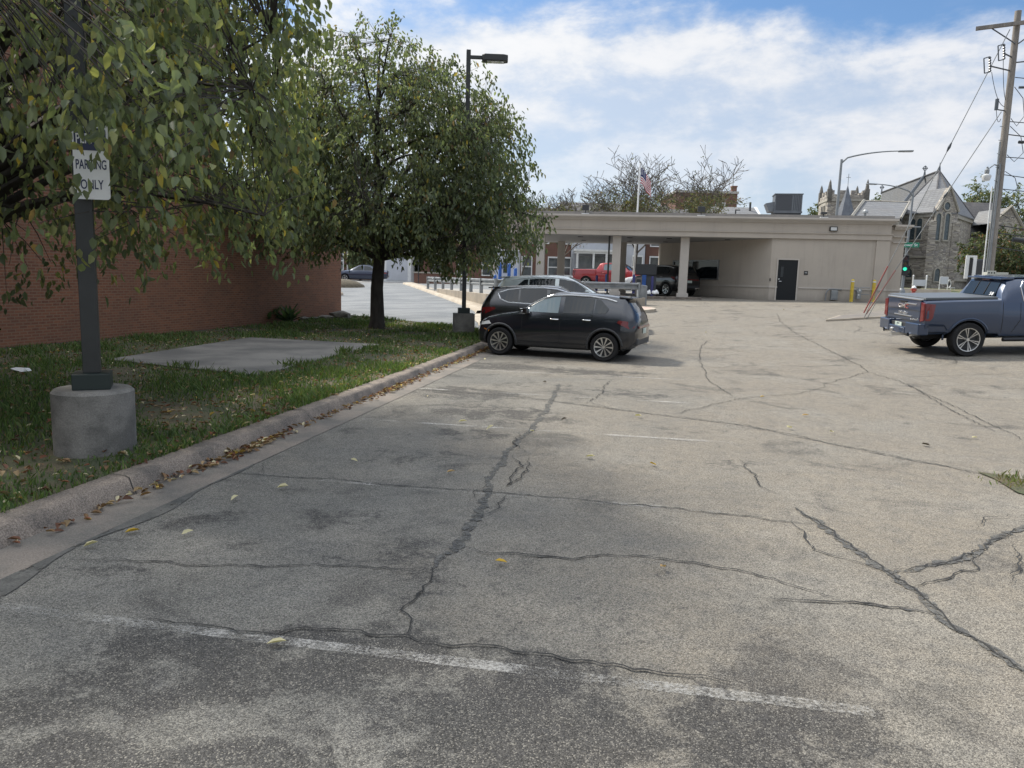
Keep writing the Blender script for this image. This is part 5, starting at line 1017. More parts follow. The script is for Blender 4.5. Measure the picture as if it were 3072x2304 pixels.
crossover('parked_crossover', 'pale silver crossover with roof rails, farthest of the three in the stalls', gz(1.75, 25.4), R(-9), A['carsilver'], k=1.10, silver=True, spokes=5, group='cars parked in the stalls')
vv = bw(-11.25, 4.3, .02); crossover('waiting_suv', 'boxy black vehicle waiting under the canopy beside the teller window', (vv.x, vv.y, max(vv.z, ground_z(vv.x, vv.y))), math.atan2(.81, -.58) + BY, A['carblack2'], 'car', 1.08, spokes=6)

def pickup(name, label, loc, rz, paint, detail=True, group=None):
    root = thing(name, label, 'pickup truck', loc, rz, group); s_ = (.96, .99)
    S = [(-2.98, .62, 1.33, 1.40, .985, .965, .93), (-2.93, .58, 1.35, 1.42, 1.0, .975, .94), (-2.2, .56, 1.37, 1.43, 1.015, .985, .95), (-1.12, .52, 1.38, 1.435, 1.015, .985, .95), (-1.08, .46, 1.36, 1.44, 1.015, .975, .94), (-1.02, .46, 1.34, 1.62, 1.015, .97, .82), (-.88, .46, 1.335, 1.86, 1.015, .97, .74), (-.67, .46, 1.33, 1.915, 1.015, .97, .735), (.3, .46, 1.32, 1.93, 1.015, .97, .735), (.75, .46, 1.31, 1.90, 1.015, .97, .74), (1.05, .46, 1.30, 1.72, 1.015, .97, .79), (1.42, .46, 1.27, 1.40, 1.01, .96, .86), (1.55, .46, 1.26, 1.33, 1.01, .95, .88), (2.4, .50, 1.20, 1.27, 1.0, .93, .86), (2.72, .50, 1.13, 1.21, .98, .90, .80), (2.86, .48, .98, 1.12, .92, .84, .72)]
    c = Car(root, S, paint, (-1.87, 1.87), .425); c.wheels4(.90, spokes=6 if detail else 5, split=detail, rimfrac=.70, wid=.27)
    c.patch('window', [(-.48, 1.37), (-.50, 1.70), (-.43, 1.80), (.30, 1.815), (.30, 1.36)] , A['glass_clear']); c.patch('window', [(.46, 1.36), (.46, 1.815), (.78, 1.79), (1.16, 1.44), (1.12, 1.35)], A['glass_clear'])
    c.strip('window_trim', [(-.54, 1.36), (-.56, 1.70), (-.48, 1.83), (.40, 1.845), (.80, 1.82), (1.22, 1.44), (1.15, 1.335), (-.46, 1.345), (-.54, 1.37)], .035, A['chrome'] if detail else paint)
    c.top('windscreen', 1.42, .80, .93, A['glass'], n=6)
    rwn = MB(); rwn.slab([(-1.093, -.66, 1.475), (-1.093, .66, 1.475), (-.935, .60, 1.80), (-.935, -.60, 1.80)], (-.012, 0, .005)); rg = obj('rear_window', rwn, A['glass'], root)
    if detail:
        mb = MB(); mb.slab([(-1.088, -.22, 1.50), (-1.088, -.20, 1.50), (-.935, -.20, 1.80), (-.935, -.22, 1.80)], (-.02, 0, .008)); mb.slab([(-1.088, .20, 1.50), (-1.088, .22, 1.50), (-.935, .22, 1.80), (-.935, .20, 1.80)], (-.02, 0, .008)); obj('window_bar', mb, A['black'], rg)
        tl = math.atan2(.158, .325); o = text('sticker', '58', .12, A['white'], rg, (-1.104, -.54, 1.53), (R(90) - tl, 0, R(-90)), .001, .15)
        mb = MB(); mb.b6(-.94, -.84, -.16, .16, 1.845, 1.885); obj('brake_light', mb, A['tail'], root, bevel=.01); mb = MB(); mb.b6(-1.0, -.67, -.70, .70, 1.885, 1.925); mb.b6(-.84, .9, -.68, .68, 1.926, 1.945); obj('roof_skin', mb, A['carsilver'] if False else paint, root, bevel=.015)
    # bed cover and tailgate
    mb = MB(); mb.b6(-2.95, -1.15, -.90, .90, 1.405, 1.475); obj('bed_cover', mb, surf('matte_bed_cover', (.085, .095, .105), None, rough=.45), root, bevel=.02)
    mb = MB(); mb.b6(-3.015, -2.975, -.80, .80, .86, 1.395); tg = obj('tailgate', mb, paint, root, bevel=.012)
    if detail:
        mb = MB(); mb.b6(-3.035, -2.93, -.82, .82, 1.396, 1.435); obj('tailgate_cap', mb, A['chrome'] if False else A['alloy'], tg, bevel=.01)
        mb = MB(); mb.b6(-3.022, -3.013, -.78, .78, 1.12, 1.135); mb.b6(-3.022, -3.013, -.78, .78, .94, .95); obj('tailgate_crease', mb, A['carblack'], tg)
        mb = MB(); mb.b6(-3.035, -3.012, -.17, .17, 1.295, 1.345); obj('tailgate_handle', mb, A['black_gloss'], tg, bevel=.006); mb = MB(); mb.b6(-3.03, -3.012, -.62, -.08, 1.27, 1.30); obj('handle_trim', mb, A['alloy'], tg, bevel=.005)
        for k_, (ch, yy) in enumerate((('G', .17), ('M', 0.0), ('C', -.17))): text('emblem', ch, .15, A['red'] if k_ == 2 else A['chrome'], tg, (-3.022, yy, 1.20), (R(90), 0, R(-90)), .006, .155)
        text('lettering', 'DENALI', .085, A['chrome'], tg, (-3.02, 0.0, 1.03), (R(90), 0, R(-90)), .005, .44); mb = MB(); mb.b6(-3.03, -3.012, -.42, .42, .955, .985); obj('handle_trim', mb, A['alloy'], tg, bevel=.006); text('lettering', 'SIERRA', .05, A['chrome'], tg, (-3.02, -.56, .90), (R(90), 0, R(-90)), .004, .32)
    for sd_ in (-1, 1):
        mb = MB(); mb.slab([(-3.02, sd_ * .82, .86), (-3.02, sd_ * .975, .90), (-3.015, sd_ * .972, 1.33), (-3.015, sd_ * .82, 1.36)], (.05, 0, 0)); lt = obj('tail_light', mb, A['tail'], root, bevel=.01)
        c.patch('tail_light', [(-2.975, .90), (-2.975, 1.33), (-2.74, 1.31), (-2.80, .98), (-2.86, .90)], A['tail'], sides=(sd_,), off=.012)
    mb = MB(); mb.b6(-3.16, -2.90, -.40, .40, .52, .70); mb.slab([(-3.16, .40, .52), (-3.12, .98, .54), (-3.12, .98, .83), (-3.16, .40, .83)], (.26, 0, 0)); mb.slab([(-3.16, -.40, .52), (-3.12, -.98, .54), (-3.12, -.98, .83), (-3.16, -.40, .83)], (.26, 0, 0)); bp_ = obj('bumper', mb, paint if detail else A['chrome'], root, bevel=.025)
    if detail:
        mb = MB(); mb.b6(-3.10, -2.92, -.395, .395, .70, .79); obj('bumper_step', mb, A['grey_dark'], bp_); c.patch('bumper_corner', [(-2.97, .55), (-2.97, .82), (-2.50, .80), (-2.40, .68), (-2.45, .55)], paint, off=.03)
        mb = MB(); mb.b6(-3.125, -3.105, -.16, .16, .62, .79); pl_ = obj('licence_plate', mb, A['plate'], bp_); text('lettering', 'IOWA', .05, A['navy'], pl_, (-3.127, 0, .755), (R(90), 0, R(-90)), .001, .13)
        for sd_ in (-1, 1): mb = MB(); mb.lathe([(.055, -3.17), (.055, -2.95), (.035, -2.95), (.035, -3.17)], (0, sd_ * .62, .53), 16, 'x', cap=False); obj('exhaust_tip', mb, A['chrome'], root)
        mb = MB(); mb.b6(-3.30, -2.7, -.05, .05, .44, .52); mb.lathe([(0, .06), (.045, .03), (.045, -.01), (.02, -.05), (.02, -.09)], (-3.28, 0, .60), 12); obj('tow_hitch', mb, A['alloy'], root)
        mb = MB(); mb.tube([(-1.0, -1.0, .42), (1.35, -1.0, .42)], .05, 10); obj('side_step', mb, A['black_gloss'], root); mb = MB(); mb.tube([(-1.0, 1.0, .42), (1.35, 1.0, .42)], .05, 10); obj('side_step', mb, A['black_gloss'], root)
        mb = MB(); mb.b6(-2.8, 2.6, -.5, .5, .40, .60); obj('chassis', mb, A['black'], root); mb = MB(); mb.tube([(-1.87, -.8, .42), (-1.87, .8, .42)], .07, 10); mb.tube([(-2.5, .35, .40), (-2.0, .35, .40)], .10, 12); obj('axle', mb, A['galv_dull'], root)
    for wx in (-1.87, 1.87): c.strip('arch_flare', [(wx + .53 * math.cos(a), .425 + .53 * math.sin(a)) for a in np.linspace(-.05, math.pi + .05, 13)], .05, paint, off=.02)
    for line in ([(-1.06, 1.36), (-1.06, .60)], [(-.62, 1.33), (-.62, .9), (-.80, .60)], [(.41, 1.34), (.41, .52)], [(1.35, 1.26), (1.38, .52)]): c.strip('door_seam', line, .014, A['black'], off=.004)
    c.handle(-.40, 1.16, A['chrome'] if detail else paint, .26); c.handle(.62, 1.15, A['chrome'] if detail else paint, .26); c.mirror(1.10, 1.36, A['chrome'] if detail else A['black_gloss'], .26)
    c.endplate('grille', -.66, .66, .62, 1.06, A['black_gloss'], True, .02, .06, bevel=.02); mb = MB(); mb.b6(2.87, 2.90, -.70, .70, 1.05, 1.10); mb.b6(2.87, 2.90, -.70, .70, .80, .84); obj('grille_bar', mb, A['chrome'], root, bevel=.008); c.patch('head_light', [(2.55, .88), (2.55, 1.04), (2.82, 1.02), (2.82, .90)], A['lens'], off=.012)
    c.endplate('bumper', -.90, .90, .42, .60, A['chrome'], True, .06, .2, bevel=.03); return root
w1, w2 = gnd(2893, 1069), gnd(2777, 1046); axl = (w2 - w1); axl.z = 0; axl.normalize(); hd_ = Vector((axl.y, -axl.x, 0)); _rot = Matrix.Rotation(R(-8), 3, 'Z'); axl = _rot @ axl; hd_ = _rot @ hd_
tc_ = w1 + axl * .95 + hd_ * 1.88
TRZ = math.atan2(hd_.y, hd_.x)
tr_ = pickup('pickup_truck', 'slate blue pickup seen from behind with a flat bed cover and chrome trim', (tc_.x, tc_.y, w1.z), TRZ, A['carblue'])
zf, zr = ground_z(*(tc_ + hd_ * 1.87).xy), ground_z(*(tc_ - hd_ * 1.87).xy); zl, zrt = ground_z(*(tc_ + axl * .9).xy), ground_z(*(tc_ - axl * .9).xy)
tr_.location.z = (zf + zr) / 2; tr_.rotation_euler = (math.atan2(zl - zrt, 1.8), -math.atan2(zf - zr, 3.74), TRZ)
rp = at(1840, 850, 58).x; pickup('pickup_truck', 'bright red pickup crossing the street seen between the canopy pillars', gz(rp, 58.0), R(-27), A['carred'], False)
def sedan(name, label, loc, rz, paint, group=None):
    root = thing(name, label, 'car', loc, rz, group); S = [(-2.3, .45, .80, .95, .70, .66, .55), (-2.2, .32, .88, 1.02, .84, .78, .66), (-1.6, .24, .95, 1.08, .90, .82, .68), (-1.35, .22, .96, 1.16, .90, .83, .64), (-.75, .21, .96, 1.42, .90, .83, .56), (-.2, .21, .955, 1.46, .90, .83, .56), (.2, .21, .95, 1.42, .90, .83, .57), (.95, .22, .92, 1.02, .90, .82, .68), (1.9, .24, .80, .86, .86, .78, .64), (2.25, .30, .66, .74, .72, .66, .54), (2.32, .36, .58, .64, .60, .55, .45)]
    c = Car(root, S, paint, (-1.4, 1.38), .32); c.wheels4(.78, spokes=5); c.patch('window', [(.68, .98), (.22, 1.31), (-.15, 1.36), (-.15, .985)], A['glass']); c.patch('window', [(-.25, .985), (-.25, 1.36), (-.70, 1.31), (-1.10, 1.05), (-1.05, .99)], A['glass']); c.top('windscreen', .92, .25, .92, A['glass'], n=5); c.top('rear_window', -.82, -1.36, .9, A['glass'], n=5)
    c.patch('head_light', [(1.85, .62), (1.85, .72), (2.2, .66), (2.2, .58)], A['lens'], off=.01); c.patch('tail_light', [(-1.95, .72), (-1.95, .86), (-2.25, .84), (-2.25, .74)], A['tail'], off=.01); c.endplate('grille', -.4, .4, .40, .54, A['black_gloss'], True); return root
sedan('passing_car', 'white car half hidden behind the drive-up machine, nose next to the red pickup', gz((1948 - 1536) / F * 55.5, 55.5), R(172), A['carwhite'])
sedan('parked_car', 'navy car parked across the street, left of the big dark trunk', gz((1082 - 1536) / F * 66, 66), R(185), A['carnavy'])
# ------------------------------------------------------------------ utility pole, guys, street lamps
def wire_sag(a, b, sag, n=14): a, b = Vector(a), Vector(b); return [a + (b - a) * k / n - Vector((0, 0, sag * 4 * (k / n) * (1 - k / n))) for k in range(n + 1)]
UPY = 25.0; ub = at(2962, 880, UPY); ub.z = ground_z(ub.x, ub.y); ut = at(3055, 33, UPY)
up = thing('utility_pole', 'tall weathered wooden utility pole with a crossarm, white conduits and many cables', 'utility pole', tuple(ub)); UH = ut.z - ub.z
lx = (ut.x - ub.x)
def pp_(h, dx=0, dy=0): return (lx * h / UH + dx, dy, h)
mb = MB(); mb.tube([pp_(-.3), pp_(UH * .5), pp_(UH)], [.128, .112, .095], 16); obj('pole', mb, A['wood'], up, smooth=60)
for dx, dy, h, m_, r_ in ((-.155, -.06, UH * .60, 'galv_dull', .028), (-.215, .0, UH * .46, 'white', .022), (-.12, -.12, UH * .53, 'galv', .038)):
    mb = MB(); mb.tube([pp_(-.2, dx, dy), pp_(h, dx, dy)], r_, 10); obj('conduit', mb, A[m_], up, smooth=60)
mb = MB(); a_r = R(-32); ca, sa = math.cos(a_r), math.sin(a_r); c_ = Vector(pp_(UH - .42)); armL = 1.15
mb.box((c_.x + .10 * sa, c_.y - .18, c_.z), (armL * 2, .09, .11), a_r); obj('crossarm', mb, A['wood'], up)
mb = MB(); e_ = Vector((c_.x - .75 * ca, c_.y - .18 - .75 * sa, c_.z - .05)); mb.tube([e_, pp_(UH - 1.0, -.05, -.1)], .02, 6); e2 = Vector((c_.x + .75 * ca, c_.y - .18 + .75 * sa, c_.z - .05)); mb.tube([e2, pp_(UH - 1.0, .05, -.1)], .02, 6); obj('arm_brace', mb, A['insul'], up)
def cutout(h, dx, dy, k=1):
    mb = MB(); c0 = Vector(pp_(h, dx, dy)); mb.tube([pp_(h - .05, 0, 0), c0 + Vector((.1, 0, 0))], .022, 6); mb.tube([c0 + Vector((-.05, 0, -.22)), c0 + Vector((-.12, 0, .22))], .018, 6); mb.tube([c0 + Vector((-.12, 0, .22)), c0 + Vector((.06, 0, .28))], .018, 6); mb.tube([c0 + Vector((-.05, 0, -.22)), c0 + Vector((.10, 0, -.18))], .018, 6)
    q0, q1 = c0 + Vector((.06, 0, .28)), c0 + Vector((.12, 0, -.18)); n = 12
    mb.tube([q0 + (q1 - q0) * j / n for j in range(n + 1)], [.045 if j % 2 else .022 for j in range(n + 1)], 8); obj('fuse_cutout', mb, A['insul'], up)
cutout(UH - 1.35, -.55, -.25); cutout(UH - 1.75, -.98, -.30); cutout(UH - 1.5, .75, -.3)
mb = MB(); c0 = Vector(pp_(UH - 2.85, -.42, -.1)); mb.tube([c0 + Vector((0, 0, .17)), c0 + Vector((0, 0, -.17))], .055, 10); mb.tube([c0 + Vector((0, 0, -.15)), pp_(UH - 3.02, 0, 0)], .02, 6); obj('arrester', mb, A['insul'], up)
tfm = MB(); q = Vector(pp_(UH - 2.6, .75, -.15)); tfm.lathe([(.0, .0), (.24, .02), (.26, .1), (.26, .75), (.20, .82), (0, .84)], q, 20); tfm.tube([(q.x - .5, q.y + .1, q.z + .3), (q.x, q.y, q.z + .3)], .04, 8); obj('transformer', tfm, A['insul'], up, smooth=40)
for k_, (h0, h1, dx) in enumerate(((UH - 1.3, UH - 2.7, -.45), (UH - 1.9, UH - 2.9, -.75), (UH - 3.3, UH - 2.9, -.3))):
    mb = MB(); mb.tube(wire_sag(pp_(h0, dx, -.2), pp_(h1, -.12 if k_ < 2 else -.4, -.05), .25), .009, 5); obj('jumper', mb, A['wire'], up)
mb = MB()
for h, sgn, out_ in ((UH - 2.0, 1, 14), (UH - 3.35, 1, 14), (UH - 3.75, 1, 14), (UH - 4.45, 1, 14), (UH - 5.0, 1, 14), (UH - 5.45, 1, 14), (UH - 6.6, 1, 14), (UH - 6.85, 1, 14), (UH - 7.3, 1, 14)):
    mb.tube(wire_sag(pp_(h, .1, -.05), (out_, -1 - random.random(), h + random.uniform(-.6, .5)), random.uniform(.2, .5)), random.choice((.011, .014, .018)), 5)
for h, hh, w_ in ((UH - 3.5, 1.1, .45), (UH - 4.9, .7, .4), (UH - 5.6, .8, .6), (UH - 2.3, 1.2, .35)):
    mb.tube([pp_(h, .08, -.1), pp_(h - hh * .3, .08 + w_ * .7, -.2), pp_(h - hh * .75, .08 + w_, -.2), pp_(h - hh, .08 + w_ * .5, -.15), pp_(h - hh * .8, .08, -.1)], .011, 5)
obj('cable', mb, A['wire'], up)
mb = MB(); mb.tube([pp_(UH - 7.05, .45, -.3), pp_(UH - 7.12, 1.1, -.35)], .075, 12); mb.tube([pp_(UH - 4.0, .35, -.2), pp_(UH - 4.0, .5, -.2)], .05, 8); obj('splice_case', mb, A['wire'], up, smooth=50)
mb = MB(); mb.tube([pp_(UH - 4.75, 0, 0), pp_(UH - 4.70, -.3, -.12), pp_(UH - 4.85, -.52, -.2)], .02, 8); obj('lamp_arm', mb, A['galv_dull'], up)
q = Vector(pp_(UH - 5.12, -.56, -.2)); mb = MB(); mb.lathe([(.0, -.10), (.10, -.10), (.14, .02), (.13, .07), (.06, .11)], q, 20); lh = obj('lamp_shade', mb, A['lens'], up, smooth=40); mb = MB(); mb.lathe([(.06, .11), (.07, .14), (.07, .24), (.03, .27), (.03, .33), (0, .33)], q, 16); obj('lamp_housing', mb, A['galv_dull'], lh, smooth=40)
mb = MB()
for h in np.arange(UH - 5.2, UH - 3.2, .42): mb.tube([pp_(h, -.12, -.08), pp_(h, -.25, -.12)], .012, 5)
obj('step_bolt', mb, A['galv_dull'], up)
anc = gnd(2584, 953, .05)
def guy(px0, py0, lab, mat_, g_top, off):
    a = at(px0, py0, UPY - .1); b = anc + Vector(off); r = thing('guy_wire', lab, 'guy wire', tuple(b), 0, 'guy wires of the utility pole'); d = a - b
    mb = MB(); mb.tube([(0, 0, -.3), d * .2, d], .013, 6); obj('cable', mb, A['galv_dull'], r)
    mb = MB(); f0, f1 = .02, g_top; mb.tube([d * f0, d * f1], .025, 10); obj('guard', mb, mat_, r, smooth=60)
    mb = MB(); mb.tube([d * .62, d * .635, d * .65], [.02, .05, .02], 8); obj('insulator', mb, A['insul'], r)
guy(3030, 88, 'upper guy wire running from the pole top, red guard at its foot', A['red'], .207, (0, 0, 0))
guy(3004, 335, 'lower guy wire from the pole lamp, pale red guard at its foot', surf('faded_guard', (.36, .19, .17), None, rough=.6), .262, (.10, .02, 0))
def street_lamp(lab, base, top, arm_end, rise):
    t_ = thing('street_lamp', lab, 'street lamp', tuple(base), 0, 'tall street lamps by the church'); d = top - base; e = arm_end - base
    mb = MB(); mb.tube([(0, 0, 0), d * .5, d], [.13, .10, .075], 12); obj('pole', mb, A['steel_pole'], t_, smooth=60)
    n = 10; pts = []
    for k in range(n + 1): s = k / n; p = d + (e - d) * s; p.z = d.z + (e.z - d.z) * (1 - (1 - s) ** 2.3); pts.append(p)
    pts[0] = d - Vector((0, 0, .25)); mb = MB(); mb.tube(pts, list(np.linspace(.06, .035, n + 1)), 8); obj('arm', mb, A['steel_pole'], t_, smooth=60)
    h = (e - d); h.z = 0; h.normalize(); mb = MB(); mb.box((e.x + h.x * .35, e.y + h.y * .35, e.z - .02), (.9, .3, .09), math.atan2(h.y, h.x)); hd = obj('lamp_head', mb, A['steel_pole'], t_, bevel=.03); mb = MB(); mb.box((e.x + h.x * .45, e.y + h.y * .45, e.z - .072), (.5, .22, .012), math.atan2(h.y, h.x)); obj('lens', mb, A['lens'], hd); return t_
b1 = at(2497, 860, 52); b1.z = ground_z(b1.x, b1.y); t1 = at(2525, 478, 52); b1.x = t1.x - .05
street_lamp('street lamp rising behind the beige roof with its arm curving right', b1, t1, at(2700, 453, 51), 1)
b2 = at(2704, 884, 63); b2.z = ground_z(b2.x, b2.y); t2 = at(2740, 580, 63)
sl2 = street_lamp('street lamp on the traffic signal mast with its arm reaching left', b2, t2, at(2627, 552, 62.4), 1)
mb = MB(); mb.lathe([(.26, -.02), (.26, .25), (.18, .45), (.14, .5)], n=14); obj('base_shroud', mb, A['steel_pole'], sl2, smooth=40)
q1_ = at(2716, 790, 62.7); sig = thing('traffic_signal', 'black traffic signal showing green on the mast by the church', 'traffic signal', tuple(q1_), R(-22))
mb = MB(); mb.b6(-.24, .24, -.12, .14, -.98, .66); obj('housing', mb, A['black_gloss'], sig, bevel=.03)
for z, nm, mt in ((.42, 'red_lens', surf('unlit_red', (.05, .008, .008), None, rough=.2)), (0.0, 'amber_lens', surf('unlit_amber', (.06, .035, .005), None, rough=.2)), (-.20, 'green_lens', A['green_light'])):
    zz_ = z if z > 0 else (-.02 if z == 0 else -.0)
for z, nm, mt in ((.42, 'red_lens', surf('unlit_red', (.05, .008, .008), None, rough=.2)), (-.02, 'amber_lens', surf('unlit_amber', (.06, .035, .005), None, rough=.2)), (-.46, 'green_lens', A['green_light'])):
    mb = MB(); mb.lathe([(0, -.135), (.145, -.13), (.145, -.12)], (0, 0, z), 20, 'y'); obj(nm, mb, mt, sig); mb = MB(); mb.lathe([(.17, -.36), (.17, -.12)], (0, 0, z), 20, 'y'); m0 = MB(); n_ = 20; keepf = [f for f in mb.f if len(f) == 4 and sum(mb.v[i][2] for i in f) / 4 > z - .05]; m0.add(mb.v, keepf); obj('visor', m0, A['black_gloss'], sig)
sig2 = thing('traffic_signal', 'smaller black signal housing mounted low on the mast below the lit one', 'traffic signal', tuple(at(2722, 812, 62.8)), R(40)); mb = MB(); mb.b6(-.18, .18, -.12, .14, -.42, .42); obj('housing', mb, A['black_gloss'], sig2, bevel=.03); mb = MB(); mb.b6(-.14, .14, -.135, -.121, -.36, .36); obj('screen', mb, A['glass'], sig2)
ss = thing('street_sign', 'green street name sign reading Iowa St on the signal mast', 'sign', tuple(at(2731, 735, 62.6)), R(-20)); mb = MB(); mb.b6(-.66, .66, -.012, .012, -.2, .2); obj('panel', mb, A['streetgreen'], ss, bevel=.01); text('lettering', 'Iowa St', .30, A['white'], ss, (0, -.0135, 0), (R(90), 0, 0), .002, 1.08); mb = MB(); mb.b6(-.05, .05, .012, .2, -.06, .06); obj('bracket', mb, A['galv_dull'], ss)
fs = thing('street_sign', 'small pale cross bracket sign higher on the signal mast', 'sign', tuple(at(2742, 681, 62.8)), R(-10)); mb = MB(); mb.tube([(-.42, 0, 0), (.5, 0, 0)], .05, 8); obj('bracket', mb, A['galv'], fs)
# back of a two-leaf sign and the pole's meter cabinet
q = at(2908, 832, 31); bs = thing('pylon_sign', 'black and white striped sign panel left of the utility pole', 'sign', (q.x, q.y, ground_z(q.x, q.y)), R(-15)); hh_ = q.z - ground_z(q.x, q.y)
mb = MB(); mb.b6(-.06, .06, -.05, .05, 0, hh_ + .75); obj('post', mb, A['black_gloss'], bs); mb = MB(); mb.b6(-.20, -.065, -.03, .03, hh_ - .05, hh_ + .80); mb.b6(.065, .20, -.03, .03, hh_ - .05, hh_ + .80); mb.b6(-.20, .20, -.031, .031, hh_ + .80, hh_ + .88); obj('panel', mb, A['white'], bs)
q = at(2934, 838, 33); cbx = thing('signal_cabinet', 'tall dark cabinet behind the striped sign and the utility pole', 'cabinet', (q.x, q.y, ground_z(q.x, q.y)), R(-15)); mb = MB(); mb.b6(-.22, .22, -.2, .2, 0, 2.2); obj('cabinet', mb, A['fin'], cbx, bevel=.02); mb = MB(); mb.b6(-.18, .18, -.215, -.201, .2, 2.1); obj('door', mb, A['grey_dark'], cbx)
q = at(2985, 838, 24.4); mc = thing('meter_cabinet', 'pale grey metal cabinet behind the truck roof at the foot of the pole', 'cabinet', (q.x, q.y, ground_z(q.x, q.y)), R(-8)); hh_ = q.z - ground_z(q.x, q.y) + .22
mb = MB(); mb.b6(-.30, .34, -.1, .2, 0.2, hh_); obj('cabinet', mb, surf('pale_cabinet', (.42, .43, .38), None, rough=.5), mc, bevel=.01); mb = MB(); mb.b6(-.31, -.05, -.13, -.101, hh_ - .25, hh_ + .05); mtr = obj('meter_box', mb, surf('pale_cabinet', (.46, .47, .42), None, rough=.5), mc); mb = MB(); [mb.lathe([(0, -.14), (.025, -.135)], (-.26 + .08 * k, 0, hh_ - .02), 10, 'y') for k in range(3)]; obj('knob', mb, A['black'], mtr)
# flagpole and flag
fb = at(1899, 855, 52); fb.z = 1.17; ft = at(1921, 487, 52); fp = thing('flagpole', 'white flagpole rising behind the canopy', 'flagpole', tuple(fb)); d = ft - fb
mb = MB(); mb.tube([(0, 0, 0), d], [.075, .05], 12); obj('pole', mb, A['white'], fp, smooth=60); mb = MB(); mb.lathe([(0, -.07), (.06, -.04), (.07, 0), (.05, .05), (0, .07)], d, 12); obj('finial', mb, A['galv'], fp)
fl = thing('flag', 'striped red and white flag with a blue corner hanging limp from the flagpole', 'flag', tuple(fb + d * .965)); nx_, ny_ = 16, 13; v = []
for j in range(ny_ + 1):
    for i_ in range(nx_ + 1):
        u_, w_ = i_ / nx_, j / ny_; x = .08 + .72 * u_ ** .9; z = -.05 - 1.0 * w_ - .95 * u_ ** 1.15 + .05 * math.sin(u_ * 9); y = .13 * math.sin(u_ * 9 + w_ * 2) * (.3 + u_); v.append((x, y, z))
mb = MB()
for j in range(ny_):
    for i_ in range(nx_):
        k_ = 0 if i_ < 7 and j < 7 else 1 + j % 2; mb.add([v[j * (nx_ + 1) + i_], v[j * (nx_ + 1) + i_ + 1], v[(j + 1) * (nx_ + 1) + i_ + 1], v[(j + 1) * (nx_ + 1) + i_]], [(0, 1, 2, 3)], k_)
cl_ = obj('cloth', mb, [A['flag_blue'], A['flag_red'], A['flag_white']], fl, fix=False)
bm = bmesh.new(); bm.from_mesh(cl_.data); bmesh.ops.remove_doubles(bm, verts=bm.verts, dist=1e-4); bm.to_mesh(cl_.data); bm.free(); s_ = cl_.modifiers.new('t', 'SOLIDIFY'); s_.thickness = .006
st_ = MB(); bm = bmesh.new()
for a_ in range(5):
    for c_ in range(4):
        p0 = Vector(v[(1 + a_) * (nx_ + 1) + 1 + int(c_ * 1.6)]); st_.box((p0.x, p0.y - .012, p0.z), (.035, .006, .035))
obj('stars', st_, A['flag_white'], fl)
# hydrant
q = at(2740, 885, 61); hy = thing('fire_hydrant', 'red fire hydrant with a white cap on the church corner', 'hydrant', (q.x, q.y, ground_z(q.x, q.y)))
mb = MB(); mb.lathe([(.2, 0), (.2, .06), (.13, .08), (.13, .5), (.17, .52), (.17, .56)], n=16); mb.lathe([(.07, -.22), (.07, .22)], (0, 0, .42), 10, 'x'); mb.lathe([(.09, -.2), (.09, 0)], (0, 0, .36), 10, 'y'); obj('barrel', mb, A['hydrant_red'], hy, smooth=40); mb = MB(); mb.lathe([(.17, .56), (.15, .66), (.08, .73), (.04, .75), (.04, .80), (0, .80)], n=16); obj('cap', mb, A['white'], hy, smooth=40)

# ------------------------------------------------------------------ the stone church
GZ = 2.1
ch = thing('stone_church', 'grey limestone church with a steep slate roof, lancet windows and a battlemented tower', 'church', (0, 0, 0))
def P2(px, Y, py=690): return Vector((at(px, py, Y).x, Y))
def zat(px, py, Y): return at(px, py, Y).z
Ac, Bc, Cc, Dc = P2(2690, 83), P2(2797, 79.3), P2(2864, 80.3), P2(2912, 86); Ec, Fc = P2(2900, 112), P2(2640, 108)
ez = zat(2797, 634, 79.3); poly = [Ac, Bc, Cc, Dc, Ec, Fc]
mb = MB(); mb.prism([tuple(p) for p in poly], .8, ez); obj('wall', mb, A['stone'], ch)
apx = at(2818, 512, 88); rb = apx + Vector((3.6, 21, 0)); c0 = Vector((sum(p.x for p in poly) / 6, sum(p.y for p in poly) / 6))
ev = [Vector((p.x + (p - c0).normalized().x * .35, p.y + (p - c0).normalized().y * .35, ez - .05)) for p in poly]
mb = MB(); vs = ev + [apx, rb] + [p - Vector((0, 0, .12)) for p in ev]; mb.add(vs, [(0, 1, 6), (1, 2, 6), (2, 3, 6), (3, 4, 7, 6), (4, 5, 7), (5, 0, 6, 7)] + [(k, (k + 1) % 6, 8 + (k + 1) % 6, 8 + k) for k in range(6)] + [(8, 9, 10, 11, 12, 13)]); obj('roof', mb, A['slate'], ch)
mb = MB()
for p in (ev[0], ev[1], ev[2], ev[3]): mb.tube([p + Vector((0, 0, .03)), apx], .09, 6)
mb.tube([apx, rb], .11, 6); obj('ridge_cap', mb, A['shingle'], ch)
mb = MB()
for a, c in zip(poly[:4] + [poly[5]], poly[1:5] + [poly[0]]): 
    d = (c - a); m_ = (a + c) / 2; n_ = Vector((d.y, -d.x)).normalized() * .06; mb.box((m_.x + n_.x, m_.y + n_.y, ez - .35), (d.length + .1, .16, .35), math.atan2(d.y, d.x)); mb.box((m_.x + n_.x, m_.y + n_.y, zat(2797, 770, 79.3)), (d.length + .1, .2, .22), math.atan2(d.y, d.x)); mb.box((m_.x + n_.x, m_.y + n_.y, 3.1), (d.length + .1, .3, .25), math.atan2(d.y, d.x))
obj('string_course', mb, A['trimstone'], ch)
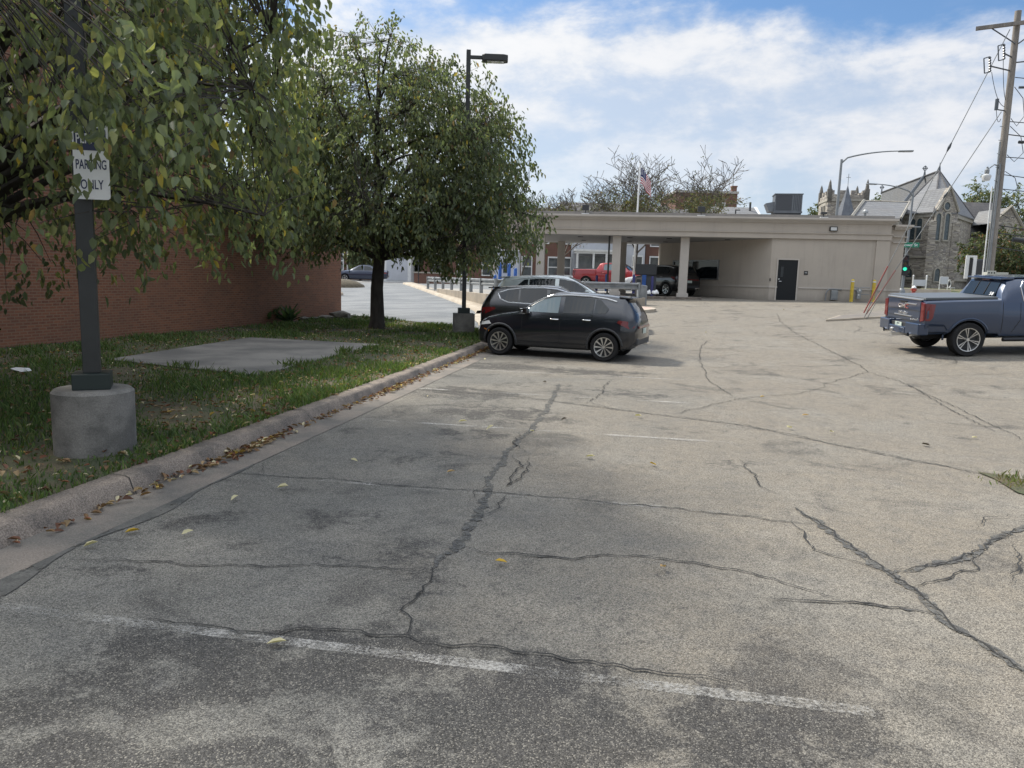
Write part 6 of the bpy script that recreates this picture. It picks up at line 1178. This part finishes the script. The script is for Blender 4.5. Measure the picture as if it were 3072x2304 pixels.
def arch_pts(w, h, n=9, pointed=.0):
    o_ = [(-w / 2, 0), (w / 2, 0)]; s = h - w / 2 * (1 + pointed)
    for k in range(n + 1): a = math.pi * k / n; o_.append((w / 2 * math.cos(a), s + w / 2 * (1 + pointed) * math.sin(a)))
    return o_
def wall_window(a, c, u, z, w, h, round_=False, pane=None):
    """window set in the wall that runs from a to c, u metres along it"""
    d = (c - a).normalized(); n_ = Vector((d.y, -d.x)); 
    if n_.y > 0: n_ = -n_
    q = a + d * u; W3 = lambda x, o, zz_: (q.x + d.x * x + n_.x * o, q.y + d.y * x + n_.y * o, zz_)
    pts = [(w / 2 * math.cos(t_), h / 2 * math.sin(t_) + h / 2) for t_ in np.linspace(0, 2 * math.pi, 20, endpoint=False)] if round_ else arch_pts(w, h)
    out_ = [(x * (1 + .30 / w), (zz_ - h / 2) * (1 + .30 / h) + h / 2) for x, zz_ in pts]; n = len(pts)
    mb = MB(); vs = [W3(x, .10, z + zz_) for x, zz_ in out_] + [W3(x, .10, z + zz_) for x, zz_ in pts] + [W3(x, -.05, z + zz_) for x, zz_ in out_] + [W3(x, .0, z + zz_) for x, zz_ in pts]
    mb.add(vs, [(k, (k + 1) % n, n + (k + 1) % n, n + k) for k in range(n)] + [(k, (k + 1) % n, 2 * n + (k + 1) % n, 2 * n + k) for k in range(n)] + [(n + k, n + (k + 1) % n, 3 * n + (k + 1) % n, 3 * n + k) for k in range(n)])
    f = obj('window', mb, A['trimstone'], ch); mb = MB(); mb.add([W3(x, .03, z + zz_) for x, zz_ in pts], [tuple(range(n))]); obj('pane', mb, pane or A['stained'], f)
def U(a, c, px):
    r_ = ray(px, 690); k = r_[0] / r_[1]; d = c - a; return (k * a.y - a.x) / (d.x - k * d.y) * d.length
# gabled bay on the front facet
d = (Cc - Bc).normalized(); n_ = Vector((d.y, -d.x)); b0, c0_ = Bc + n_ * .25 + d * .1, Cc + n_ * .25 - d * .05; mid_ = (b0 + c0_) / 2; gz_ = zat(2835, 562, 79.6)
mb = MB(); mb.slab([(b0.x, b0.y, .8), (c0_.x, c0_.y, .8), (c0_.x, c0_.y, ez + .15), (mid_.x, mid_.y, gz_), (b0.x, b0.y, ez + .15)], (-n_.x * .5, -n_.y * .5, 0)); obj('gable', mb, A['stone'], ch)
mb = MB(); 
for e0 in (b0, c0_): mb.tube([(e0.x + n_.x * .05, e0.y + n_.y * .05, ez + .1), (mid_.x + n_.x * .05, mid_.y + n_.y * .05, gz_ + .1)], .13, 6)
obj('gable_coping', mb, A['trimstone'], ch)
for a, c, px, y0, y1, w in ((Ac, Bc, 2738, 719, 657, .62), (Ac, Bc, 2758, 717, 655, .62), (b0, c0_, 2811, 720, 640, .62), (b0, c0_, 2838, 720, 640, .62), (Ac, Bc, 2741, 842, 806, .75), (Ac, Bc, 2712, 842, 808, .6), (b0, c0_, 2794, 844, 806, .8), (b0, c0_, 2824, 844, 806, .72)):
    u_ = U(a, c, px); Y = (a + (c - a).normalized() * u_).y; z0, z1 = zat(px, y0, Y), zat(px, y1, Y)
    if 0 < u_ < (c - a).length: wall_window(a, c, u_, z0, w, z1 - z0)
bk = apx * .55 + Vector((mid_.x, mid_.y, gz_)) * .45; mb = MB(); mb.add([(b0.x, b0.y, ez + .05), (c0_.x, c0_.y, ez + .05), (mid_.x, mid_.y, gz_), (mid_.x - n_.x * 3, mid_.y - n_.y * 3, gz_), (b0.x - n_.x * 3, b0.y - n_.y * 3, ez), (c0_.x - n_.x * 3, c0_.y - n_.y * 3, ez)], [(0, 2, 3, 4), (2, 1, 5, 3)]); obj('gable_roof', mb, A['slate'], ch)
wall_window(b0, c0_, U(b0, c0_, 2833), zat(2833, 630, 79.6), .78, .78, True)
# buttresses
for p in (Bc, Cc, Ac):
    o_ = (p - c0).normalized(); mb = MB(); mb.box((p.x + o_.x * .25, p.y + o_.y * .25, (ez - 1.2) / 2 + .5), (.8, .7, ez - 1.8), math.atan2(o_.y, o_.x)); obj('buttress', mb, A['stone'], ch)
    mb = MB(); q = (p.x + o_.x * .2, p.y + o_.y * .2, ez - 1.15); mb.box(q, (.85, .75, .5), math.atan2(o_.y, o_.x), top=.5); obj('buttress_cap', mb, A['trimstone'], ch)
# crosses
def cross(p, s, wheel=True):
    mb = MB(); mb.box((p.x, p.y, p.z + .5 * s), (.36 * s, .36 * s, 1.0 * s), 0, top=.5); c = Vector((p.x, p.y, p.z + 1.5 * s)); mb.tube([c - Vector((0, 0, .6 * s)), c + Vector((0, 0, .52 * s))], .09 * s, 6); mb.tube([c - Vector((.52 * s, 0, 0)), c + Vector((.52 * s, 0, 0))], .09 * s, 6)
    if wheel: mb.tube([c + Vector((.38 * s * math.cos(t_), 0, .38 * s * math.sin(t_))) for t_ in np.linspace(0, 2 * math.pi, 17)], .07 * s, 6, cap=False)
    obj('cross', mb, A['insul'], ch)
cross(apx + (rb - apx) * .22 + Vector((0, 0, 0)), .62); cross(rb - Vector((0, 0, .2)), .6)
mb = MB(); mb.lathe([(.16, -.2), (.12, .2), (.02, .9), (0, .95)], apx, 8); obj('finial', mb, A['insul'], ch)
mb = MB(); q0 = apx + (rb - apx) * .22; q1 = Vector(((ev[0] + ev[5]) / 2)); mb.tube([q0 + Vector((0, 0, .05)), ev[0] + (ev[5] - ev[0]) * .14 + Vector((0, 0, .1))], .22, 4); obj('roof_coping', mb, A['insul'], ch)
# aisle with its own roof
z0, z1 = zat(2560, 652, 77), zat(2590, 603, 81); a1, a2, a3, a4 = P2(2552, 77), P2(2700, 77), P2(2722, 81), P2(2584, 81); back = [P2(2715, 86), P2(2590, 86)]
mb = MB(); mb.prism([tuple(a1 + Vector((.2, .3))), tuple(a2 + Vector((0, .3))), tuple(back[0]), tuple(back[1])], .8, z0 - .1); obj('wall', mb, A['stone'], ch)
mb = MB(); mb.add([(a1.x, a1.y, z0), (a2.x, a2.y, z0), (a3.x, a3.y, z1), (a4.x, a4.y, z1), (back[0].x, back[0].y + 1, z0), (back[1].x, back[1].y + 1, z0)], [(0, 1, 2, 3), (3, 2, 4, 5), (0, 3, 5), (1, 4, 2)]); obj('roof', mb, A['slate'], ch)
mb = MB(); mb.tube([(a1.x, a1.y, z0 + .08), (a4.x, a4.y, z1 + .08)], .17, 4); mb.tube([(a2.x, a2.y, z0 + .1), (a3.x, a3.y, z1 + .1)], .12, 4); mb.tube([(a4.x, a4.y, z1 + .02), (a3.x, a3.y, z1 + .02)], .08, 4); obj('gable_coping', mb, A['trimstone'], ch)
# tower
T0 = P2(2484, 94, 600); tw_, td_ = 4.6, 4.6; rzT = math.atan2(-.155, .988); ex, ey = Vector((math.cos(rzT), math.sin(rzT))), Vector((-math.sin(rzT), math.cos(rzT))); tcn = T0 + ex * tw_ / 2 + ey * td_ / 2; tz = zat(2540, 597, 94); pz = zat(2540, 572, 94)
mb = MB(); mb.box((tcn.x, tcn.y, tz / 2), (tw_, td_, tz), rzT); obj('tower', mb, A['stone'], ch); to_ = bpy.data.objects[ch.children[-1].name]
mb = MB(); h_ = zat(2540, 572, 94) - tz; hs = h_ * .45
for sx in (-1, 1): q = tcn + ex * sx * (tw_ / 2 - .18); mb.box((q.x, q.y, tz + hs / 2), (.36, td_, hs), rzT)
for sy in (-1, 1): q = tcn + ey * sy * (td_ / 2 - .18); mb.box((q.x, q.y, tz + hs / 2), (tw_ - .74, .36, hs), rzT)
for k in range(4):
    f = -1 + 2 * (k + .0) / 3; 
    for sy in (-1, 1): q = tcn + ex * f * (tw_ / 2 - .36) + ey * sy * (td_ / 2 - .18); mb.box((q.x, q.y, tz + hs + h_ * .28), (.66, .362, h_ * .56), rzT)
    for sx in (-1, 1):
        if k in (1, 2): q = tcn + ey * f * (td_ / 2 - .36) + ex * sx * (tw_ / 2 - .18); mb.box((q.x, q.y, tz + hs + h_ * .28), (.362, .66, h_ * .56), rzT)
obj('battlement', mb, A['stone'], to_)
for sx, sy, hh_ in ((-1, -1, .95), (1, -1, 1.0), (-1, 1, .8), (1, 1, .8)):
    q = tcn + ex * sx * (tw_ / 2 - .15) + ey * sy * (td_ / 2 - .15); mb = MB(); mb.box((q.x, q.y, pz - .6), (.52, .52, 1.5), rzT); mb.lathe([(.26, 0), (.22, .3), (.13, .9 * hh_), (.02, 1.25 * hh_), (0, 1.25 * hh_)], (q.x, q.y, pz + .1), 6); obj('pinnacle', mb, A['pinn'], to_)
mb = MB(); q = tcn; mb.box((q.x, q.y, zat(2540, 601, 94)), (tw_ + .22, td_ + .22, .28), rzT); obj('string_course', mb, A['trimstone'], to_)
for k in range(3):
    q = T0 + ey * (1.2 + k * .75) - ex * .03; mb = MB(); mb.box((q.x, q.y, zat(2475, 640, 96)), (.1, .32, 1.7), rzT); obj('louvre_window', mb, A['black'], to_)
mb = MB(); q = T0 + ey * 2.0 - ex * .01; mb.box((q.x, q.y, zat(2475, 638, 96)), (.06, 2.5, 2.3), rzT); obj('window_surround', mb, A['trimstone'], to_)
# slate turret in front of the tower
q = P2(2532, 89); za, zb_ = zat(2532, 556, 89), zat(2532, 650, 89); mb = MB(); mb.lathe([(1.0, .8), (1.0, zb_)], (q.x, q.y, 0), 8); obj('turret', mb, A['stone'], ch); tu = ch.children[-1]; mb = MB(); mb.lathe([(1.12, zb_), (.42, zb_ + (za - zb_) * .6), (.02, za), (0, za)], (q.x, q.y, 0), 8); obj('spire', mb, surf('blue_slate', (.12, .135, .155), (.09, .10, .12), 2, .7), tu); mb = MB(); mb.tube([(q.x, q.y, za - .1), (q.x, q.y, za + 1.3)], .03, 6); mb.tube([(q.x - .25, q.y, za + .9), (q.x + .25, q.y, za + .9)], .03, 6); obj('cross', mb, A['galv'], tu)
# right-hand wing and its gable
g0, g1 = P2(2975, 84), P2(3110, 84); gp = P2(3025, 84); zap, zev, zev2 = zat(3025, 620, 84), zat(2975, 668, 84), zat(3110, 745, 84)
mb = MB(); mb.slab([(g0.x, 84, .8), (g1.x, 84, .8), (g1.x, 84, zev2), (gp.x, 84, zap), (g0.x, 84, zev)], (0, .6, 0)); obj('gable', mb, A['stone'], ch)
mb = MB(); mb.tube([(g0.x, 83.9, zev), (gp.x, 83.9, zap + .1)], .14, 4); mb.tube([(g1.x, 83.9, zev2), (gp.x, 83.9, zap + .1)], .14, 4); obj('gable_coping', mb, A['trimstone'], ch)
mb = MB(); mb.add([(g0.x, 84.3, zev - .05), (gp.x, 84.3, zap - .05), (g1.x, 84.3, zev2 - .05), (g0.x, 96, zev - .05), (gp.x, 96, zap - .05), (g1.x, 96, zev2 - .05)], [(0, 1, 4, 3), (1, 2, 5, 4)]); obj('roof', mb, A['slate'], ch)
wall_window(Vector((g0.x, 84)), Vector((g1.x, 84)), U(Vector((g0.x, 84)), Vector((g1.x, 84)), 3022), zat(3022, 698, 84), 1.0, 1.0, True, A['trimstone'])
r0, r1, r2, r3 = P2(2880, 87), P2(2985, 87), P2(2990, 91), P2(2868, 91); za, zb_ = zat(2920, 607, 91), zat(2920, 706, 87)
mb = MB(); mb.prism([tuple(r0), tuple(r1), (r2.x, 97), (r3.x, 97)], .8, zb_ - .05); obj('wall', mb, A['stone'], ch); mb = MB(); mb.add([(r0.x, r0.y - .3, zb_), (r1.x, r1.y - .3, zb_), (r2.x, r2.y, za), (r3.x, r3.y, za), (r2.x, 97, zb_), (r3.x, 97, zb_)], [(0, 1, 2, 3), (3, 2, 4, 5)]); obj('roof', mb, A['shingle'], ch)
# things on the church lawn
q = at(2757, 862, 68); t_ = thing('sign_board', 'pale blue grey board between two white posts on the church lawn', 'sign', (q.x, q.y, zz(q.x, q.y)), R(-8)); mb = MB(); mb.b6(-.5, .5, -.03, .03, .45, 1.0); obj('board', mb, A['siding'], t_)
for x in (-.56, .56): mb = MB(); mb.lathe([(.06, -.1), (.06, 1.3), (.075, 1.3), (.075, 1.36), (0, 1.42)], (x, 0, 0), 10); obj('post', mb, A['white'], t_)
q = at(2829, 868, 69); t_ = thing('lawn_frame', 'white framed lawn panel standing on legs before the church windows', 'lawn sign', (q.x, q.y, zz(q.x, q.y)), R(-4)); mb = MB(); mb.b6(-.32, .32, -.02, .02, .62, 1.22); obj('panel', mb, A['siding'], t_); mb = MB()
for x in (-.36, .36): mb.tube([(x, 0, 0), (x, 0, 1.25)], .03, 8)
mb.tube([(-.36, 0, .6), (.36, 0, .6)], .02, 6); mb.tube([(-.36, 0, 1.24), (.36, 0, 1.24)], .025, 6); obj('frame', mb, A['white'], t_)
q = at(2851, 872, 69); t_ = thing('lawn_chair', 'white metal lawn chair with a dark oval back beside the framed panel', 'chair', (q.x, q.y, zz(q.x, q.y)), R(20)); mb = MB(); mb.lathe([(0, -.02), (.17, -.02), (.17, .02)], (0, .2, .62), 16, 'y'); obj('backrest', mb, A['grey_dark'], t_); mb = MB(); mb.tube([(.2 * math.cos(a), .2, .62 + .36 * math.sin(a)) for a in np.linspace(0, 2 * math.pi, 17)], .035, 6); obj('back_frame', mb, A['white'], t_); mb = MB(); mb.b6(-.24, .24, -.25, .2, .27, .32); obj('seat', mb, A['white'], t_)
for x in (-.2, .2):
    for y in (-.2, .18): mb = MB(); mb.tube([(x, y, 0), (x, y, .28)], .02, 6); obj('leg', mb, A['white'], t_)
mb = MB(); a_, c_ = P2(2692, 66), P2(2870, 66.5); d = c_ - a_; m_ = (a_ + c_) / 2; mb.box((m_.x, m_.y, 1.78), (d.length, .3, .5), math.atan2(d.y, d.x)); tag(obj('lawn_wall', mb, A['concrete_pale'], bevel=.02), 'low pale wall edging the church lawn', 'wall')

# ------------------------------------------------------------------ houses across the street
def house(lab, px0, px1, Y, ztop, wallm, roofm, rise, depth=9, group='houses across the street', cat='house'):
    x0, x1 = at(px0, 740, Y).x, at(px1, 740, Y).x; t_ = thing('row_house', lab, cat, (x0, Y, 1.45), 0, group); w = x1 - x0; h = ztop - 1.45
    mb = MB(); mb.b6(0, w, 0, depth, -.2, h); obj('wall', mb, wallm, t_)
    if rise > 0: mb = MB(); mb.slab([(-.3, -.35, h), (-.3, depth / 2, h + rise), (-.3, depth + .35, h)], (w + .6, 0, 0)); obj('roof', mb, roofm, t_)
    else: mb = MB(); mb.b6(-.12, w + .12, -.12, depth + .12, h, h + .25); obj('roof', mb, roofm, t_)
    return t_, w, h
def hwin(t_, x, z, w, h, frame=None):
    mb = MB(); mb.b6(x - w / 2 - .1, x + w / 2 + .1, -.08, .02, z - .1, z); mb.b6(x - w / 2 - .1, x + w / 2 + .1, -.08, .02, z + h, z + h + .14); mb.b6(x - w / 2 - .1, x - w / 2, -.07, .02, z, z + h); mb.b6(x + w / 2, x + w / 2 + .1, -.07, .02, z, z + h); mb.b6(x - w / 2, x + w / 2, -.06, .02, z + h * .48, z + h * .54)
    f = obj('window', mb, frame or A['white'], t_); mb = MB(); mb.b6(x - w / 2, x + w / 2, -.02, .01, z, z + h); obj('pane', mb, A['winglass'], f)
HX = lambda px, Y, px0: (px - px0) / F * Y
hA, w, h = house('dark red brick house with white windows, seen under the canopy behind the red pickup', 1262, 1712, 72, 7.3, A['brick_dark'], A['shingle'], 1.7)
for px in (1310, 1385, 1460, 1577, 1655, 1692): hwin(hA, HX(px, 72, 1262), .75, .85, 1.75)
for px in (1310, 1385, 1460, 1577, 1625, 1690): hwin(hA, HX(px, 72, 1262), 3.9, .85, 1.6)
mb = MB(); mb.b6(HX(1668, 72, 1262), HX(1728, 72, 1262), -1.2, -1.1, -.1, .95); obj('porch_skirt', mb, A['white'], hA)
hB, w, h = house('pale grey sided house with a white glazed porch behind the red pickup cab', 1714, 1862, 72, 7.4, A['siding'], A['shingle'], 2.2)
mb = MB(); mb.b6(HX(1722, 72, 1714), HX(1850, 72, 1714), -2.0, 0, 2.95, 3.15); mb.b6(HX(1720, 72, 1714), HX(1852, 72, 1714), -2.1, .0, 3.15, 3.32); po = obj('porch', mb, A['white'], hB)
for px in (1728, 1775, 1812, 1846): mb = MB(); mb.box((HX(px, 72, 1714), -1.9, 1.4), (.18, .18, 3.1)); obj('porch_post', mb, A['white'], po)
for px in (1752, 1795, 1830): mb = MB(); mb.b6(HX(px - 18, 72, 1714), HX(px + 17, 72, 1714), -1.8, -1.75, 1.1, 2.7); obj('porch_window', mb, A['winglass'], po)
mb = MB(); mb.b6(HX(1728, 72, 1714), HX(1846, 72, 1714), -1.85, -1.7, -.1, 1.1); obj('porch_skirt', mb, A['white'], po)
for px in (1760, 1820): hwin(hB, HX(px, 72, 1714), 4.2, .9, 1.6)
hC, w, h = house('pale blue grey house with a tall white window beside the flagpole foot', 1864, 1936, 71, 7.0, A['siding'], A['shingle'], 2.0)
hwin(hC, HX(1913, 71, 1864), .9, .85, 1.9); hwin(hC, HX(1890, 71, 1864), 4.0, .8, 1.6)
hD, w, h = house('narrow dark brick house with one white window left of the waiting black vehicle', 1938, 2075, 72, 7.6, A['brick_dark'], A['shingle'], 1.6)
hwin(hD, HX(1966, 72, 1938), .9, .85, 1.9); hwin(hD, HX(2030, 72, 1938), .9, .85, 1.9); hwin(hD, HX(1966, 72, 1938), 3.9, .85, 1.5)
Y = 84; zt_ = at(2150, 580, Y).z; hE, w, h = house('brown brick building with a tall corner chimney, rising above the canopy roof', 2020, 2202, Y, zt_, A['brick_dark'], surf('roof_edge_pale', (.4, .38, .35), None), 0, cat='building')
x = HX(2196, Y, 2020); mb = MB(); mb.b6(x - .25, x + .28, 1, 1.6, h, h + .85); mb.b6(x - .3, x + .34, .95, 1.65, h + .851, h + .98); ck = obj('chimney', mb, A['brick_dark'], hE); mb = MB(); mb.tube([(x - .1, 1.3, h + .9), (x - .1, 1.3, h + 2.2)], .04, 6); obj('vent_pipe', mb, A['galv_dull'], ck)
for k in range(3): hwin(hE, HX(2060 + k * 45, Y, 2020), h - 2.6, .9, 1.5)
Y = 78; zt_ = at(2230, 652, Y).z; hF, w, h = house('grey roofed house with a white gable end right of the brown brick building', 2140, 2272, Y, zt_ - .4, A['siding'], A['slate'], at(2230, 613, Y).z - zt_ + .4, 6)
mb = MB(); mb.slab([(w + .31, -.4, h - .3), (w + .31, 3, h + 1.75), (w + .31, 6.4, h - .3)], (.3, 0, 0)); obj('parapet', mb, A['white'], hF)
mb = MB(); mb.tube([(w - .35, 2.2, h + .8), (w - .35, 2.2, h + 2.15)], .11, 8); obj('flue', mb, A['grey_dark'], hF); mb = MB(); mb.tube([(HX(2207, Y, 2140), 1.0, h), (HX(2207, Y, 2140), 1.0, h + 1.25)], .07, 6); mb.tube([(HX(2207, Y, 2140), 1.0, h + 1.2), (HX(2220, Y, 2140), 1.0, h + 1.2)], .05, 6); obj('vent_pipe', mb, A['grey_dark'], hF)
Y = 82; zt_ = at(1900, 625, Y).z; hG, w, h = house('long dark roofed building behind the half bare trees', 1690, 2010, Y, at(1800, 648, Y).z, A['brick_dark'], A['shingle'], at(1800, 600, Y).z - at(1800, 648, Y).z, 8, cat='building')
hwin(hG, HX(1945, Y, 1690), h - 1.8, .7, 1.3)
hH, w, h = house('brick and stone shop front across the street left of the big trunk', 820, 1120, 76, 9.0, A['brick_dark'], A['trimstone'], 0, cat='building')
for k in range(7): hwin(hH, .9 + k * 1.4, .9, .9, 1.7); hwin(hH, .9 + k * 1.4, 4.4, .9, 1.7)
hI, w, h = house('white garage across the street right of the big trunk', 1150, 1233, 70, 5.2, A['white'], A['shingle'], 1.4)
mb = MB(); mb.b6(.3, w - .3, -.03, 0, 0, 2.4); obj('garage_door', mb, A['siding'], hI)
x0, x1 = HX(1236, 66, 1536), HX(1362, 66, 1536); t_ = thing('brick_wall', 'low brown brick wall with pale coping beyond the guardrail', 'wall', (x0, 66, 1.45)); mb = MB(); mb.b6(0, x1 - x0, 0, .35, -.2, .72); obj('wall', mb, A['brick_dark'], t_); mb = MB(); mb.b6(-.05, x1 - x0 + .05, -.05, .4, .72, .84); obj('coping', mb, A['trimstone'], t_)
q = gnd(1255, 850); t_ = thing('sign_post', 'thin dark sign post beside the drive beyond the guardrail', 'sign post', tuple(q)); mb = MB(); mb.tube([(0, 0, -.1), (0, 0, 2.3)], .04, 8); obj('post', mb, A['grey_dark'], t_); mb = MB(); mb.b6(-.25, .25, -.06, -.042, 1.6, 2.3); obj('panel', mb, A['grey_dark'], t_)
